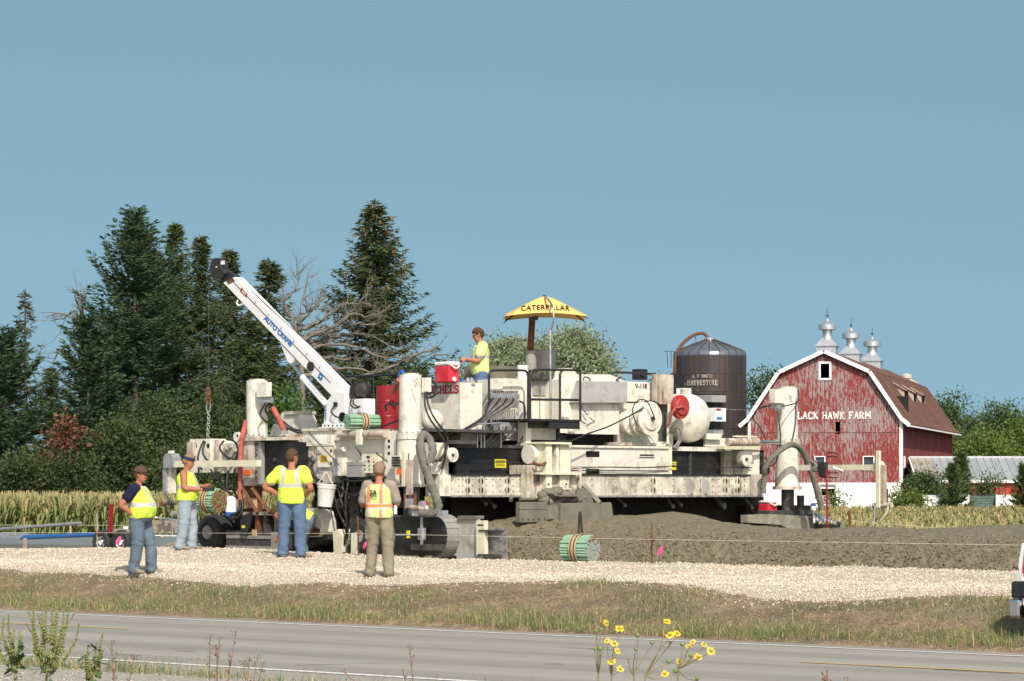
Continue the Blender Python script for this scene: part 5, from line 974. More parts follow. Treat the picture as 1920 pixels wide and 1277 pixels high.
jb = B('junction_box', 632, 642, 858, 892, TL - 0.12, 0.14, 'white'); B('junction_box', 625, 632.5, 859, 892, TL - 0.14, 0.14, 'galv'); B('tool_case', 650, 678, 867, 894, TL - 0.2, 0.2, 'greypaint'); B('case_lid', 649.5, 678.5, 866, 872, TL - 0.21, 0.22, 'greypaint')
cp = B('control_panel', 678, 708, 851, 887, TL - 0.12, 0.12, 'cream'); B('screen', 687, 693, 855, 859, TL - 0.125, 0.01, 'ink', cp)
for i in range(3):
    for j in range(3): DISC('knob', 684 + i * 8, 866 + j * 7, 1.5, TL - 0.13, 0.02, 'black', cp, 10, 0)
DISC('red_button', 690, 863, 1.8, TL - 0.14, 0.02, 'reelred', cp, 10, 0)
mbx = B('manifold_box', 727, 749, 854, 878, TL - 0.35, 0.2, 'white')
for i in range(5):
    for j in range(4): DISC('plug', 735 + i * 2.8 + (j % 2), 858 + j * 5, 1.7, TL - 0.39, 0.04, 'black', mbx, 8, 0)
VC('canister', 747, TL - 0.3, [(7, 906), (7, 862), (4, 858), (0, 857)], 'white2'); B('warning_label', 743, 752, 879, 890, TL - 0.475, 0.004, 'orange')
B('grade_ruler', 753, 758, 846, 912, TL - 0.42, 0.03, 'cream'); rl = B('slide_bar', 761, 771, 862, 928, TL - 0.42, 0.05, 'rusty'); BAR('slide_tip', (766, 862, TL - .4), (766, 850, TL - .4), 0.012, 'steel', rl)
BAR('threaded_rod', (760, 925, TL - .4), (760, 955, TL - .4), 0.03, 'rust'); BAR('threaded_rod', (778, 925, TL - .35), (778, 950, TL - .35), 0.035, 'rust'); B('sensor_clamp', 757, 772, 935, 952, TL - 0.42, 0.12, 'galv'); DISC('sensor_wheel', 789, 947, 8, TL - 0.4, 0.08, 'galv'); MB().tube([pp(768, 950, TL - .4), pp(795, 955, TL - .4)], 0.045, 10).build('sensor_arm', Wm['rusty'], PV)
B('sensor_bracket', 772, 830, 957, 968, TL - 0.4, 0.14, 'galv')
# greasy under-works between the tracks
B('under_frame', 560, 760, 898, 912, TL + 0.15, 0.6, 'grease_shade'); B('auger_case', 590, 775, 906, 1040, TL + 0.55, 0.3, 'grease_shade'); B('under_beam', 585, 760, 940, 952, TL + 0.4, 0.2, 'steel'); B('vibrator_frame', 655, 675, 905, 1000, TL + 0.2, 0.2, 'steel'); B('vibrator_frame', 690, 700, 912, 1010, TL + 0.3, 0.1, 'greypaint')
for i in range(11):
    x = 600 + i * 13 + random.uniform(-5, 5); H('hydraulic_hose', [(x, 900, TL + .1), (x + random.uniform(-9, 9), 915 + random.uniform(0, 14), TL - .05), (x + random.uniform(-14, 14), 945 + random.uniform(-10, 15), TL + .1), (x + random.uniform(-14, 18), 975 + random.uniform(-10, 30), TL + .35)], random.choice([0.018, 0.024, 0.03]), random.choice(['hose', 'hose', 'hosegrey']))
for P_ in [[(630, 905, TL), (650, 925, TL - .1), (668, 928, TL - .1), (680, 915, TL)], [(632, 910, TL), (640, 940, TL - .05), (652, 990, TL), (648, 1035, TL + .1)], [(655, 895, TL - .1), (648, 935, TL - .2), (650, 985, TL - .15), (644, 1030, TL)], [(640, 898, TL), (660, 902, TL - .15), (690, 900, TL - .15), (724, 895, TL - .1)], [(620, 905, TL), (632, 945, TL - .1), (645, 950, TL - .1), (655, 930, TL)]]: H('hydraulic_hose', P_, 0.022)
for i in range(26):
    x = random.uniform(580, 765); y = random.uniform(912, 1025); q_ = TL + random.uniform(0.12, 0.5)
    if i % 3 == 0: B('fitting_block', x, x + random.uniform(5, 13), y, y + random.uniform(4, 10), q_, 0.1, random.choice(['steel', 'rust', 'mudsteel', 'greypaint', 'steel']))
    elif i % 3 == 1: MB().tube([pp(x, y, q_), pp(x + random.uniform(-4, 4), min(1036, y + random.uniform(15, 60)), q_)], random.uniform(0.015, 0.035), 8).build('drop_pipe', Wm[random.choice(['steel', 'galv', 'mudsteel', 'rust'])], PV)
    else: DISC('pulley', x, y, random.uniform(3, 6), q_, 0.06, random.choice(['steel', 'galv', 'mudsteel']))
H('coil_cord', [(580 + i * 1.3, 812 + i * 1.4 + (2.2 if i % 2 else -2.2), TL - .17) for i in range(44)], 0.010, 'black', None, 4, 2); H('coil_cord', [(706 + i * 1.0, 850 + i * 0.75 + (1.8 if i % 2 else -1.8), TL - .25) for i in range(24)], 0.010, 'black', None, 4, 2)
G('crusted_shoe', [(624, 998), (634, 992), (641, 1005), (640, 1036), (626, 1038)], TL - 0.1, 0.3, 'cream'); B('crusted_shoe', 640, 650, 1012, 1038, TL, 0.2, 'mudsteel'); G('trailing_bracket', [(658, 1000), (670, 998), (672, 1010), (668, 1038), (658, 1038)], TL - 0.2, 0.1, 'cream')
c = pp(683, 1005, TL - 0.05); MB().lathe(c - V * 0.15, V, [(0.12, 0.02), (0.24, 0.0), (0.31, 0.03), (0.33, 0.08), (0.33, 0.25), (0.30, 0.3)], 26).build('gauge_wheel', Wm['rubber'], PV); MB().lathe(c - V * 0.14, V, [(0, 0), (0.12, 0.0), (0.12, 0.1)], 14).build('gauge_hub', Wm['galv'], PV)
B('deck', 560, 800, 806, 812, TL + 0.4, 2.4, 'steel')

# --- front near crawler track and side form
tr = TL - 0.28; prof = [(700, 1042), (700, 975), (708, 968), (808, 968)] + [(808 + 22 * math.sin(a), 1005 - 37 * math.cos(a)) for a in [R(x) for x in range(15, 166, 15)]] + [(808, 1042)]
tk = G('track_frame', prof, tr, 0.12, 'blackpanel'); G('crawler_belt', [(x + (2 if x > 800 else 0), y - 1) for x, y in prof], tr + 0.121, 0.48, 'grit', tk, 0)
for i in range(10):   # track pads that wrap the front end
    a = R(8 + i * 18); cx, cy = 808 + 24.5 * math.sin(a), 1005 - 39 * math.cos(a); p = pp(cx, cy, tr + 0.13)
    MB().box(p + V * 0.22, (0.012, 0.22, 0.05), (U * math.sin(a) + Z * math.cos(a), V, U * math.cos(a) - Z * math.sin(a))).build('track_pad', Wm['grit'], tk)
B('track_step', 826, 864, 1018, 1041, -39.0, 0.3, 'palegrey', tk); [DISC('hole', x, y, 1.8, -38.995, 0.01, 'ink', tk, 10, 0) for x in (841, 849) for y in (1027, 1033)]
B('side_beam', 770, 826, 1020, 1032, tr - 0.05, 0.1, 'steel', tk); B('ruler_plate', 788, 792, 968, 1021, tr - 0.12, 0.02, 'galv', tk); B('ruler_plate', 783, 797, 990, 1012, tr - 0.1, 0.02, 'galv', tk); B('marker', 762, 767.5, 995, 1009, tr - 0.14, 0.02, 'labely', tk); MB().tube([pp(742, 1003, tr - .13), pp(790, 1003, tr - .13)], 0.018, 8).build('ruler_rod', Wm['galv'], tk)
B('form_plate', 856, 896, 972, 1049, TL + 0.25, 0.06, 'palegrey'); ps = B('form_post', 893, 908, 976, 1041, TL + 0.14, 0.1, 'cream'); B('form_sheet', 906, 949, 989, 1052, TL + 0.30, 0.03, 'zinc'); B('angle_bracket', 897, 932, 993.5, 996.5, TL + 0.12, 0.18, 'steel', ps); B('angle_bracket', 896, 929, 1039, 1043, TL + 0.12, 0.18, 'steel', ps); B('form_slot', 895, 906, 983, 986, TL + 0.135, 0.004, 'ink', ps)
B('form_head', 858, 893, 967, 973, TL + 0.2, 0.2, 'mudsteel')
# fabric ducts
def duct(pts, r0, parent=None):
    C = crom([pp(*p) for p in pts], 9); n = len(C); rr = [r0 * (1 + 0.16 * mnoise.noise(Vector((i * .23, r0 * 40, n))) ) for i in range(n)]
    C = [p + Vector((mnoise.noise(Vector((i * .4, 1, n))), mnoise.noise(Vector((i * .4, 5, n))), 0)) * r0 * .25 for i, p in enumerate(C)]; return MB().tube(C, rr, 14, flat=0.8).build('fabric_duct', Wm['duct'], parent or PV)
duct([(796, 812, TL - .25), (788, 826, TL - .35), (790, 850, TL - .4), (800, 885, TL - .4), (811, 915, TL - .4), (820, 940, TL - .35), (822, 954, TL - .35), (812, 962, TL - .4), (790, 962, TL - .42)], 0.085)
duct([(797, 814, TL - .2), (806, 824, TL - .25), (812, 845, TL - .3), (806, 868, TL - .36)], 0.075)
duct([(1431, 925, -39.2), (1433, 895, -39.2), (1436, 875, -39.1), (1455, 851, -38.95), (1482, 834, -38.85), (1503, 844, -38.85), (1516, 872, -38.85), (1528, 905, -38.8), (1541, 956, -38.7)], 0.076)

# --- front: frame, hull, platform
B('beam_bracket', 808, 841, 830, 889, SF + 0.1, 0.4, 'white'); d_ = DISC('hub', 850, 853, 13.5, SF + 0.35, 0.3, 'white'); DISC('hub_bolt', 850, 853, 3, SF + 0.37, 0.05, 'steel', d_); B('beam_end', 824, 845, 889, 930, SF + 0.12, 0.4, 'white')
def beam(x0, x1, xh, ptn):
    bm_ = B('main_beam', x0, x1, 892, 929, SF, 0.35, 'white2'); B('rubber_strip', x0, x1, 889, 892, SF + 0.03, 0.3, 'black', bm_); B('lower_flange', x0, x1, 928.5, 932, SF + 0.06, 0.4, 'zinc', bm_)
    for x in xh:
        for y in (902, 919): DISC('hole', x, y, 6.0, SF + 0.004, 0.01, 'ink', bm_)
        B('stiffener', x - 0.9, x + 0.7, 893, 928, SF + 0.03, 0.035, 'white2', bm_, 0.003)
    for x in ptn:
        for y in (899, 911, 922): DISC('bolt_hole', x, y, 1.3, SF + 0.003, 0.006, 'ink', bm_, 10, 0)
    return bm_
beam(845, 988, [877, 902, 951], [860, 868, 886, 912, 924, 938, 962, 975]); b2 = beam(1090, 1430, [1225, 1316, 1360, 1383], [1110, 1150, 1190, 1262, 1284, 1336, 1348, 1372, 1396, 1404]); 
for x in (1287, 1314): MB().cyl(pp(x, 912, SF + .006), pp(x, 912, SF - .01), 0.19, None, 26).build('primer_patch', Wm['greypaint'], b2)
B('beam_end', 1409, 1432, 889, 932, SF + 0.05, 0.3, 'white2', b2); B('joint_plate', 1401, 1406, 893, 929, SF + 0.02, 0.03, 'white2', b2)
bpn = B('black_panel', 856, 987, 839, 889, -39.85, 0.1, 'blackpanel'); lb = B('caution_label', 928, 949, 861, 877, -39.845, 0.004, 'labely', bpn); [B('print_line', 930, 947, 863 + i * 3.2, 864.4 + i * 3.2, -39.842, 0.002, 'ink', lb, 0) for i in range(4)]
B('panel_top', 850, 988, 834, 840, -39.82, 0.3, 'steel', bpn)
B('centre_box', 988, 1012, 872, 934, SF + 0.2, 0.5, 'white2'); MB().cyl(pp(990, 852, -39.55), pp(1026, 852, -39.55), 0.19, None, 22).build('drum_cover', Wm['splash'], PV); H('hydraulic_hose', [(1000, 868, -39.2), (1015, 872, -39.15), (1028, 864, -39.2)], 0.03, 'rust'); BAR('strap', (1003, 884, -39.25), (1003, 905, -39.25), 0.02, 'steel'); BAR('strap', (1010, 884, -39.25), (1010, 905, -39.25), 0.02, 'steel')
B('post_flange', 1024, 1035, 831, 918, SF + 0.35, 0.5, 'cream'); B('post_web', 1034, 1050, 834, 917, SF + 0.1, 0.2, 'splash'); B('post_bar', 1043, 1048, 836, 886, SF + 0.33, 0.2, 'white'); B('post_flange', 1050, 1070, 831, 918, SF + 0.3, 0.4, 'cream'); B('post_head', 1022, 1072, 829, 833, SF + 0.4, 0.6, 'cream'); B('post_shelf', 1012, 1090, 886, 890, SF + 0.4, 0.4, 'cream'); B('post_foot', 1012, 1090, 889, 930, SF + 0.22, 0.3, 'white2'); [DISC('hole', x, 908, 2, SF + 0.36, 0.01, 'ink', None, 10, 0) for x in (1029, 1062)]
B('post_slot', 1068, 1070, 893, 915, SF + 0.305, 0.01, 'rust'); B('post_strap', 1086, 1091, 878, 916, SF + 0.3, 0.05, 'rusty')
lp = B('long_panel', 1071, 1258, 837, 893, -39.7, 0.4, 'splash'); [B('slot', 1099, 1124, y, y + 11, -39.695, 0.01, 'grease_shade', lp, 0.02) for y in (846, 879)]; B('panel_seam', 1071, 1258, 874, 876, -39.69, 0.02, 'white2', lp, 0.002); B('panel_seam', 1071, 1258, 881.5, 883, -39.69, 0.02, 'steel', lp, 0.002); B('panel_lip', 1071, 1258, 836, 840, -39.66, 0.1, 'white', lp); B('panel_edge', 1255, 1260, 838, 893, -39.66, 0.1, 'cream', lp); B('vent', 1200, 1226, 852, 855, -39.695, 0.01, 'ink', lp, 0); B('vent', 1199, 1227, 857, 859, -39.695, 0.01, 'ink', lp, 0)
b3 = B('black_panel', 1260, 1356, 845, 892, -39.85, 0.1, 'blackpanel'); lb = B('caution_label', 1259, 1268, 866, 881, -39.84, 0.004, 'labely', b3); [B('print_line', 1260, 1267, 868 + i * 3.4, 869.4 + i * 3.4, -39.838, 0.002, 'ink', lb, 0) for i in range(3)]; B('panel_post', 1294, 1297, 844, 892, -39.8, 0.06, 'steel', b3); B('panel_top', 1258, 1360, 838, 846, -39.75, 0.3, 'splash', b3)
H('control_cable', [(1072, 879, -39.6), (1130, 876, -39.6), (1200, 877, -39.6), (1260, 874, -39.6), (1330, 876, -39.6), (1410, 877, -39.5)], 0.010); H('control_cable', [(880, 868, -39.7), (940, 866, -39.7), (985, 868, -39.6)], 0.010)
B('end_box', 1358, 1374, 845, 893, -39.75, 0.3, 'white2'); B('end_box', 1376, 1398, 842, 892, -39.9, 0.3, 'splash'); B('end_bracket', 1394, 1424, 840, 892, SF - 0.05, 0.3, 'white'); d_ = DISC('hub', 1401, 860, 14.5, SF + 0.12, 0.16, 'white'); DISC('hub_bolt', 1401, 861, 3, SF + 0.15, 0.05, 'steel', d_); B('end_recess', 1422, 1432, 848, 875, SF - 0.1, 0.2, 'ink'); B('end_bracket', 1358, 1425, 836, 843, SF, 0.4, 'cream')
MB().tube([pp(1364, 829, SF + .25), pp(1420, 829, SF + .25)], 0.085, 16).build('swing_cylinder', Wm['rusty'], PV); MB().tube([pp(1420, 829, SF + .25), pp(1458, 829, SF + .15)], 0.035, 12).build('cylinder_rod', Wm['chrome'], PV); B('rear_deck', 1322, 1424, 822, 838, -40.3, 0.8, 'white'); B('step_box', 1325, 1353, 813, 824, -40.2, 0.4, 'white'); B('upper_rail', 1380, 1420, 817, 820, -40.1, 0.1, 'cream')
for P_ in [[(1428, 862, SF), (1436, 858, SF + .2), (1438, 872, SF + .3), (1432, 884, SF + .2)], [(1426, 870, SF), (1438, 868, SF + .3), (1442, 884, SF + .3), (1434, 896, SF + .2)], [(1428, 880, SF), (1440, 880, SF + .3), (1436, 895, SF + .3), (1430, 890, SF + .2)], [(1457, 770, -39.2), (1462, 800, -39.05), (1463, 830, -39.1), (1455, 866, -39.1), (1438, 876, -39.1)], [(1480, 722, -39.5), (1496, 730, -39.3), (1496, 752, -39.2), (1478, 760, -39.1), (1465, 762, -39.1)], [(1492, 740, -39.3), (1492, 790, -39.2), (1485, 828, -39.2)], [(1445, 760, -39.2), (1420, 768, -39.2), (1412, 785, -39.3), (1424, 800, -39.3), (1434, 822, -39.3)], [(1442, 762, -39.2), (1430, 762, -39.2), (1415, 772, -39.3)]]: H('hydraulic_hose', P_, 0.014)
# hull
ts_, hs_ = 37.24, -40.0
tank = MB(); zt_, zb_ = zq(717, 864, hs_), zq(826, 864, hs_); c0 = pp(864, 915, hs_); c0.z = 0
fr = PX(905, 0, hs_) - PX(864, 0, hs_); bk = -U * 1.5
tank.prism([c0 + Z * zb_, c0 + fr + Z * zb_, c0 + fr + bk + Z * zb_, c0 + bk + Z * zb_], (0, 0, zt_ - zb_)); tk_ = tank.build('fuel_tank', Wm['white'], PV, bevel=0.015)
q_t = c0.dot(V)
w7 = 0.99; slab_text('lettering', 'MICHELS', c0 - V * 0.004 - U * (w7 + 0.04) + Z * (zt_ - 0.21), U, Z, w7, 0.16, Wm['letred'], tk_, 0.006)
DISC('filler_cap', 887, 731, 4.5, hs_ + 0.01, 0.03, 'white2', tk_); B('latch', 884, 891, 719, 724, hs_ + 0.01, 0.03, 'galv', tk_); VC('valve_cap', 865.5, -40.15, [(3, 716.5), (3, 710), (0, 709.5)], 'bluecap', tk_); VC('valve_cap', 877, -40.2, [(5, 716.5), (5, 712), (3, 711), (3, 708), (0, 708)], 'galv', tk_); VC('valve_cap', 884, -40.2, [(3.5, 716.5), (3.5, 709), (0, 708)], 'galv', tk_)
c = pp(811, 789, 36.5); MB().sphere(c, 21.5 * c.y / F, 24, 14).build('pressure_tank', Wm['white'], PV); B('tank_cradle', 795, 838, 826, 833, 36.4, 0.8, 'steel')
for P_ in [[(797, 735, TL + .1), (797, 760, TL), (806, 785, TL), (820, 805, TL), (833, 825, -39.3), (836, 850, -39.2), (828, 880, -39.3)], [(800, 735, TL + .1), (802, 755, TL), (812, 780, TL), (826, 800, TL), (838, 815, -39.3), (838, 840, -39.2), (824, 866, -39.3)], [(806, 712, TL + .3), (818, 722, TL + .3), (817, 738, TL + .2), (806, 746, TL + .2), (798, 742, TL + .2)], [(802, 708, TL + .3), (814, 716, TL + .4), (816, 732, TL + .3), (800, 740, TL + .2)], [(808, 860, -39.3), (820, 864, -39.2), (832, 852, -39.2), (836, 834, -39.3)], [(724, 770, TL + .2), (723, 760, TL + .2), (732, 758, TL + .1), (748, 757, TL)], [(694, 803, TL + .1), (715, 800, TL), (735, 793, TL), (748, 788, TL)]]: H('hydraulic_hose', P_, 0.020)
B('hull_box', 918, 944, 712, 826, -40.25, 1.2, 'splash'); B('hull_box', 944, 991, 710, 826, -40.2, 1.2, 'white'); B('hatch_cover', 920, 968, 686, 712, -40.9, 0.8, 'mudsteel'); VC('lidded_pail', 980, -40.5, [(10, 712), (10.5, 690), (11, 690), (11, 685), (0, 684.5)], 'coolwhite')
def manifold(y0, nm, s_):
    mf = B('manifold', 921, 974, y0, y0 + 10, s_, 0.12, 'galv')
    for i in range(13):
        x = 925 + i * 3.7; VC('fitting', x, s_ - 0.06, [(1.4, y0), (1.4, y0 - 5), (0, y0 - 5.5)], 'black', mf, 8)
    return mf
manifold(738, 0, -40.05); manifold(792, 1, -40.0)
for i in range(12): x = 926 + i * 4.0; H('hydraulic_hose', [(x, 746, -40.0), (x - 8, 757 + i * .4, -39.85), (905 - i * 1.5, 782 + i * 1.6, -39.7), (868 - i * 2, 806 + i, -39.65), (838 - i, 824 + i * 0.8, -39.6), (822, 838, -39.55)], 0.016, 'hosegrey' if i % 3 else 'hose', None, 6, 5)
for i in range(15): x = 924 + i * 3.3; H('hydraulic_hose', [(x, 800, -39.95), (x - 4 - i * .3, 812, -39.8), (x - 16 - i * .9, 828, -39.75), (x - 30 - i * 1.5, 842, -39.9)], 0.015, 'hosegrey' if i % 4 else 'hose', None, 6, 5)
for x in (895, 902, 908, 939): BAR('stand', (x, 796 + (x % 3) * 4, -39.7), (x, 840, -39.7), 0.02, 'galv')
BAR('stand', (885, 796, -39.7), (940, 793, -39.7), 0.014, 'galv'); H('hydraulic_hose', [(973, 752, -40.0), (982, 758, -39.9), (984, 780, -39.85), (980, 820, -39.85), (965, 838, -39.9)], 0.02, 'hose'); BAR('stand', (972, 750, -39.95), (972, 838, -39.95), 0.016, 'galv')
B('operator_walkway', 880, 925, 800, 806, -40.9, 1.0, 'black')
def rail(name, runs, r=0.024):
    mb = MB()
    for run in runs: mb.tube(crom([pp(*p) for p in run], 3) if len(run) > 2 else [pp(*p) for p in run], r, 8)
    return mb.build(name, Wm['black'], PV)
SR = -39.9
rail('guard_rail', [[(917, 800, SR), (917, 720, SR), (917, 703, SR), (921, 696, SR), (930, 694.5, SR), (960, 694.5, SR), (978, 694.5, SR), (986, 696, SR), (990, 704, SR), (990, 730, SR), (990, 800, SR)]])
SR2 = -39.45
gr_ = [[(994, 790, SR2), (994, 720, SR2), (994, 706, SR2), (998, 696, SR2), (1006, 693.5, SR2), (1045, 693.5, SR2), (1080, 694, SR2), (1088, 694.5, SR2)], [(1088, 694, SR2), (1088, 790, SR2)], [(994, 749, SR2), (1088, 750, SR2)], [(1050, 790, SR2), (1050, 715, SR2), (1050, 703, SR2), (1053, 696, SR2), (1059, 693.5, SR2)]]
for g_ in gr_: rail('guard_rail', [g_])
pf = B('platform', 993, 1088, 786, 790, SR2 + 0.05, 1.1, 'black'); B('platform_skirt', 1030, 1087, 790, 804, SR2 + 0.03, 0.1, 'black', pf); B('platform_skirt', 993, 1032, 790, 803, -39.7, 0.1, 'steel', pf); B('platform_support', 996, 1050, 803, 825, -39.85, 0.6, 'splash', pf); B('support_post', 1046, 1050, 802, 836, -39.6, 0.06, 'black', pf); B('support_post', 986, 996, 792, 838, -39.75, 0.2, 'white', pf)
B('hull_face', 991, 1062, 706, 787, -40.75, 0.8, 'white'); B('instrument_panel', 998, 1040, 700, 711, -40.6, 0.3, 'steel'); B('hull_shade', 1000, 1044, 711, 742, -40.72, 0.1, 'greypaint'); B('hull_cheek', 1050, 1088, 712, 812, -40.3, 0.8, 'white'); G('side_wedge', [(1052, 712), (1064, 690), (1072, 690), (1085, 704), (1085, 716)], -40.35, 0.3, 'splash')  # small grey plate paints the shadowed upper area of the hull face
for P_ in [(1018, 24.5, [(24.5, 694), (24.5, 658), (22, 655.5), (0, 655)], -41.2), (995, 10, [(11, 694), (11, 658), (0, 657)], -41.0)]: VC('muffler', P_[0], P_[3], P_[2], 'greypaint')
MB().tube([pp(994.5, 660, -41.0), pp(996, 630, -41.0), pp(998, 598, -41.0)], 0.068, 16).build('exhaust_pipe', Wm['rust'], PV); MB().tube([pp(998, 600, -41.0), pp(998.2, 594.5, -41.0)], 0.074, 16).build('pipe_rim', Wm['steel'], PV)
hd = MB(); a_, b_, c_, d_ = [pp(x, y, q) for x, y, q in ((1089, 755, -39.95), (1176, 755, -39.95), (1176, 716, -40.15), (1089, 716, -40.15))]; hd.prism([a_, b_, c_, d_], -U * 0.9); hdo = hd.build('engine_hood', Wm['greypaint'], PV, bevel=0.02)
e1, e2 = pp(1089, 716, -40.15), pp(1176, 716, -40.15); MB().prism([e1 + Z * .004, e2 + Z * .004, e2 + Z * .17 - U * .5, e1 + Z * .17 - U * .5], -U * 0.4).build('hood_top', Wm['splash'], hdo, bevel=0.01); H('hood_handle', [(1094, 712, -40.2), (1096, 707, -40.15), (1104, 709, -40.15), (1107, 715, -40.2)], 0.014, 'black', hdo); H('hood_handle', [(1155, 716, -40.2), (1158, 711, -40.15), (1164, 708, -40.15)], 0.02, 'black', hdo)
lh = B('hull_lower', 1085, 1161, 755, 813, -40.1, 0.9, 'splash'); B('hull_sill', 1078, 1160, 809, 814, -40.05, 0.3, 'white', lh)
for (x0, y0, dx, dy) in [(1090, 760, 8, 12), (1094, 768, 9, 10), (1092, 776, 8, 12), (1088, 786, 10, 8), (1106, 782, 9, 8), (1100, 798, 14, -6)]: H('scribble', [(x0, y0, -40.094), (x0 + dx * .5, y0 + dy * .7, -40.094), (x0 + dx, y0 + dy, -40.094)], 0.008, 'darkblueink', lh, 4)
hr = B('hull_rear', 1161, 1232, 716, 812, -40.3, 0.9, 'white'); p0 = pp(1202, 724, -40.29); text_obj('lettering', 'V-118', p0, V, Z, 0.36, 0.10, Wm['ink'], hr, bold=0.01); B('spec_label', 1210, 1219, 732, 738, -40.295, 0.004, 'clean', hr); B('caution_label', 1170, 1176, 735, 742, -40.295, 0.004, 'labely', hr); MB().tube([pp(1160, 754.5, -40.05), pp(1230, 754.5, -40.25)], 0.02, 6).build('trim_bar', Wm['black'], hr)
rail('guard_rail', [[(1147, 702, -40.6), (1150, 699, -40.6), (1165, 698.5, -40.6), (1200, 700, -40.6), (1230, 702, -40.6)]]); B('radio_unit', 1198, 1214, 692, 712, -40.8, 0.2, 'black'); DISC('radio_dial', 1206, 700, 6, -40.77, 0.05, 'black')
rb = B('rusty_box', 1230, 1263, 702, 758, -40.05, 0.12, 'rusty'); B('mesh_guard', 1263, 1283, 700, 750, -40.8, 0.1, 'blackpanel'); B('cable_duct', 1234, 1252, 757, 828, -40.2, 0.2, 'steel'); BAR('stand', (1254, 757, -39.95), (1252, 832, -39.95), 0.03, 'cream'); B('machine_base', 1160, 1262, 812, 832, -40.2, 0.8, 'splash'); B('base_plate', 1155, 1262, 830, 836, -40.0, 0.6, 'white2')
def reel(name, px, py, r, q, d, mat, hubmat):
    c = pp(px, py, q); k = c.y / F; rr = r * k; o_ = OUT(q)
    e_ = MB().lathe(c + o_ * 0.02, -o_, [(0, 0), (rr * .98, 0), (rr, .01), (rr, .035), (rr * .8, .04), (rr * .8, d), (rr, d + .005), (rr, d + .04), (0, d + .045)], 36).build(name, Wm[mat], PV)
    MB().lathe(c + o_ * 0.055, -o_, [(0, 0), (rr * .66, 0.0), (rr * .74, .03), (rr * .76, .05)], 30).build('reel_face', Wm[mat], e_); MB().cyl(c + o_ * 0.09, c, 0.045, None, 12).build('reel_hub', Wm[hubmat], e_); return e_
rc = pp(1219, 785, -39.6); reel('hose_reel', 1219, 785, 32, -39.6, 0.22, 'splash', 'steel'); reel('hose_reel', 1186, 790, 26, -39.95, 0.3, 'splash', 'steel'); H('reel_cable', [(1195, 800, -39.5), (1186, 770, -39.5), (1196, 751, -39.5), (1212, 752, -39.45), (1222, 770, -39.45), (1228, 787, -39.5)], 0.012); H('reel_cable', [(1206, 765, -39.55), (1180, 780, -39.55), (1140, 800, -39.4), (1100, 814, -39.3), (1072, 826, -39.3), (1050, 828, -39.3), (1044, 842, -39.3)], 0.016)
H('reel_cable', [(1210, 752, -39.6), (1232, 755, -39.6), (1244, 772, -39.6), (1240, 800, -39.6)], 0.014)
tc_ = pp(1303, 784, -40.0); rt_ = 46.5 * tc_.y / F
MB().lathe(tc_ + U * 0.22, -U, [(0, 0), (rt_ * .3, .015), (rt_ * .6, .08), (rt_ * .82, .17), (rt_ * .95, .29), (rt_, .42), (rt_, 1.5), (rt_ * .8, 1.75), (0, 1.9)], 36, sharp=False).build('water_tank', Wm['white'], PV); MB().cyl(tc_ + U * .2 + V * .18 + Z * .0, tc_ + U * .05 + V * .18, 0.04, None, 10).build('tank_plug', Wm['rusty'], PV); MB().cyl(tc_ + Z * rt_ - U * .3, tc_ + Z * (rt_ + .1) - U * .3, 0.09, None, 14).build('tank_filler', Wm['white2'], PV)
rr_ = reel('hose_reel', 1277, 763, 22.5, -39.60, 0.05, 'reelred', 'reelred'); H('red_hose', [(1278, 763, -39.52), (1266, 766, -39.48), (1260, 775, -39.5), (1256, 790, -39.6), (1250, 800, -39.7)], 0.022, 'redhose')
for P_ in [[(1262, 808, -39.9), (1276, 805, -39.7), (1276, 825, -39.7), (1266, 842, -39.7)], [(1260, 812, -39.9), (1271, 808, -39.7), (1272, 828, -39.7), (1262, 840, -39.7)]]: H('hydraulic_hose', P_, 0.03, 'hosegrey')
eg = B('generator', 1338, 1358, 738, 812, -41.0, 0.6, 'black'); B('generator_cover', 1334, 1361, 741, 754, -40.8, 0.7, 'greypaint', eg); gb = B('generator_box', 1342, 1361, 765, 790, -40.7, 0.3, 'clean', eg); B('decal', 1343, 1352, 766, 770, -40.695, 0.004, 'letred', eg); B('decal', 1344, 1354, 782, 787, -40.695, 0.004, 'letblue', eg); B('generator_foot', 1338, 1356, 806, 816, -40.7, 0.4, 'galv', eg); B('battery', 1281, 1296, 728, 739, -40.5, 0.2, 'clean')
B('hull_underside', 846, 1320, 814, 842, -40.35, 1.6, 'grease_shade'); B('mold', 846, 1432, 928, 985, -40.1, 0.5, 'grease_shade'); B('mold_back', 846, 1432, 840, 930, -40.4, 2.0, 'grease_shade')  # near-black colour puts the shadow under beam and hull into these boxes
for i, x in enumerate([905, 918, 1160, 1255, 1268, 1345, 1352, 1400]): BAR('vibrator', (x - 4, 934, -39.95), (x + 8 + (i % 3) * 3, 947 + (i * 5) % 9, -39.8), 0.04, 'steel'); BAR('vibrator_tip', (x + 5 + (i % 3) * 2, 943 + (i * 5) % 6, -39.83), (x + 8 + (i % 3) * 3, 947 + (i * 5) % 9, -39.8), 0.043, 'mudsteel')
BAR('hanger_rod', (958, 930, -39.5), (958, 938, -39.4), 0.04, 'mudsteel'); MB().tube([pp(975, 936, -39.25), pp(1012, 936, -39.25)], 0.035, 8).build('hanger_pipe', Wm['mudsteel'], PV)
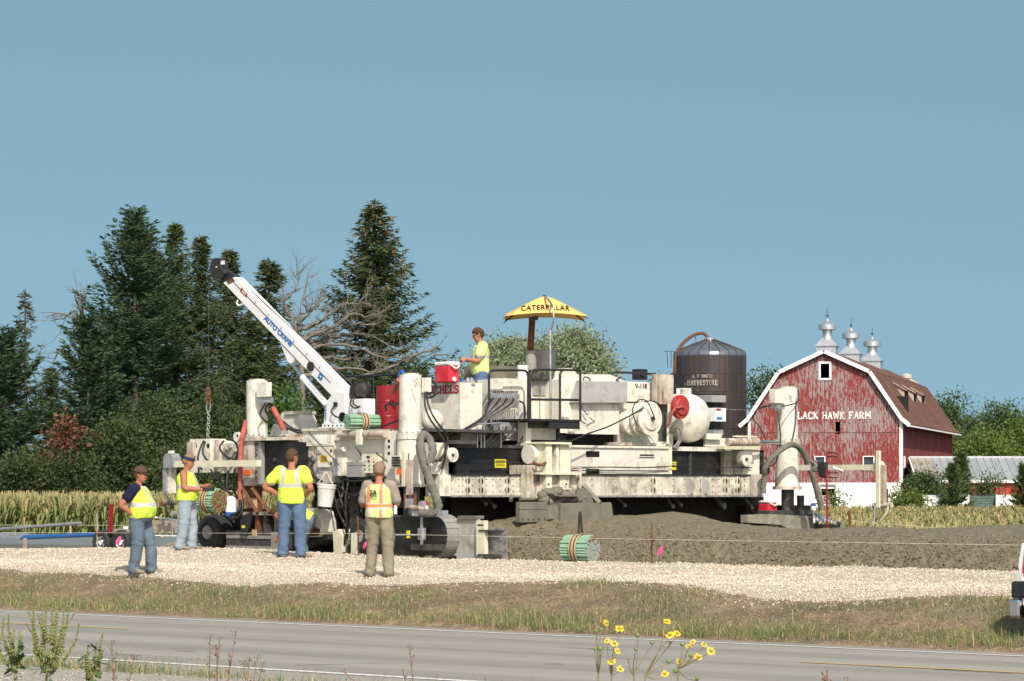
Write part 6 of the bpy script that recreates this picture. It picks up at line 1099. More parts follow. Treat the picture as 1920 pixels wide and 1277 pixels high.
# plough caked with concrete
SP = -38.85
pl1 = B('plow_blade', 974, 1026, 941, 979, SP, 0.10, 'mudsteel'); B('blade_seam', 974, 1026, 953, 955, SP + .012, 0.02, 'mudsteel', pl1, 0.003); bolts([979, 990, 1000, 1010, 1021], [972], SP, 0.02, 'mudsteel', pl1, 0.03); B('plow_blade', 1051, 1124, 943, 981, SP + 0.1, 0.12, 'mudsteel'); B('plow_tip', 1124, 1146, 942, 978, SP - 0.15, 0.06, 'mudsteel')
for i in range(5): MB().cyl(pp(1027 + i * 5, 948 + (i % 2) * 8, SP - .1), pp(1030 + i * 5, 972 + (i % 2) * 5, SP - .1), 0.12, 0.14, 12).build('screw_flight', Wm['caked'], PV)
for i in range(3): MB().cyl(pp(1126 + i * 6, 946 + (i % 2) * 8, SP - .25), pp(1128 + i * 6, 974, SP - .25), 0.10, 0.12, 12).build('screw_flight', Wm['caked'], PV)
def lumpy(name, pts, r, mat, seed, parent=None):
    rr = random.Random(seed); me_ = MB()
    for p in pts: me_.sphere(p + Vector((rr.uniform(-.04, .04), rr.uniform(-.04, .04), rr.uniform(-.03, .03))), r * rr.uniform(0.7, 1.2), 10, 7, 0, (rr.uniform(.9, 1.4), rr.uniform(.9, 1.3), rr.uniform(.6, 1.0)))
    for v in me_.v: v += Vector((mnoise.noise(v * 9), mnoise.noise(v * 9 + Vector((5, 0, 0))), mnoise.noise(v * 9 + Vector((0, 7, 0))))) * r * 0.28
    return me_.build(name, Wm[mat], parent or PV)
o = lumpy('caked_concrete', [pp(x, y, SP - .22) for x, y in [(1018, 928), (1026, 922), (1034, 930), (1042, 925), (1050, 934), (1058, 930), (1066, 936), (1074, 934), (1082, 938), (1030, 940), (1045, 942), (1090, 936), (1100, 932), (1098, 926), (1108, 938), (1022, 936), (1036, 948), (1042, 960), (1034, 968)]], 0.13, 'caked', 4); o['kind'] = 'stuff'
B('plow_shelf', 1048, 1090, 928, 931, SP + 0.05, 0.4, 'caked'); BAR('plow_strut', (1094, 910, -39.2), (1124, 944, SP), 0.06, 'mudsteel', None, 4); G('plow_gusset', [(1082, 918), (1098, 915), (1124, 943), (1080, 943)], SP - 0.12, 0.06, 'caked')
# far front track and its side form, half buried
fk = B('track_frame', 1400, 1524, 948, 985, SF - 0.3, 0.6, 'grease_shade'); B('track_top', 1444, 1524, 957, 965, SF + 0.2, 0.5, 'steel', fk); G('caked_skirt', [(1402, 966), (1440, 964), (1535, 968), (1535, 1006), (1512, 1004), (1490, 998), (1464, 984), (1402, 980)], -38.95, 0.2, 'crusted', fk); MB().tube([pp(1536, 994, -38.9), pp(1578, 993, -38.9)], 0.13, 16).build('end_roller', Wm['mudsteel'], fk); B('roller_plate', 1534, 1540, 984, 1006, -38.85, 0.25, 'steel', fk)
ps_ = MB(); 
for i in range(8):
    x = 1524 + i * 6.5; y = 962 + (i ** 1.6) * 0.9; ps_.add([pp(x, y, -38.8), pp(x + 6.5, 962 + ((i + 1) ** 1.6) * 0.9, -38.8 - (i % 2) * .05), pp(x + 8, 978 + (i % 3) * 2, -38.6), pp(x + 1, 976 + ((i + 2) % 3) * 3, -38.6 + (i % 2) * .05)], [(0, 1, 2, 3)], True)
ps_o = ps_.build('plastic_sheet', Wm['galv'], PV, fix=False); sm2 = ps_o.modifiers.new('thick', 'SOLIDIFY'); sm2.thickness = 0.01
# front far sensor arm
TF = 46.0
fa = B('sensor_arm', 1497, 1641, 871.5, 881.5, TF, 0.13, 'cream'); DISC('arm_clamp', 1645, 877, 13, TF - 0.02, 0.1, 'cream', fa); B('sensor_post', 1642, 1648, 845, 952, TF - 0.1, 0.07, 'cream', fa); B('sensor_slide', 1649, 1657, 872, 946, TF - 0.05, 0.1, 'wood', fa); MB().tube([pp(1638, 948, TF), pp(1672, 947, TF)], 0.06, 10).build('sensor_cross', Wm['rusty'], fa); H('coil_cord', [(1560 + i * 1.1, 876 + i * 0.35 + (1.6 if i % 2 else -1.6), TF - .08) for i in range(20)], 0.012, 'galv', fa, 4, 2)
H('sensor_wand', [(1665, 950, TF - .3), (1662, 962, TF - .4), (1652, 975, TF - .5), (1648, 982, TF - .5)], 0.03, 'wood', fa); H('sensor_chain', [(1640, 948, TF - .1), (1640, 965, TF - .3), (1637, 988, TF - .5)], 0.014, 'galv', fa)
rag = MB(); rag.prism([pp(x, y, TF - .25) for x, y in [(1534, 868), (1545, 866), (1546, 880), (1542, 897), (1535, 893), (1532, 880)]], V * 0.12); rag.build('hanging_rag', Wm['black'], fa, bevel=0.03); H('cable_knot', [(1522, 866, TF - .2), (1530, 872, TF - .25), (1527, 882, TF - .25), (1522, 876, TF - .2), (1530, 864, TF - .2)], 0.035, 'hosegrey', fa)
# ================================================================== THINGS ON AND AROUND THE PAVER
def TB(name, px, py, q, pts_fn): pass
# --- boom crane on the paver's deck
TC = 36.55
CR = empty('boom_crane', pp(628, 806, TC), 0, 'white hydraulic boom crane with black sheave head mounted on the paver', 'crane')
def CB(*a, **k): return B(*a, parent=CR, **k)
def CG(*a, **k): return G(*a, parent=CR, **k)
CB('base_plate', 596, 664, 800, 807, TC - 0.25, 0.8, 'clean'); CB('turntable', 604, 656, 794, 801, TC - 0.18, 0.6, 'clean')
ms = CG('mast', [(607, 795), (609.5, 757), (622, 741), (630, 735), (646, 737), (648, 795)], TC - 0.12, 0.36, 'clean'); CB('winch_housing', 646, 682, 748, 778, TC - 0.1, 0.3, 'clean')
bolts([609, 616, 624, 632, 640, 648], [798], TC - 0.19, 0.02, 'steel', ms); B('gauge', 625, 631, 754, 762, TC - 0.15, 0.04, 'black', ms); DISC('slew_gear', 641, 782, 9, TC - 0.15, 0.06, 'grease_shade', ms)
DISC('winch_drum', 665, 733, 15.5, TC - 0.05, 0.3, 'black', CR); DISC('winch_motor', 673, 731, 12, TC - 0.12, 0.1, 'steel', CR)
for P_ in [[(626, 762, TC - .16), (621, 772, TC - .2), (628, 780, TC - .2), (638, 784, TC - .2)], [(660, 745, TC - .15), (657, 757, TC - .18), (664, 765, TC - .18), (673, 764, TC - .15)], [(664, 745, TC - .15), (662, 755, TC - .2), (669, 762, TC - .2), (676, 762, TC - .15)], [(682, 768, TC), (678, 778, TC - .05), (670, 780, TC - .05)]]: H('hydraulic_hose', P_, 0.016, 'hose', CR)
bo = CG('boom', [(440, 519), (646, 729), (646, 742), (622, 742), (419, 530)], TC - 0.06, 0.22, 'clean', bev=0.02)
CG('boom_shim', [(424, 527), (436, 521), (440, 527), (428, 533)], TC - 0.068, 0.02, 'rust'); CG('boom_extension', [(408, 516), (418, 506), (442, 520), (420, 531)], TC - 0.03, 0.16, 'black')
hd_ = DISC('sheave_head', 405, 502, 18.5, TC - 0.08, 0.16, 'rubber', CR); G('head_cheek', [(390, 505), (398, 520), (413, 525), (421, 512), (412, 500)], TC - 0.1, 0.2, 'rubber', hd_); B('head_label', 414, 421, 489, 496, TC - 0.085, 0.004, 'clean', hd_); DISC('head_pin', 405, 501, 1.8, TC - 0.1, 0.02, 'cream', hd_)
CG('lift_lug', [(526, 645), (553, 671), (549, 680), (543, 682), (539, 677)], TC - 0.04, 0.16, 'clean'); MB().tube([pp(545, 677, TC), pp(570, 711, TC)], 0.036, 14).build('cylinder_rod', Wm['chrome'], CR); MB().tube([pp(567, 707, TC), pp(613, 760, TC)], 0.068, 18).build('lift_cylinder', Wm['clean'], CR); MB().tube([pp(579, 714, TC - .08), pp(606, 745, TC - .08)], 0.012, 6).build('oil_line', Wm['galv'], CR)
DISC('cable_reel', 581, 687, 9, TC - 0.1, 0.05, 'rubber', CR); H('boom_hook', [(446, 563, TC - .05), (444, 569, TC - .05), (449, 573, TC - .05), (454, 570, TC - .05)], 0.02, 'clean', CR)
for i in range(3): H('cable_coil', [(574 + i * 3, 668, TC), (576 + i * 3, 660, TC), (583 + i * 2, 659, TC), (585 + i * 2, 666, TC), (581 + i * 2, 672, TC)], 0.014, 'clean', CR)
MB().tube([pp(428, 505, TC + .02), pp(664, 724, TC + .05)], 0.010, 6).build('winch_rope', Wm['steel'], CR)
MB().tube([pp(436, 527, TC - .063), pp(620, 718, TC - .063)], 0.007, 5).build('boom_seam', Wm['ink'], CR)
bd = (pp(646, 729, TC) - pp(440, 519, TC)).normalized(); bup = bd.cross(V).normalized() * 1.0
if bup.z < 0: bup = -bup
text_obj('lettering', 'AUTO CRANE', pp(521.5, 620.5, TC - 0.066), bd, bup, (pp(549, 642, TC) - pp(494, 590, TC)).length * 0.98, 0.115, Wm['letblue'], CR, bold=0.035, shear=0.25)
text_obj('lettering', 'SQUASH', pp(608.5 + 1.6, 773, TC - 0.126), -Z, U, 0.30, 0.07, Wm['letblue'], CR)
c = pp(601, 706, TC - 0.063); MB().box(c, (0.07, 0.002, 0.07), (bd, V, bup)).build('sticker', Wm['letblue'], CR); MB().box(c - V * .003, (0.03, 0.002, 0.012), (bd, V, bup)).build('sticker_mark', Wm['clean'], CR); MB().box(pp(457, 549, TC - 0.063), (0.13, 0.002, 0.04), (bd, V, bup)).build('red_label', Wm['reelred'], CR)
for dx in (0.0, 0.05, -0.05): MB().box(pp(457, 549, TC - 0.066) + bd * dx, (0.016, 0.002, 0.022), (bd, V, bup)).build('label_print', Wm['clean'], CR)
for i in range(7): MB().cyl(pp(455 + i * 24, 541 + i * 24.6, TC - .075), pp(455 + i * 24, 541 + i * 24.6, TC - .05), 0.012, None, 6).build('bolt', Wm['steel'], CR)
# hoist rope, hook block and chain
HY_ = pp(391, 505, TC).y; A3 = lambda x, y: at(x, y, HY_)
HK = empty('chain_hook', A3(391, 860), 0, 'rusty hook block and chain hanging from the crane rope', 'hook')
MB().tube([A3(391, 515), A3(391, 724)], 0.007, 5).build('hoist_rope', Wm['steel'], HK); MB().box(A3(391, 734), (0.05, 0.04, 0.10)).build('hook_block', Wm['rust'], HK, bevel=0.02); MB().tube(crom([A3(390, 742), A3(387, 750), A3(391, 757), A3(395, 751), A3(392, 745)], 4), 0.022, 8).build('hook', Wm['rust'], HK); MB().tube(crom([A3(388, 752), A3(387, 765), A3(390, 775), A3(394, 766), A3(394, 752)], 4), 0.012, 6).build('shackle', Wm['galv'], HK)
for i in range(19):
    y = 776 + i * 5; p = A3(391 - 0.2 * i + (0.6 if i % 2 else -0.6), y); a1 = Vector((1, 0.2, 0)) if i % 2 else Vector((0.3, 1, 0)); a1.normalize()
    MB().tube([p + a1 * 0.028 * math.cos(t_) + Z * 0.042 * math.sin(t_) for t_ in [k * math.pi / 4 for k in range(9)]], 0.009, 5).build('chain_link', Wm['galv'], HK)
# --- bundles of dowel bars
def bundle(label, c, axis, Rb, L, end_mat, side='rodgreen', seed=1, sling=None, ends=0):
    axis = axis.normalized(); e = empty('dowel_bundle', c - Z * Rb, 0, label, 'steel bars', 'strapped bundles of green dowel bars'); r = 0.0245; a1 = axis.orthogonal().normalized(); a2 = axis.cross(a1); rr = random.Random(seed)
    rod = MB(); rod.tube([-axis * L / 2, axis * L / 2], r * 0.97, 9, 0, False); ring = [axis * L / 2 + (a1 * math.cos(2 * math.pi * k / 9) + a2 * math.sin(2 * math.pi * k / 9)) * r * .97 for k in range(9)]; rod.add(ring, [list(range(9))], False, 1); rod.add([p - axis * L for p in ring], [list(range(9))], False, 1)
    meshes = [rod.mesh('dowel_bar', [Wm[side], Wm[m_]]) for m_ in ([end_mat, 'rodrust'] if ends else [end_mat])]; n = int(Rb / (2 * r)) + 2
    for i in range(-n, n + 1):
        for j in range(-n, n + 1):
            p = a1 * (2 * r * (i + 0.5 * (j % 2))) + a2 * (2 * r * j * 0.866)
            if p.length > Rb - r: continue
            top = p.z > Rb * 0.45 and ends; o = link_mesh('dowel_bar', meshes[1 if top and rr.random() < .8 else 0], e); o.location = Z * Rb + p + axis * rr.uniform(-0.012, 0.012)
    cz = Z * Rb
    MB().lathe(cz - axis * 0.075, axis, [(Rb + 0.002, 0), (Rb + 0.008, 0.002), (Rb + 0.008, 0.15), (Rb + 0.002, 0.152)], 40).build('cardboard_band', Wm['cardboard'], e, False)
    for off in (-0.035, 0.035): MB().lathe(cz + axis * (off - 0.009), axis, [(Rb + 0.008, 0), (Rb + 0.016, 0.002), (Rb + 0.016, 0.018), (Rb + 0.008, 0.02)], 40).build('steel_strap', Wm['rubber'], e, False)
    if sling: MB().tube(crom([cz + Z * Rb * 0.9 - axis * 0.03, cz + Z * (Rb + sling) - axis * 0.005 , cz + Z * (Rb + sling) + axis * 0.02, cz + Z * Rb * 0.9 + axis * 0.05], 4), 0.022, 6).build('lifting_sling', Wm['rubber'], e, False)
    return e
bc = at(1087, 1029, 49.3); bundle('green dowel bar bundle with black sling standing on the white gravel', bc, Vector((0.83, -0.55, 0)), 0.265, 0.56, 'rodend', sling=0.34, ends=1)
bc = pp(395, 938, TL - 0.75); bundle('green dowel bar bundle with rusty ends hanging in front of the bandana worker', bc, Vector((0.80, -0.60, -0.05)), 0.255, 0.46, 'rodrust', seed=2)
bc = pp(679, 791, TL + 0.05); bundle('green dowel bar bundle lying on the deck beside the crane', bc, Vector((-0.80, -0.60, 0)), 0.165, 0.70, 'roddull', seed=3)
# --- umbrella
UY = 57.2; ub = at(1022, 600, UY)
UM = empty('umbrella', at(1031, 790, UY), 0, 'square yellow umbrella on a bent chrome pole above the platform', 'umbrella'); UC = at(1022, 592, UY); hw = 0.83; rise = 0.40
def ucan(x, y): m_ = max(abs(x), abs(y)); d = abs(abs(x) - abs(y)); return UC + Vector((x * hw * (1 - 0.06 * (1 - abs(y)) * 0), y * hw * 0.9, rise * (1 - m_ ** 1.3) + 0.07 * m_ * m_ * d * (2 - d) - 0.06 * m_))
NU = 10
for a_ in range(4):
    rot = [(1, 0, 0, 1), (0, -1, 1, 0), (-1, 0, 0, -1), (0, 1, -1, 0)][a_]; mb = MB(); vs = []
    for i in range(NU + 1):
        for j in range(NU + 1):
            m_ = i / NU; x = -m_ + 2 * m_ * j / NU; y = -m_; vs.append(ucan(rot[0] * x + rot[1] * y, rot[2] * x + rot[3] * y))
    mb.add(vs, [(i * (NU + 1) + j, i * (NU + 1) + j + 1, (i + 1) * (NU + 1) + j + 1, (i + 1) * (NU + 1) + j) for i in range(NU) for j in range(NU)], True)
    o = mb.build('canopy_panel', Wm['yellow'], UM, fix=False); s_ = o.modifiers.new('thick', 'SOLIDIFY'); s_.thickness = 0.006
for cx_, cy_ in ((-1, -1), (1, -1), (1, 1), (-1, 1)): MB().tube([ucan(cx_ * k / 6, cy_ * k / 6) - Z * 0.02 for k in range(7)] + [ucan(cx_ * 1.03, cy_ * 1.03) - Z * 0.03], 0.010, 5).build('rib', Wm['steel'], UM)
MB().tube(crom([at(1021, 556, UY), at(1026, 560, UY - .5), at(1034, 571, UY - .85), at(1038, 588, UY - .95), at(1037, 605, UY - .95), at(1031.5, 622, UY - .9)], 6), 0.020, 8).build('bent_pole', Wm['chrome'], UM); MB().tube([at(1031.5, 618, UY - .9), at(1031.5, 630, UY - .9)], 0.034, 10).build('pole_joint', Wm['galv'], UM); MB().tube([at(1031.5, 626, UY - .9), at(1032.5, 790, UY - .9)], 0.022, 8).build('straight_pole', Wm['galv'], UM); MB().tube([at(1021, 557, UY), at(1021, 553, UY)], 0.03, 8).build('finial', Wm['steel'], UM); MB().tube([at(1006, 592, UY), at(1005, 600, UY)], 0.04, 8).build('hub', Wm['steel'], UM)
tt = text_obj('lettering', 'CATERPILLAR', (0, 0, 0), (1, 0, 0), (0, 0, 1), 2.0, 1.0, Wm['ink'], UM, world=False, bold=0.012, space=1.12)
me = tt.data
for v in me.vertices:
    xx = v.co.x; f_ = 0.86 - 0.27 * (v.co.z + 0.5); x_ = xx * 0.60; p = ucan(x_, -f_) if abs(x_) <= f_ else ucan(x_, -abs(x_)); v.co = p + Vector((0, -0.016, 0.016)) - WO[UM]
me.update()
# --- red barrel, coolers, bucket, cans
p = pp(727, 810, TL + 0.75); k = p.y / F; BR = empty('steel_barrel', p, 0, 'red steel barrel standing between the crane and the front leg', 'barrel'); rb_ = 21.5 * k; hb_ = 87 * k
MB().lathe((0, 0, 0), Z, [(rb_ * .97, 0), (rb_, .015), (rb_, hb_ * .33 - .02), (rb_ * 1.03, hb_ * .33), (rb_, hb_ * .33 + .02), (rb_, hb_ * .66 - .02), (rb_ * 1.03, hb_ * .66), (rb_, hb_ * .66 + .02), (rb_, hb_ - .015), (rb_ * 1.02, hb_), (rb_ * .95, hb_ - .01), (0, hb_ - .01)], 36).build('drum', Wm['red'], BR, False); MB().cyl((0.1, -.1, hb_ - .01), (0.1, -.1, hb_ + .03), 0.04, None, 12).build('bung', Wm['steel'], BR, False)
mb = MB(); mb.tube(crom([pp(737, 735, TL + .55), pp(743, 722, TL + .5), pp(748, 712, TL + .45)], 5), 0.05, 8); mb.build('hose_nozzle', Wm['redhose'], BR)
def railset(name, runs): 
    for r_ in runs: MB().tube([pp(*p_) for p_ in r_], 0.03, 6).build(name, Wm['black'], PV)
railset('deck_rail', [[(625, 707, TL + 1.6), (752, 702, TL + 1.6)], [(700, 704, TL + 1.6), (700, 806, TL + 1.6)], [(628, 707, TL + 1.6), (611, 806, TL + 1.6)]]); H('filler_nozzle', [(748, 706, TL), (752, 696, TL), (757, 700, TL), (762, 704, TL)], 0.03, 'bluecap')
def cooler(label, c, wu, wv, h, grp='water coolers'):
    """c: corner on the bottom nearest the camera between the two visible faces"""
    e = empty('cooler', c, 0, label, 'cooler', grp); o_ = -U * wu / 2 + V * wv / 2
    MB().box(o_ + Z * h * .4, (wu / 2, wv / 2, h * .4), (U, V, Z)).build('body', Wm['coolred'], e, False, 0.03); MB().box(o_ + Z * h * .895, (wu / 2 + .012, wv / 2 + .012, h * .095), (U, V, Z)).build('lid', Wm['coolwhite'], e, False, 0.03)
    MB().tube(crom([V * .03 + U * .03 + Z * h * .80, U * .06 + V * wv * .5 + Z * h * .66, V * (wv - .03) + U * .03 + Z * h * .80], 4), 0.018, 6).build('handle', Wm['coolwhite'], e, False); MB().cyl(V * wv * .45 + U * .03 + Z * h * .16, V * wv * .45 + Z * h * .16, 0.045, None, 14).build('spigot', Wm['coolwhite'], e, False); return e
cc = pp(842, 717, -40.1); cooler('red cooler with white lid standing on the lettered tank', cc, 0.42, 0.28, 40 * cc.y / F)
cc = at(1441, 967, 60.3); cooler('red cooler on the ground beside the far track', cc, 0.30, 0.30, 29 * cc.y / F)
p = pp(609, 950, TL - 0.42); k = p.y / F; BK = empty('bucket', p, 0, 'dirty white plastic bucket hanging from the side cabinet', 'bucket')
ti = MB(); ti.lathe((0, 0, 0), Z, [(0, 0), (13.5 * k, 0), (16.6 * k, 34 * k), (17.6 * k, 34 * k), (17.8 * k, 37 * k), (16.8 * k, 37.5 * k), (17.6 * k, 39 * k), (17.8 * k, 43 * k), (16 * k, 43 * k), (13 * k, 1 * k)], 30)
for v in ti.v: v.rotate(Matrix.Rotation(0.10, 3, 'Y'))
ti.build('pail', Wm['plastic'], BK, False); MB().tube(crom([Vector((-15 * k, 0, 42 * k)), Vector((-6 * k, -.05, 52 * k)), Vector((2 * k, -.05, 64 * k)), Vector((7 * k, -.02, 58 * k)), Vector((15 * k, 0, 41 * k))], 5), 0.010, 6).build('bail', Wm['plastic'], BK, False)
def can(label, px, y0, y1, r, q, m1, m2, name='spray_can'):
    p = pp(px, y1, q); k = p.y / F; h = (y1 - y0) * k; e = empty(name, p, 0, label, 'can'); MB().lathe((0, 0, 0), Z, [(0, 0), (r * k, 0), (r * k, h * .55), (r * k * .8, h * .6), (0, h * .6)], 16).build('can_body', Wm[m1], e, False); MB().lathe((0, 0, h * .6), Z, [(r * k * .95, 0), (r * k * .95, h * .35), (0, h * .4)], 16).build('cap', Wm[m2], e, False)
can('pink capped spray can beside the front track', 800, 941, 958, 3.4, TL - 0.32, 'clean', 'pinkcan'); can('blue and white can on the far track', 1525, 943, 957, 5, -38.9, 'clean', 'bluecap'); p = pp(1501, 956, -39.1); k = p.y / F; e = empty('bin', p, 0, 'small black bin on the far track', 'bin'); MB().lathe((0, 0, 0), Z, [(0, 0), (6.5 * k, 0), (7.2 * k, 27 * k), (6.6 * k, 27 * k), (6 * k, 3 * k)], 18).build('bin_body', Wm['black'], e, False)
p = pp(433, 968, TL - 0.35); k = p.y / F; e = empty('water_jug', p, 0, 'white jug with blue band on the rear track', 'jug'); MB().lathe((0, 0, 0), Z, [(0, 0), (10 * k, 0), (11 * k, 8 * k)], 20).build('jug_base', Wm['bluecap'], e, False); MB().lathe((0, 0, 8 * k), Z, [(11 * k, 0), (11.5 * k, 18 * k), (9 * k, 26 * k), (4 * k, 30 * k), (0, 30 * k)], 20).build('jug_body', Wm['clean'], e, False)
o = B('cardboard_box', 446, 464, 934, 953, TL - 0.3, 0.25, 'cardboard'); o.name = 'cardboard_box'

# --- stakes, string line, flags
def pin(px, y0, y1, t, label, mat='rust', clamp=None, r=0.016):
    Y = YtR(px, t); e = empty('string_pin', at(px, y1, Y), 0, label, 'stake', 'grade stakes along the string line'); MB().tube([at(px, y1 + 6, Y), at(px - 1.2, y0, Y)], r, 6).build('rod', Wm[mat], e)
    if clamp: MB().tube([at(px, clamp, Y), at(px + 5, clamp + 1, Y - .25)], 0.012, 6).build('clamp_arm', Wm['rust'], e); MB().box(at(px, clamp, Y), (0.03, 0.03, 0.035)).build('clamp', Wm['rust'], e)
pin(1223, 980, 1057, 37.95, 'rusty stake holding the string line before the concrete heap', clamp=1012); pin(672, 968, 1038, 37.95, 'rusty stake beside the khaki trousers', clamp=1000); pin(183, 962, 1032, 37.95, 'wooden-brown stake in front of the trailer wheel', 'wood', 999)
pin(1551, 880, 985, 46.5, 'tall red stake beside the far track', 'red', None, 0.02); pin(1594, 958, 985, 49.5, 'short rusty stake at the edge of the corn', 'rust', None, 0.03); pin(133, 985, 1010, 49.5, 'short pinkish stake behind the blue pipe', 'cardboard', None, 0.03)
def line3(name, pts, label, r=0.006): mb = MB(); mb.tube([Vector(p) for p in pts], r, 4, caps=False); tag(mb.build(name, Wm['string']), label, 'string')
line3('string_line', [ppR(-150, 998, 37.8), ppR(183, 999, 37.8), ppR(672, 1000.5, 37.8), ppR(1223, 1011.5, 37.8), ppR(1900, 1022, 37.8), ppR(2300, 1030, 37.8)], 'taut pale string line running in front of the paver', 0.0032)
line3('string_line', [ppR(-150, 984, 50.0), ppR(133, 985, 50.0), ppR(300, 985, 50.0)], 'far string line in front of the corn at the left', 0.006); line3('string_line', [ppR(1594, 976, 49.5), ppR(1900, 1003, 49.5)], 'far string line dipping along the corn at the right', 0.005)
def flag(px, py, t, label, w_=10, h_=18):
    Y = YtR(px, t); e = empty('marker_flag', at(px, py + 26, Y), 0, label, 'flag', 'pink marker flags'); k = Y / F; c = at(px, py, Y) ; mb = MB(); mb.prism([c + Vector((x * k * w_, y_ * k * 4, z_ * k * h_)) for x, y_, z_ in [(-.5, 0, -.3), (-.05, .6, -.55), (.5, 0, .15), (.4, -.5, .55), (-.1, .2, .3)]], (0, 0.004, 0)); mb.build('cloth', Wm['pink'], e); MB().tube([at(px - 1, py + 28, Y), at(px - 1, py - 2, Y)], 0.004, 4).build('wire', Wm['steel'], e)
flag(1238, 1033, 37.6, 'pink marker flag right of the rusty stake'); flag(222, 1014, 37.6, 'pink marker flag before the right trailer wheel'); flag(684, 1022, 37.6, 'pink marker flag beside the khaki trousers', 8, 14)
# --- trailer with two wheels, pipes and beams behind the paver
TT = 39.55; tp = ppR(205, 1035, TT); TR = empty('tool_trailer', tp, 0, 'low two-wheeled trailer frame with red post behind the capped worker', 'trailer')
def wheel(px, py, parent):
    c = ppR(px, py, TT); rw = 0.265; w1 = MB().lathe(c, VR, [(0.13, 0.02), (0.15, 0.0), (rw - .03, 0.0), (rw, .03), (rw, .16), (rw - .03, .19), (.15, .19)], 30).build('tyre', Wm['rubber'], parent); MB().lathe(c + VR * .015, VR, [(0, .06), (.05, .0), (.06, .05), (.12, .05), (.155, .0), (.16, .02)], 24).build('rim', Wm['clean'], w1)
    for k in range(5): a_ = k * 1.2566; p_ = c + VR * .02 + (UR * math.cos(a_) + Z * math.sin(a_)) * 0.08; MB().cyl(p_ - VR * .0, p_ + VR * .05, 0.018, None, 8).build('hub_hole', Wm['black'], w1)
wheel(187, 1017, TR); wheel(224, 1017, TR)
def RB(name, x0, x1, y0, y1, t, d, mat, parent, bev=0.006):
    xm = (x0 + x1) / 2; za, zb = [HC - (y - HY) / F * YtR(xm, t) for y in (y0, y1)]; f_ = lambda x, z: Vector(((x - CX) / F * YtR(x, t), YtR(x, t), z)); o = MB().prism([f_(x0, zb), f_(x1, zb), f_(x1, za), f_(x0, za)], VR * d).build(name, Wm[mat], parent, bevel=bev); return o
MB().prism([ppR(x, y, TT) for x, y in [(202, 1000), (203.5, 945), (209.5, 945), (207, 1000)]], VR * .06).build('red_post', Wm['red'], TR); RB('deck_board', 205, 246, 992, 997.5, TT + .1, 0.3, 'wood', TR); RB('frame_rail', 180, 300, 1002, 1007, TT + .25, 0.1, 'white2', TR); RB('axle_arm', 205, 222, 1000, 1016, TT + .25, 0.05, 'white2', TR); MB().prism([ppR(x, y, TT + .15) for x, y in [(239, 1014), (241, 985), (245, 985), (244, 1014)]], VR * .05).build('red_strut', Wm['red'], TR); RB('canvas_roll', 231, 243, 987, 992, TT + .2, 0.2, 'clean', TR)
o = RB('float_beam', 284, 356, 976, 999, TT + 0.3, 0.35, 'wood', None); tag(o, 'weathered grey float beam behind the two left workers', 'beam'); o = RB('float_rod', 285, 340, 1003, 1005.5, TT + .2, .04, 'clean', None); tag(o, 'thin white rod lying below the float beam', 'rod'); mb = MB(); mb.prism([ppR(x, y, TT + .1) for x, y in [(308, 1022), (330, 1014), (385, 1006), (388, 1010), (340, 1024)]], VR * .2); tag(mb.build('plank', Wm['wood']), 'grey plank lying on the slab edge beside the rear track', 'plank')
o = RB('steel_beam', -60, 40, 998.5, 1008, TT + .35, .2, 'galv', None); tag(o, 'galvanised beam end at the left edge of the slab', 'beam')
mb = MB(); mb.tube([ppR(40, 1008, TT + .4), ppR(180, 1002.5, TT + .4)], 0.05, 12); tag(mb.build('blue_pipe', Wm['bluepipe']), 'long bright blue pipe lying above the finished slab', 'pipe'); mb = MB(); mb.tube([ppR(-80, 998, TT + .6), ppR(152, 981, TT + .6)], 0.04, 10); tag(mb.build('grey_pipe', Wm['greypipe']), 'grey pipe slanting above the blue pipe', 'pipe'); mb = MB(); mb.prism([ppR(x, y, TT + .3) for x, y in [(43, 1009), (47, 1009), (47, 1034), (43, 1034)]], VR * .05); tag(mb.build('support_leg', Wm['wood']), 'pale upright leg under the blue pipe end', 'post'); mb = MB(); mb.tube([ppR(290, 970, TT + .6), ppR(345, 977, TT + .6)], 0.02, 8); tag(mb.build('white_rod', Wm['clean']), 'white rod slanting behind the capped worker', 'rod')
# --- pickup truck cut by the right edge
tw = YtR(1900, 30.75); PK = empty('pickup_truck', (at(1900, 915, tw).x, tw, 0.03), -A, 'white pickup truck, only its tail showing at the right edge', 'pickup truck')
TW = plain('truck_white_paint', (0.72, 0.73, 0.74), 0.25, 0, 0.03, 2); LENS = plain('tail_lens_red', (0.50, 0.02, 0.01), 0.2, 0, 0.1); AMB = plain('reverse_lens', (0.75, 0.72, 0.68), 0.2)
mb = MB(); bodyp = [(0.08, .72), (0.05, 1.0), (0.10, 1.28), (2.0, 1.28), (2.05, 1.30), (2.3, 1.82), (3.3, 1.84), (4.0, 1.28), (5.2, 1.15), (5.35, .9), (5.35, .45), (4.9, .45)] + [(4.45 + .42 * math.cos(a_), .45 + .42 * math.sin(a_)) for a_ in [R(x) for x in range(0, 181, 20)]] + [(1.65, .45)] + [(1.2 + .42 * math.cos(a_), .45 + .42 * math.sin(a_)) for a_ in [R(x) for x in range(0, 181, 20)]] + [(0.5, .45), (0.12, .50)]
mb.prism([(x, 0.04, z) for x, z in bodyp], (0, 1.86, 0)); mb.build('body', TW, PK, False, 0.03)
MB().prism([(0.11, .02, .86), (0.22, .02, .86), (0.24, .02, 1.2), (0.15, .02, 1.2)], (0, 0.03, 0)).build('tail_light', LENS, PK, False, 0.012); MB().prism([(0.04, .015, .80), (0.13, -.003, .80), (0.13, -.003, .90), (0.04, .015, .90)], (0, 0.17, 0)).build('tail_light', AMB, PK, False, 0.01)
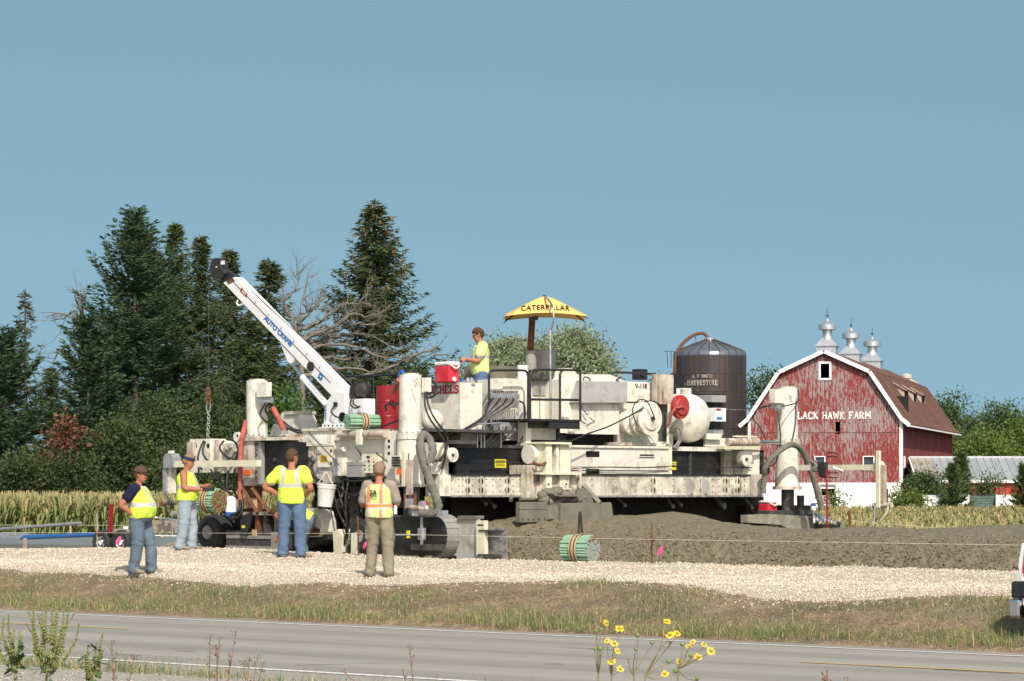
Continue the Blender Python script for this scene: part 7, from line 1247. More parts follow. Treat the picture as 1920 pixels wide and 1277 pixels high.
MB().box2((-0.04, 0.0, .585), (0.34, 1.92, .80)).build('bumper_cover', Wm['black'], PK, False, 0.03); MB().box2((-0.06, -0.01, .33), (0.10, 1.94, .58)).build('bumper', Wm['chrome'], PK, False, 0.04); MB().box2((0.0, 0.3, .26), (0.2, 1.6, .34)).build('hitch_bar', Wm['steel'], PK, False, 0.01)
for x in (1.2, 4.45):
    for y in (0.03, 1.68): w1 = MB().lathe((x, y, .375), (0, 1, 0), [(.2, .02), (.22, 0), (.34, 0), (.375, .04), (.375, .2), (.34, .24)], 28).build('tyre', Wm['rubber'], PK, False); MB().lathe((x, y + .02, .375), (0, 1, 0), [(0, .03), (.07, .0), (.2, .04), (.21, 0)], 20).build('rim', Wm['chrome'], w1, False)
for x in (2.05, 3.95): MB().box2((x, .030, .55), (x + .012, .04, 1.27)).build('door_seam', Wm['black'], PK, False)
MB().box2((2.2, .015, 1.12), (2.38, .04, 1.15)).build('door_handle', Wm['chrome'], PK, False, .006); MB().box2((3.7, -.16, 1.28), (3.78, .03, 1.46)).build('mirror', Wm['black'], PK, False, .02); MB().box2((0.5, .028, .78), (5.1, .041, .83)).build('side_moulding', Wm['black'], PK, False, .004); MB().box2((5.2, .06, .80), (5.37, .5, 1.02)).build('headlight', AMB, PK, False, .02)
MB().prism([(3.34, .12, 1.79), (3.92, .12, 1.33), (3.92, 1.82, 1.33), (3.34, 1.82, 1.79)], (0.02, 0, 0.03)).build('windscreen', Wm['glass'], PK, False)
MB().prism([(2.42, .035, 1.32), (2.55, .035, 1.76), (3.25, .035, 1.77), (3.75, .035, 1.34)], (0, 0.01, 0)).build('side_window', Wm['glass'], PK, False); MB().prism([(0.085, .3, 1.285), (1.95, .3, 1.285), (1.95, 1.6, 1.285), (0.085, 1.6, 1.285)], (0, 0, 0.006)).build('bed_cover', Wm['black'], PK, False)
# --- roadside plants in the foreground
RAG = leafmat('ragweed_spike', (0.19, 0.22, 0.055), (0.31, 0.34, 0.12), 0.3, 3); RAGL = leafmat('ragweed_leaf', (0.045, 0.095, 0.03), (0.09, 0.15, 0.05), 0.3, 3); PETAL = plain('yellow_petal', (0.80, 0.52, 0.015), 0.7, 0, 0.15, 9); DISK = plain('flower_disk', (0.36, 0.33, 0.03), 0.9, 0, 0.3, 30); STEM = plain('reddish_stem', (0.20, 0.17, 0.075), 0.8, 0, 0.3, 9); BUD = plain('green_bud', (0.16, 0.23, 0.06), 0.8, 0, 0.3, 20); DRYW = plain('dry_weed', (0.22, 0.13, 0.075), 0.9, 0, 0.35, 20)
def ragweed(label, px, Y, spikes, seed):
    """spikes: (px, top row, bottom row)"""
    rr = random.Random(seed); k = Y / F; b = Vector(((px - CX) * k, Y, -0.05)); e = empty('ragweed', b, 0, label, 'weed', 'ragweed plants in the foreground'); stem = MB(); le = MB()
    stem.tube(crom([b, b + Vector((rr.uniform(-.02, .02), 0, .3)), at(px, 1250, Y)], 3), 0.010, 6)
    for (sx_, y0, y1) in spikes:
        dy = rr.uniform(-.12, .12); bot = at(sx_ + (px - sx_) * .45, y1, Y + dy * .4); top = at(sx_, y0, Y + dy); mid = (bot + top) / 2 + Vector(((bot.x - top.x) * rr.uniform(-.25, .5) + rr.uniform(-.02, .02), 0, 0)); C = crom([bot, mid, top], 8); stem.tube(crom([at(px + (sx_ - px) * .2, 1262, Y), bot], 3), 0.005, 5); stem.tube(C, [0.0042] * 9 + [0.003] * 8, 5)
        sm_ = MB(); n = int((y1 - y0) * 0.8)
        for i in range(n):
            q = i / n; p = C[int(q * (len(C) - 1))]; r_ = 0.017 * (1 - 0.5 * q)
            for _ in range(2): a_ = rr.uniform(0, 6.28); c_ = p + Vector((math.cos(a_), math.sin(a_), 0)) * r_ * .75 + Z * rr.uniform(-.006, .006); sm_.sphere(c_, r_ * rr.uniform(.35, .6), 5, 3, 0, (1, 1, .75))
        o = sm_.build('flower_spike', RAG, e, fix=False); o['kind'] = 'stuff'
    for i in range(60):
        z = rr.uniform(-0.6, 1.0); y_ = 1290 - z * 90; p = at(px + rr.uniform(-16, 16), y_, Y + rr.uniform(-.05, .05)); a_ = rr.uniform(0, 6.28); L = rr.uniform(.05, .12); d = Vector((math.cos(a_), math.sin(a_) * .6, rr.uniform(-.7, .1))).normalized(); w_ = d.cross(Z).normalized() * L * .28; le.add([p, p + d * L * .45 + w_, p + d * L, p + d * L * .45 - w_], [(0, 1, 2, 3)])
    stem.build('stem', RAG, e); o = le.build('leaves', RAGL, e, fix=False); o['kind'] = 'stuff'
ragweed('tallest bushy green ragweed in the left foreground', 88, 21, [(50, 1138, 1215), (62, 1142, 1222), (80, 1123, 1205), (90, 1128, 1200), (100, 1108, 1205), (112, 1122, 1200), (120, 1085 + 45, 1210), (130, 1135, 1222), (140, 1148, 1222), (148, 1168, 1235), (48, 1168, 1225), (70, 1150, 1230), (108, 1150, 1235), (122, 1175, 1240)], 1)
ragweed('green ragweed at the left edge of the foreground', 28, 20.5, [(7, 1156, 1225), (16, 1150, 1222), (27, 1178, 1245), (36, 1182, 1245), (0, 1195, 1245), (42, 1190, 1250), (20, 1185, 1245)], 2)
ragweed('small green ragweed right of the tall one', 172, 21, [(158, 1225, 1275), (166, 1212, 1270), (182, 1204, 1262), (193, 1185, 1255), (196, 1215, 1270), (176, 1228, 1280), (188, 1212, 1268)], 3)
def flower_plant(label, px, Y, heads, seed):
    """heads: (px, py, radius px, facing, bud?)"""
    rr = random.Random(seed); k = Y / F; b = Vector(((px - CX) * k, Y, -0.05)); e = empty('yellow_flower_plant', b, 0, label, 'flower', 'yellow flowers in the foreground'); fork = at(px + rr.uniform(-3, 3), 1262 + rr.uniform(-8, 10), Y)
    st_m = MB(); st_m.tube(crom([b, b + Z * .3 + Vector((.01, 0, 0)), fork], 4), 0.0042, 6)
    for (hx, hy, r_, a_, bud) in heads:
        dy = rr.uniform(-.1, .1); c = at(hx, hy, Y + dy); st_m.tube(crom([fork, (fork + c) / 2 + Vector((rr.uniform(-.01, .01), 0, rr.uniform(-.02, .0))), c - Z * .01], 4), [0.0030] * 4 + [0.0022] * 5, 5); R_ = r_ * k * 0.9
        if bud: MB().sphere(c, R_, 8, 6, 0, (1, 1, .9)).build('bud', BUD, e); continue
        nrm = Vector((math.sin(a_) * .55, -0.75 + .3 * rr.random(), .45 + .3 * math.cos(a_ * 2))).normalized(); t1 = nrm.orthogonal().normalized(); t2 = nrm.cross(t1); f_ = MB(); n = rr.randint(13, 16)
        for i in range(n):
            th = 2 * math.pi * i / n + rr.uniform(-.1, .1); d = (t1 * math.cos(th) + t2 * math.sin(th)); s_ = nrm.cross(d); L = R_ * rr.uniform(.85, 1.15); dr = nrm * rr.uniform(-.35, .1) * R_
            f_.add([c + d * R_ * .3, c + d * L * .7 + s_ * R_ * .15 + dr * .4, c + d * L + dr, c + d * L * .7 - s_ * R_ * .15 + dr * .4], [(0, 1, 2, 3)])
        h_ = f_.build('petals', PETAL, e, fix=False); MB().sphere(c + nrm * R_ * .06, R_ * .38, 9, 6, 0, (1, 1, .7)).build('flower_disk', DISK, h_); MB().sphere(c - nrm * R_ * .14, R_ * .32, 8, 6).build('calyx', BUD, h_)
    st_m.build('stem', STEM, e)
flower_plant('leftmost yellow flower plant with a single tall bloom', 1122, 12.5, [(1137, 1168, 8, 1.4, False), (1118, 1183, 4, 0, True), (1127, 1180, 4, 0, True), (1116, 1217, 4, 0, True), (1125, 1216, 5, 0, True)], 11)
flower_plant('yellow flower plant with a column of five blooms', 1147, 12.3, [(1162, 1178, 11, 0.2, False), (1138, 1201, 8, -0.5, False), (1152, 1206, 10, 0.4, False), (1158, 1220, 9, 0.9, False), (1147, 1240, 10, -0.2, False), (1163, 1254, 9, 0.6, False)], 12)
flower_plant('thin flower stalk with green buds only, between the blooming plants', 1190, 12.8, [(1195, 1191, 5, 0, True), (1192, 1217, 4, 0, True), (1223, 1205, 5, 0, True), (1178, 1235, 3, 0, True)], 13)
flower_plant('tall yellow flower plant with the topmost bloom', 1212, 12.2, [(1251, 1165, 9, 0.1, False), (1256, 1190, 11, -0.4, False), (1270, 1187, 9, 0.7, False), (1257, 1205, 4, 0, True), (1254, 1240, 5, 0, True), (1247, 1263, 10, -.3, False)], 14)
flower_plant('rightmost spreading yellow flower plant', 1268, 12.4, [(1274, 1240, 9, -.2, False), (1309, 1231, 10, .3, False), (1333, 1220, 11, .9, False), (1320, 1208, 8, .5, False), (1299, 1203, 7, -.6, False), (1291, 1212, 7, -.4, False), (1279, 1208, 5, 0, True), (1295, 1229, 5, 0, True), (1266, 1258, 5, 0, True), (1308, 1272, 5, 0, True)], 15)
def dry_weed(label, px, Y, tips, seed):
    rr = random.Random(seed); k = Y / F; b = Vector(((px - CX) * k, Y, -0.05)); e = empty('dry_weed', b, 0, label, 'weed', 'dry seed stalks in the foreground'); m_ = MB(); sd_ = MB()
    for (tx, ty) in tips:
        c = at(tx, ty, Y + rr.uniform(-.2, .2)); C = crom([b + Vector((rr.uniform(-.03, .03), rr.uniform(-.03, .03), 0)), (b + c) / 2 + Vector((rr.uniform(-.03, .03), 0, .02)), c], 6); m_.tube(C, 0.0035, 4, caps=False)
        for i in range(16): q = rr.uniform(.55, 1); p = C[int(q * (len(C) - 1))]; p2 = p + Vector((rr.uniform(-.03, .03), rr.uniform(-.03, .03), rr.uniform(0, .04))); m_.tube([p, p2], 0.0018, 3, caps=False); sd_.sphere(p2, rr.uniform(.004, .008), 5, 3)
    m_.build('stems', DRYW, e); o = sd_.build('seed_heads', DRYW, e, fix=False); o['kind'] = 'stuff'
dry_weed('reddish dry seed stalks in the left foreground', 400, 22, [(394, 1188), (412, 1192), (405, 1208), (443, 1182), (432, 1225)], 1); dry_weed('low dry seed stalks right of the reddish ones', 470, 22, [(468, 1232), (484, 1228), (495, 1240), (455, 1238)], 2); dry_weed('pale straw stalk between the ragweed and the seed stalks', 215, 22, [(209, 1200), (219, 1222), (252, 1228)], 3); dry_weed('faint thin stalk at the lower right of the road', 1555, 16, [(1551, 1256), (1548, 1268), (1590, 1268)], 4); dry_weed('slender dry stalk in the middle of the foreground', 770, 22, [(768, 1210), (755, 1256), (640, 1255)], 5)
# ================================================================== PEOPLE
SKIN = plain('tanned_skin', (0.37, 0.165, 0.095), 0.6, 0, 0.10, 14, 0.3); SKIN2 = plain('sunburnt_skin', (0.36, 0.145, 0.085), 0.6, 0, 0.12, 14, 0.3)
def cloth(name, c, var=0.15, scale=9, rough=0.9, bump=0.35):
    m = NT(name); n = m.noise(scale, 5, 0.6); n2 = m.noise(3, 3); m.col(m.mix(m.ramp(n2, [(0.35, 0.0), (0.7, 1.0)]), m.mix(n, lum(c, 1 - var), lum(c, 1 + var)), lum(c, 1 + var * 1.3))).set(rough, 0, 0.2).bump(m.noise(scale * 1.6, 4, 0.6, m.coord((1, 1, 1.8))), bump, 0.03); return m.m
LIME = cloth('lime_hivis', (0.56, 0.72, 0.08), 0.08); LIME2 = cloth('pale_lime_mesh', (0.52, 0.66, 0.22), 0.06); LIME3 = cloth('dirty_pale_lime', (0.58, 0.66, 0.24), 0.12); SILVER = cloth('silver_tape', (0.42, 0.43, 0.44), 0.06, rough=0.5); ORNG = cloth('orange_tape', (0.85, 0.25, 0.08), 0.05); PINKT = cloth('pale_tape', (0.62, 0.46, 0.42), 0.08)
JEAN = cloth('blue_jeans', (0.085, 0.13, 0.21), 0.22); JEAND = cloth('grey_blue_jeans', (0.10, 0.135, 0.17), 0.22); JEANL = cloth('light_dusty_jeans', (0.25, 0.30, 0.34), 0.25); KHAKI = cloth('khaki_cargo', (0.22, 0.195, 0.135), 0.12); NAVY = cloth('navy_shirt', (0.012, 0.013, 0.035), 0.2); TAUPE = cloth('taupe_shirt', (0.27, 0.225, 0.185), 0.1); BOOT = cloth('dusty_boot', (0.20, 0.16, 0.12), 0.3); HAIRB = cloth('brown_hair', (0.07, 0.04, 0.022), 0.3, 30); HAIRG = cloth('sandy_grey_hair', (0.21, 0.14, 0.09), 0.25, 30); CAPB = cloth('brown_cap', (0.075, 0.045, 0.032), 0.2); BAND = cloth('navy_bandana', (0.02, 0.025, 0.08), 0.3, 30)
def remesh(mb, voxel, it=2, dec=None):
    me = mb.mesh('tmp', SKIN); o = bpy.data.objects.new('tmp', me)
    r = o.modifiers.new('r', 'REMESH'); r.mode = 'VOXEL'; r.voxel_size = voxel; r.use_smooth_shade = True
    if it: s = o.modifiers.new('s', 'SMOOTH'); s.iterations = it; s.factor = 0.5
    if dec: d = o.modifiers.new('d', 'DECIMATE'); d.ratio = dec
    out = baked(o); bpy.data.meshes.remove(me); out.materials.clear(); return out
def wrinkle(me, fn):
    n = len(me.vertices); co = np.zeros(n * 3); me.vertices.foreach_get('co', co); no = np.zeros(n * 3); me.vertex_normals.foreach_get('vector', no)
    co = co.reshape(-1, 3); d = np.array([fn(Vector(c)) for c in co]); me.vertices.foreach_set('co', (co + no.reshape(-1, 3) * d[:, None]).ravel()); me.update()
def loft(mb, rings, n=18):
    """rings: (centre, axis a, axis b, ra, rb)"""
    vs = []
    for c, a, b, ra, rb in rings:
        for k in range(n):
            th = 2 * math.pi * k / n; ct, s_ = math.cos(th), math.sin(th); ct = math.copysign(abs(ct) ** .85, ct); s_ = math.copysign(abs(s_) ** .85, s_); vs.append(c + a * ra * ct + b * rb * s_)
    m = len(rings); mb.add(vs, [(i * n + k, i * n + (k + 1) % n, (i + 1) * n + (k + 1) % n, (i + 1) * n + k) for i in range(m - 1) for k in range(n)] + [list(range(n)), [(m - 1) * n + k for k in range(n)]], True)
def limb(mb, pts, rads, n=12):
    P = crom(pts, 5); q = np.linspace(0, len(pts) - 1, len(P)); rr = list(np.interp(q, range(len(pts)), rads)); d0 = (P[0] - P[1]).normalized(); d1 = (P[-1] - P[-2]).normalized()
    P = [P[0] + d0 * rr[0] * .6] + P + [P[-1] + d1 * rr[-1] * .6]; rr = [rr[0] * .6] + rr + [rr[-1] * .6]; mb.tube(P, rr, n)
def hand(mb, wr, d, nrm, side, curl=0.5, sc=1.0):
    """palm and five fingers: d fingers' direction, nrm palm side (fingers bend to it), side +1/-1 picks the thumb's edge"""
    d = d.normalized(); nrm = (nrm - d * nrm.dot(d)).normalized(); lat = d.cross(nrm) * side; k = sc
    loft(mb, [(wr - d * .02 * k, lat, nrm, .026 * k, .020 * k), (wr + d * .03 * k, lat, nrm, .036 * k, .017 * k), (wr + d * .085 * k, lat, nrm, .043 * k, .015 * k), (wr + d * .10 * k, lat, nrm, .040 * k, .012 * k)], 12)
    for i, (off, L) in enumerate([(.030, .070), (.010, .080), (-.011, .074), (-.031, .058)]):
        p = wr + d * .085 * k + lat * off * k; pts = [p]; dd = d + lat * off * 1.5; a = 0
        for s_ in (.42, .33, .25): a += curl; q = (dd.normalized() * math.cos(a) + nrm * math.sin(a)); pts.append(pts[-1] + q * L * s_ * k)
        mb.tube(pts + [pts[-1] + (pts[-1] - pts[-2]).normalized() * .006], [.0105 * k, .0098 * k, .009 * k, .0082 * k, .004 * k], 8)
    p = wr + d * .025 * k + lat * .028 * k; t = (lat * .75 + d * .65 + nrm * .35).normalized(); p1 = p + t * .042 * k; p2 = p1 + (t * .5 + d * .6 + nrm * .4).normalized() * .034 * k; mb.tube([p, p1, p2, p2 + (p2 - p1) * .15], [.014 * k, .0125 * k, .010 * k, .005 * k], 8)
BASE = dict(pelvis=(0, 0, .96), chest=(.01, 0, 1.28), neck=(-.015, 0, 1.49), head=(.03, 0, 1.665), shL=(-.01, .185, 1.425), shR=(-.01, -.185, 1.425), elL=(-.03, .25, 1.14), elR=(-.03, -.25, 1.14), wrL=(.06, .26, .90), wrR=(.06, -.26, .90), hipL=(0, .095, .92), hipR=(0, -.095, .92), knL=(.02, .11, .50), knR=(.02, -.11, .50), anL=(-.02, .12, .085), anR=(-.02, -.12, .085))
def person(label, foot, yaw, H, J=None, belly=0.0, bulk=1.0, top='vest', topmat=LIME, undermat=None, sleeve=None, legs=JEAN, hair=HAIRB, headgear=None, skin=SKIN, hyaw=0.0, hpitch=0.0, toeL=0.0, toeR=0.0, hands=None, stripe=None, glasses=False, hem=0.0, name='person', cargo=False, lift=0.0):
    j = {k: Vector(v) for k, v in {**BASE, **(J or {})}.items()}; e = empty(name, foot, yaw, label, 'person'); k = H / 1.80; e.scale = (k, k, k)
    rr = random.Random(len(label))
    for s in 'LR':
        j['sh' + s].y *= .70 + .34 * bulk; j['el' + s].y *= .8 + .22 * bulk; j['hip' + s].y *= bulk
    pel, che, nec, hea = j['pelvis'], j['chest'], j['neck'], j['head']
    def P(f): return pel + (che - pel) * f if f <= 1 else che + (nec - che) * (f - 1)
    def ring(f, ra, rb, off=0.0):
        T = ((che - pel) if f < .6 else (nec - che) if f > 1.4 else (nec - pel)).normalized(); g = min(max(f / 1.6, 0), 1); lat = ((j['hipL'] - j['hipR']).normalized() * (1 - g) + (j['shL'] - j['shR']).normalized() * g); lat = (lat - T * lat.dot(T)).normalized(); fw = lat.cross(T)
        return (P(f) + fw * off, fw, lat, ra * bulk, rb * bulk)
    TOR = [(-.32, .085, .13, 0), (-.22, .108, .158, 0), (-.12, .115, .165, 0), (.12, .118, .165, 0), (.40, .110, .152, 0), (.62, .112, .155, 0), (.85, .116, .162, 0), (1.1, .116, .168, 0), (1.4, .108, .168, 0), (1.66, .085, .145, 0), (1.85, .06, .09, 0), (1.97, .05, .06, 0)]
    bell = lambda f: belly * math.exp(-((f - .42) / .38) ** 2)
    def torso(mb, f0, f1, grow, n=20): loft(mb, [ring(f, ra + grow + bell(f) * .5, rb + grow + bell(f) * .5, bell(f) * .55) for f, ra, rb, _ in TOR if f0 <= f <= f1], n)
    # head frame
    hz = Matrix.Rotation(hyaw, 3, 'Z'); hy = Matrix.Rotation(hpitch, 3, 'Y'); HM = hz @ hy; hx, hl, hu = HM @ Vector((1, 0, 0)), HM @ Vector((0, 1, 0)), HM @ Vector((0, 0, 1)); hp = lambda x, y, z: hea + hx * x + hl * y + hu * z
    body = MB(); torso(body, -.4, 2, 0)
    for s in 'LR':
        limb(body, [j['sh' + s] * .9 + P(1.6) * .1, j['sh' + s], (j['sh' + s] + j['el' + s]) / 2, j['el' + s], (j['el' + s] * .6 + j['wr' + s] * .4), j['wr' + s]], [.06 * bulk, .062 * bulk, .052 * bulk, .043 * bulk, .043 * bulk, .029])
        limb(body, [j['hip' + s], (j['hip' + s] + j['kn' + s]) / 2, j['kn' + s], (j['kn' + s] * .6 + j['an' + s] * .4), j['an' + s]], [.088, .075, .056, .052, .038])
        hd, hn, cu = (hands or {}).get(s, (j['wr' + s] - j['el' + s], Vector((0, -1 if s == 'L' else 1, 0)), .35)); hand(body, j['wr' + s], Vector(hd), Vector(hn), 1 if s == 'L' else -1, cu)
    limb(body, [nec - Z * .04, (nec + hea) / 2, hp(-.01, 0, -.05)], [.062, .056, .058])
    loft(body, [(hp(.035, 0, -.128), hx, hl, .022, .022), (hp(.028, 0, -.118), hx, hl, .05, .042), (hp(.012, 0, -.085), hx, hl, .082, .060), (hp(.004, 0, -.035), hx, hl, .094, .069), (hp(-.002, 0, .02), hx, hl, .100, .076), (hp(-.006, 0, .065), hx, hl, .098, .074), (hp(-.008, 0, .10), hx, hl, .076, .060), (hp(-.008, 0, .122), hx, hl, .042, .034), (hp(-.008, 0, .13), hx, hl, .015, .012)], 18)
    body.tube([hp(.088, 0, .022), hp(.108, 0, -.012), hp(.118, 0, -.026), hp(.092, 0, -.035)], [.010, .014, .016, .011], 8); body.sphere(hp(.094, 0, -.062), .016, 8, 6, 0, (.7, 1.5, .45)); body.sphere(hp(.088, 0, -.078), .017, 8, 6, 0, (.7, 1.4, .5)); body.sphere(hp(.084, 0, .034), .02, 8, 6, 0, (.6, 2.6, .5)); body.sphere(hp(.070, 0, -.108), .022, 8, 6)
    for s in (-1, 1): body.sphere(hp(-.012, s * .078, -.008), .032, 8, 6, 0, (.55, .32, 1.0))
    me = remesh(body, 0.0075, 1, 0.3); me.materials.append(skin); bo = link_mesh('body', me, e)
    for s in (-1, 1): MB().sphere(hp(.082, s * .031, .018), .011, 8, 6).build('eye', Wm['ink'], e, False)
    # trousers
    pa = MB(); torso(pa, -.4, .14, .017)
    for s in 'LR': h_, kn, an = j['hip' + s], j['kn' + s], j['an' + s]; limb(pa, [h_ + Z * .02, h_ * .65 + kn * .35, kn + (kn - (h_ + an) / 2) * .1, kn * .45 + an * .55, an + Z * .03, an - Z * .025], [.116 * bulk, .108 * bulk, .086 * bulk, .083 * bulk, .079 * bulk, .084 * bulk], 14)
    if cargo:
        for s in (1, -1): c_ = j['hipL' if s > 0 else 'hipR'] * .42 + j['knL' if s > 0 else 'knR'] * .58; pa.box(c_ + Vector((0, s * .088, 0)), (.075, .025, .09))
    me = remesh(pa, 0.016, 2)
    wrinkle(me, lambda c: mnoise.noise(c * 5) * .016 + mnoise.noise(Vector((c.x * 9 + c.z * 7, c.y * 9 - c.z * 5, c.z * 13))) * .016 * (.25 + max(0, 1 - abs(c.z - .14) / .14) + .7 * max(0, 1 - abs(c.z - .5) / .14) + .5 * max(0, 1 - abs(c.z - .86) / .1)))
    me.materials.append(legs); link_mesh('trousers', me, e)
    for s, ty in (('L', toeL), ('R', toeR)):
        an = j['an' + s]; f_ = Vector((math.cos(ty), math.sin(ty), 0)); l_ = Vector((-f_.y, f_.x, 0)); z0 = an.z - .085; bt = MB(); B0 = Vector((an.x, an.y, z0))
        loft(bt, [(B0 - f_ * .085 + Z * .045, l_, Z, .028, .035), (B0 - f_ * .06 + Z * .05, l_, Z, .043, .048), (B0 + f_ * .0 + Z * .055, l_, Z, .045, .055), (B0 + f_ * .08 + Z * .043, l_, Z, .047, .042), (B0 + f_ * .15 + Z * .035, l_, Z, .046, .034), (B0 + f_ * .20 + Z * .03, l_, Z, .03, .026)], 14); limb(bt, [B0 + Z * .06 - f_ * .02, B0 + Z * .15 - f_ * .02], [.05, .052]); bm_ = remesh(bt, .015, 1); bm_.materials.append(BOOT); link_mesh('boot', bm_, e)
    # tops
    def top_mesh(nm, f0, grow, slv, mats, colour=None, wr_=.008):
        t = MB(); torso(t, f0, 1.9, grow)
        for s in ('LR' if slv > .01 else ''):
            sh, el = j['sh' + s], j['el' + s]
            limb(t, [sh * .75 + P(1.55) * .25, sh, sh + (el - sh) * max(slv, .05)], [.072 * bulk + grow * .5, .074 * bulk + grow * .5, (.070 * bulk + grow * .6) if slv > .3 else .066 * bulk + grow * .3], 14)
        me = remesh(t, 0.0145, 2)
        wrinkle(me, lambda c: mnoise.noise(Vector((c.x * 6, c.y * 6, c.z * 4))) * wr_ * 1.6 + mnoise.noise(Vector((c.x * 14 + 3, c.y * 14, c.z * 9 + c.x * 6))) * wr_)
        setmats(me, mats)
        if colour:
            for p_ in me.polygons: p_.material_index = colour(p_.center)
        return link_mesh(nm, me, e)
    if undermat: top_mesh('shirt', -.15, .012, sleeve or .5, [undermat])
    hemf = -.12 + hem
    top_mesh('vest' if undermat or top == 'vest' else 'shirt', hemf, 0.036 if top == 'vest' else .030, 0.0 if top == 'vest' else (sleeve or .55), topmat if isinstance(topmat, list) else [topmat], stripe)
    # hair and headgear
    def shell(nm, keep, grow, mat, zs_=1.0):
        s = MB(); s.sphere(hp(-.006, 0, .012), 1.0, 24, 16, 0, (.104 + grow, .081 + grow, .121 * zs_ + grow), (hx, hl, hu)); s.f = [f for f in s.f if keep(*[(sum((s.v[i] - hea).dot(a) for i in f) / len(f)) for a in (hx, hl, hu)])]; s.sm = [True] * len(s.f); s.mi = [0] * len(s.f)
        if nm == 'hair':
            for v in s.v: v += (v - hea).normalized() * mnoise.noise(v * 45) * .012
        o = s.build(nm, mat, e, False, fix=False); so = o.modifiers.new('t', 'SOLIDIFY'); so.thickness = .012; so.offset = -1; return o
    if hair: shell('hair', lambda x, y, z: z > (.055 if x > .045 else .025 if x > -.035 else -.05) and not (x > .06 and z < .07), .006, hair)
    if headgear == 'cap':
        c = shell('cap', lambda x, y, z: z > .028, .014, CAPB, 1.02); bb = MB(); vs = []
        for i in range(9): a_ = -1.15 + 2.3 * i / 8; vs += [hp(.085 * math.cos(a_) + .01, .088 * math.sin(a_), .04), hp(.085 * math.cos(a_) + .085 * max(.15, math.cos(a_)), .082 * math.sin(a_), .028)]
        bb.add(vs, [(2 * i, 2 * i + 1, 2 * i + 3, 2 * i + 2) for i in range(8)], True); o = bb.build('brim', CAPB, c, False, fix=False); so = o.modifiers.new('t', 'SOLIDIFY'); so.thickness = .008
    if headgear == 'bandana': c = shell('bandana', lambda x, y, z: .028 < z < .085, .012, BAND); MB().box(hp(-.11, .02, .04), (.02, .02, .012)).build('knot', BAND, c, False, .006); MB().tube([hp(.09, -.06, .068), hp(.1, 0, .066), hp(.09, .06, .068)], .013, 6).build('glasses_on_brow', Wm['ink'], c, False)
    if glasses:
        g = MB(); g.sphere(hp(.092, .032, .016), .024, 10, 6, 0, (.4, 1.1, .75)); g.sphere(hp(.092, -.032, .016), .024, 10, 6, 0, (.4, 1.1, .75)); g.tube([hp(.085, .06, .02), hp(.02, .086, .018), hp(-.02, .084, .012)], .004, 5); g.tube([hp(.085, -.06, .02), hp(.02, -.086, .018), hp(-.02, -.084, .012)], .004, 5); g.build('sunglasses', Wm['ink'], e, False)
    return e, j, hp
def ground_z(px, Y):
    s_, t_ = st((px - CX) / F * Y, Y); t_ = np.array([t_]); s_ = np.array([s_]); return float(z_gravel(s_, t_)[0]) if t_[0] > t_edge(s_)[0] else float(z_bank(s_, t_)[0])
def gpos(px, Y, dz=0.0): return Vector(((px - CX) / F * Y, Y, ground_z(px, Y) + dz))
def vstripe(band, strap, sw=.028, bw=.03, y0=.10):
    """silver belt at height band and straps over the shoulders at lateral offset y0"""
    def f(c):
        if abs(c.z - band) < bw: return 1
        if abs(abs(c.y) - y0) < sw and c.z > band: return 1
        return 0
    return f
# 1 capped worker, profile to the right, near hand on the hip
person('worker in a brown cap, navy shirt and lime vest, hand on hip', gpos(262, 48.0, -0.03), R(-14), 1.85, dict(wrR=(-.045, -.20, .985), elR=(-.20, -.29, 1.16), wrL=(.14, .20, .99), elL=(-.03, .28, 1.14), pelvis=(.04, 0, .96), chest=(.0, 0, 1.28), neck=(-.03, 0, 1.49), head=(.015, 0, 1.665), anL=(.16, .13, .085), knL=(.13, .13, .49), anR=(-.06, -.11, .085), knR=(.0, -.11, .50)),
       belly=.08, bulk=1.22, top='vest', topmat=[LIME, SILVER], undermat=NAVY, sleeve=.62, legs=JEAND, hair=HAIRB, headgear='cap', skin=SKIN2, hyaw=R(2), hpitch=R(6), toeR=R(-10), toeL=R(14), hands={'R': ((.25, .05, -.95), (.3, .9, .1), .3), 'L': ((.5, -.6, -.5), (-.2, -.8, 0), .6)}, stripe=vstripe(1.16, 0, y0=.085), glasses=True, hem=.0)
# 2 bandana worker with a control box
e2, j2, _ = person('worker in a blue bandana and sleeveless lime vest working a control box', gpos(350, 53.6, 0.0), R(-6), 1.85, dict(elR=(.03, -.27, 1.16), wrR=(.30, -.17, 1.13), elL=(.08, .25, 1.17), wrL=(.33, .10, 1.20), anL=(.07, .12, .085), anR=(-.10, -.10, .085), knR=(-.03, -.11, .50), knL=(.07, .12, .50), head=(.04, 0, 1.655)),
       belly=.06, bulk=1.24, top='vest', topmat=[LIME, SILVER], legs=JEANL, hair=HAIRG, headgear='bandana', skin=SKIN2, hyaw=R(0), hpitch=R(14), toeR=R(-12), toeL=R(8), hands={'R': ((.9, .35, .1), (-.1, .6, -.3), .6), 'L': ((.95, -.1, .15), (0, -.8, -.3), .5)}, stripe=vstripe(1.18, 0, y0=.085))
mb = MB(); mb.box(Vector((.43, -.06, 1.14)), (.09, .13, .035), None); o = mb.build('control_box', Wm['black'], None, bevel=.01, origin=(0, 0, 0)); o.location = e2.location; o.rotation_euler = e2.rotation_euler; o.scale = e2.scale; tag(o, 'black handheld control box held by the bandana worker', 'control box')
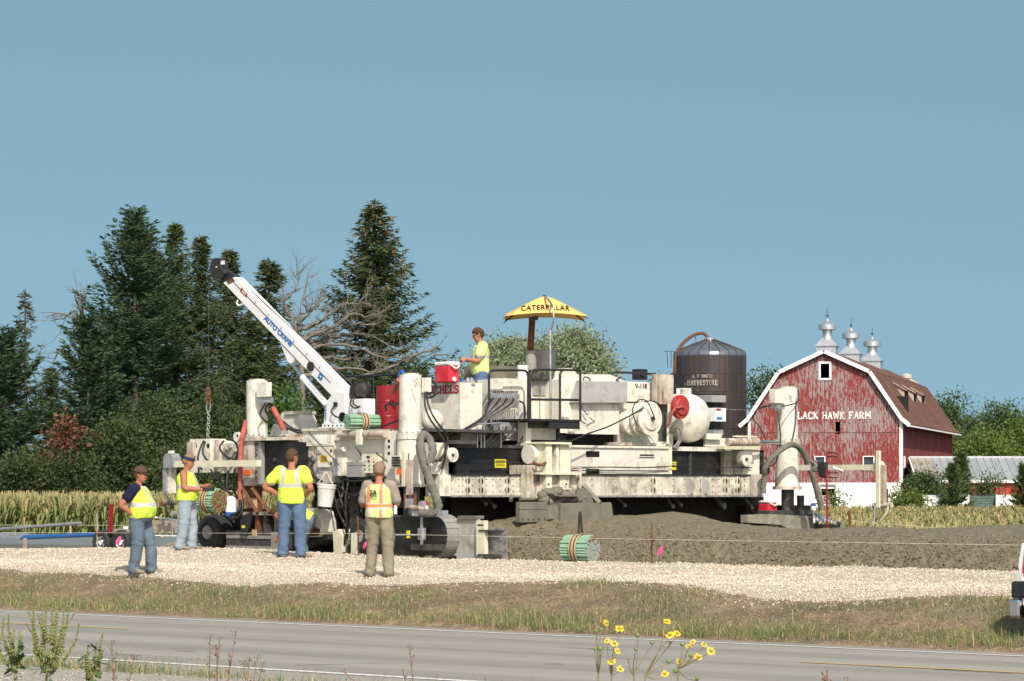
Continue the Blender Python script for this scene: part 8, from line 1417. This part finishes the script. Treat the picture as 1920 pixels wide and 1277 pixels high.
# 3 worker seen from behind, hands on hips
def st3(c):
    if abs(c.z - 1.20) < .032 and c.x < .3: return 1
    if c.z > 1.2 and (abs(c.y - .125) < .026 or abs(c.y + .115) < .028) and abs(c.y) < .17: return 1
    return 0
person('worker in lime shirt and blue jeans, back turned, hands on hips', gpos(547, 51.2, 0.0), R(83), 2.0, dict(elL=(-.06, .42, 1.18), wrL=(.04, .20, 1.02), elR=(-.16, -.33, 1.16), wrR=(.02, -.20, 1.00), anL=(.03, .15, .085), anR=(-.03, -.16, .085), knL=(.02, .13, .5), knR=(.0, -.14, .5), hipL=(0, .10, .92), hipR=(0, -.10, .92)),
       belly=.03, bulk=1.17, top='shirt', topmat=[LIME, SILVER], sleeve=.62, legs=JEAN, hair=HAIRB, skin=SKIN2, hyaw=R(-38), hpitch=R(2), toeL=R(10), toeR=R(-55), hands={'L': ((.3, -.6, -.5), (.5, -.6, 0), .4), 'R': ((.3, .5, -.6), (.5, .6, 0), .4)}, stripe=st3, hem=-.12)
# 4 worker in the orange-striped vest, arms folded in front
def st4(c):
    z, y = c.z, c.y
    if abs(z - 1.115) < .022: return 2
    if abs(z - 1.115) < .045: return 3
    if z > 1.13 or z < 1.07:
        if abs(y + .075) < .020: return 2
        if abs(y + .075) < .042: return 3
        if y > .10 and abs(y - .135) < .026 and z > 1.1: return 2
        if y > .09 and abs(y - .135) < .042: return 3
    return 0
e4, j4, _ = person('worker in an orange-striped vest and khaki trousers, back turned', gpos(711, 44.9, 0.0), R(76), 1.86, dict(elL=(.02, .27, 1.14), wrL=(.26, .10, 1.15), elR=(.03, -.275, 1.15), wrR=(.27, -.08, 1.20), anL=(.02, .15, .085), anR=(-.04, -.17, .085), knL=(.03, .12, .5), knR=(.0, -.14, .5)),
       belly=.02, bulk=1.10, top='vest', topmat=[LIME2, SILVER, ORNG, PINKT], undermat=TAUPE, sleeve=.85, legs=KHAKI, hair=HAIRG, skin=SKIN2, hyaw=R(-8), hpitch=R(8), toeL=R(20), toeR=R(-60), hands={'L': ((.4, -.8, .1), (-.6, -.2, 0), .5), 'R': ((.4, .8, .1), (-.6, .2, 0), .5)}, stripe=st4, cargo=True)
t_ = text_obj('lettering', 'SA', Vector((-.192, .035, 1.325)), (0, -1, 0), (0, 0, 1), .115, .085, Wm['ink'], e4, .004, .03, world=False); t_ = text_obj('lettering', 'STRAND', Vector((-.190, .035, 1.262)), (0, -1, 0), (0, 0, 1), .105, .02, Wm['ink'], e4, .003, 0, world=False)
p = e4.matrix_world if False else None
mb = MB(); mb.lathe((0, 0, 0), Z, [(0, 0), (.028, 0), (.028, .12), (.012, .16), (.012, .19), (0, .19)], 12); o = mb.build('water_bottle', Wm['clean'], None, origin=(0, 0, 0)); o.location = gpos(711, 44.9) + Vector((.265, -.05, 1.02)); tag(o, 'clear white water bottle at the hip of the orange-striped worker', 'bottle')
# 5 operator on the machine, profile to the left
OY = Ys(899, -40.75); 
def st5(c):
    if abs(c.z - 1.22) < .028: return 1
    if c.z > 1.22 and abs(abs(c.y) - .12) < .026: return 1
    return 0
zt5 = HC - (614 - HY) / F * OY; H5 = 1.90
person('operator in a pale lime shirt standing on the paver beside the red cooler', Vector(((901 - CX) / F * OY, OY, zt5 - H5)), R(188), H5, dict(elL=(.08, .25, 1.15), wrL=(.30, .17, 1.18), elR=(.06, -.25, 1.16), wrR=(.28, -.14, 1.18), chest=(.0, 0, 1.28), head=(.045, 0, 1.655)),
       belly=.04, bulk=1.16, top='shirt', topmat=[LIME3, SILVER], sleeve=.62, legs=JEAN, hair=HAIRB, skin=SKIN, hyaw=R(0), hpitch=R(20), hands={'L': ((.9, -.2, .1), (0, -.7, -.4), .8), 'R': ((.9, .2, .1), (0, .7, -.4), .8)}, stripe=st5, glasses=True, hem=-.12)
# 6 worker bending over behind the back-turned one
person('worker bending down behind the rear track, mostly hidden by the one with hands on hips', gpos(570, 54.4, -0.14), R(178), 1.8, dict(pelvis=(-.10, 0, .90), chest=(.18, 0, 1.05), neck=(.38, 0, 1.06), head=(.52, 0, 1.02), shL=(.34, .17, 1.03), shR=(.34, -.17, 1.03), elL=(.40, .22, .76), elR=(.42, -.20, .78), wrL=(.50, .14, .56), wrR=(.52, -.12, .58), hipL=(-.10, .095, .86), hipR=(-.10, -.095, .86), knL=(.04, .12, .48), knR=(.03, -.12, .48)),
       bulk=1.05, top='vest', topmat=[LIME, SILVER], undermat=TAUPE, sleeve=.7, legs=JEAND, hair=HAIRB, skin=SKIN2, hpitch=R(50), stripe=None)

bpy.data.scenes.remove(TMP)
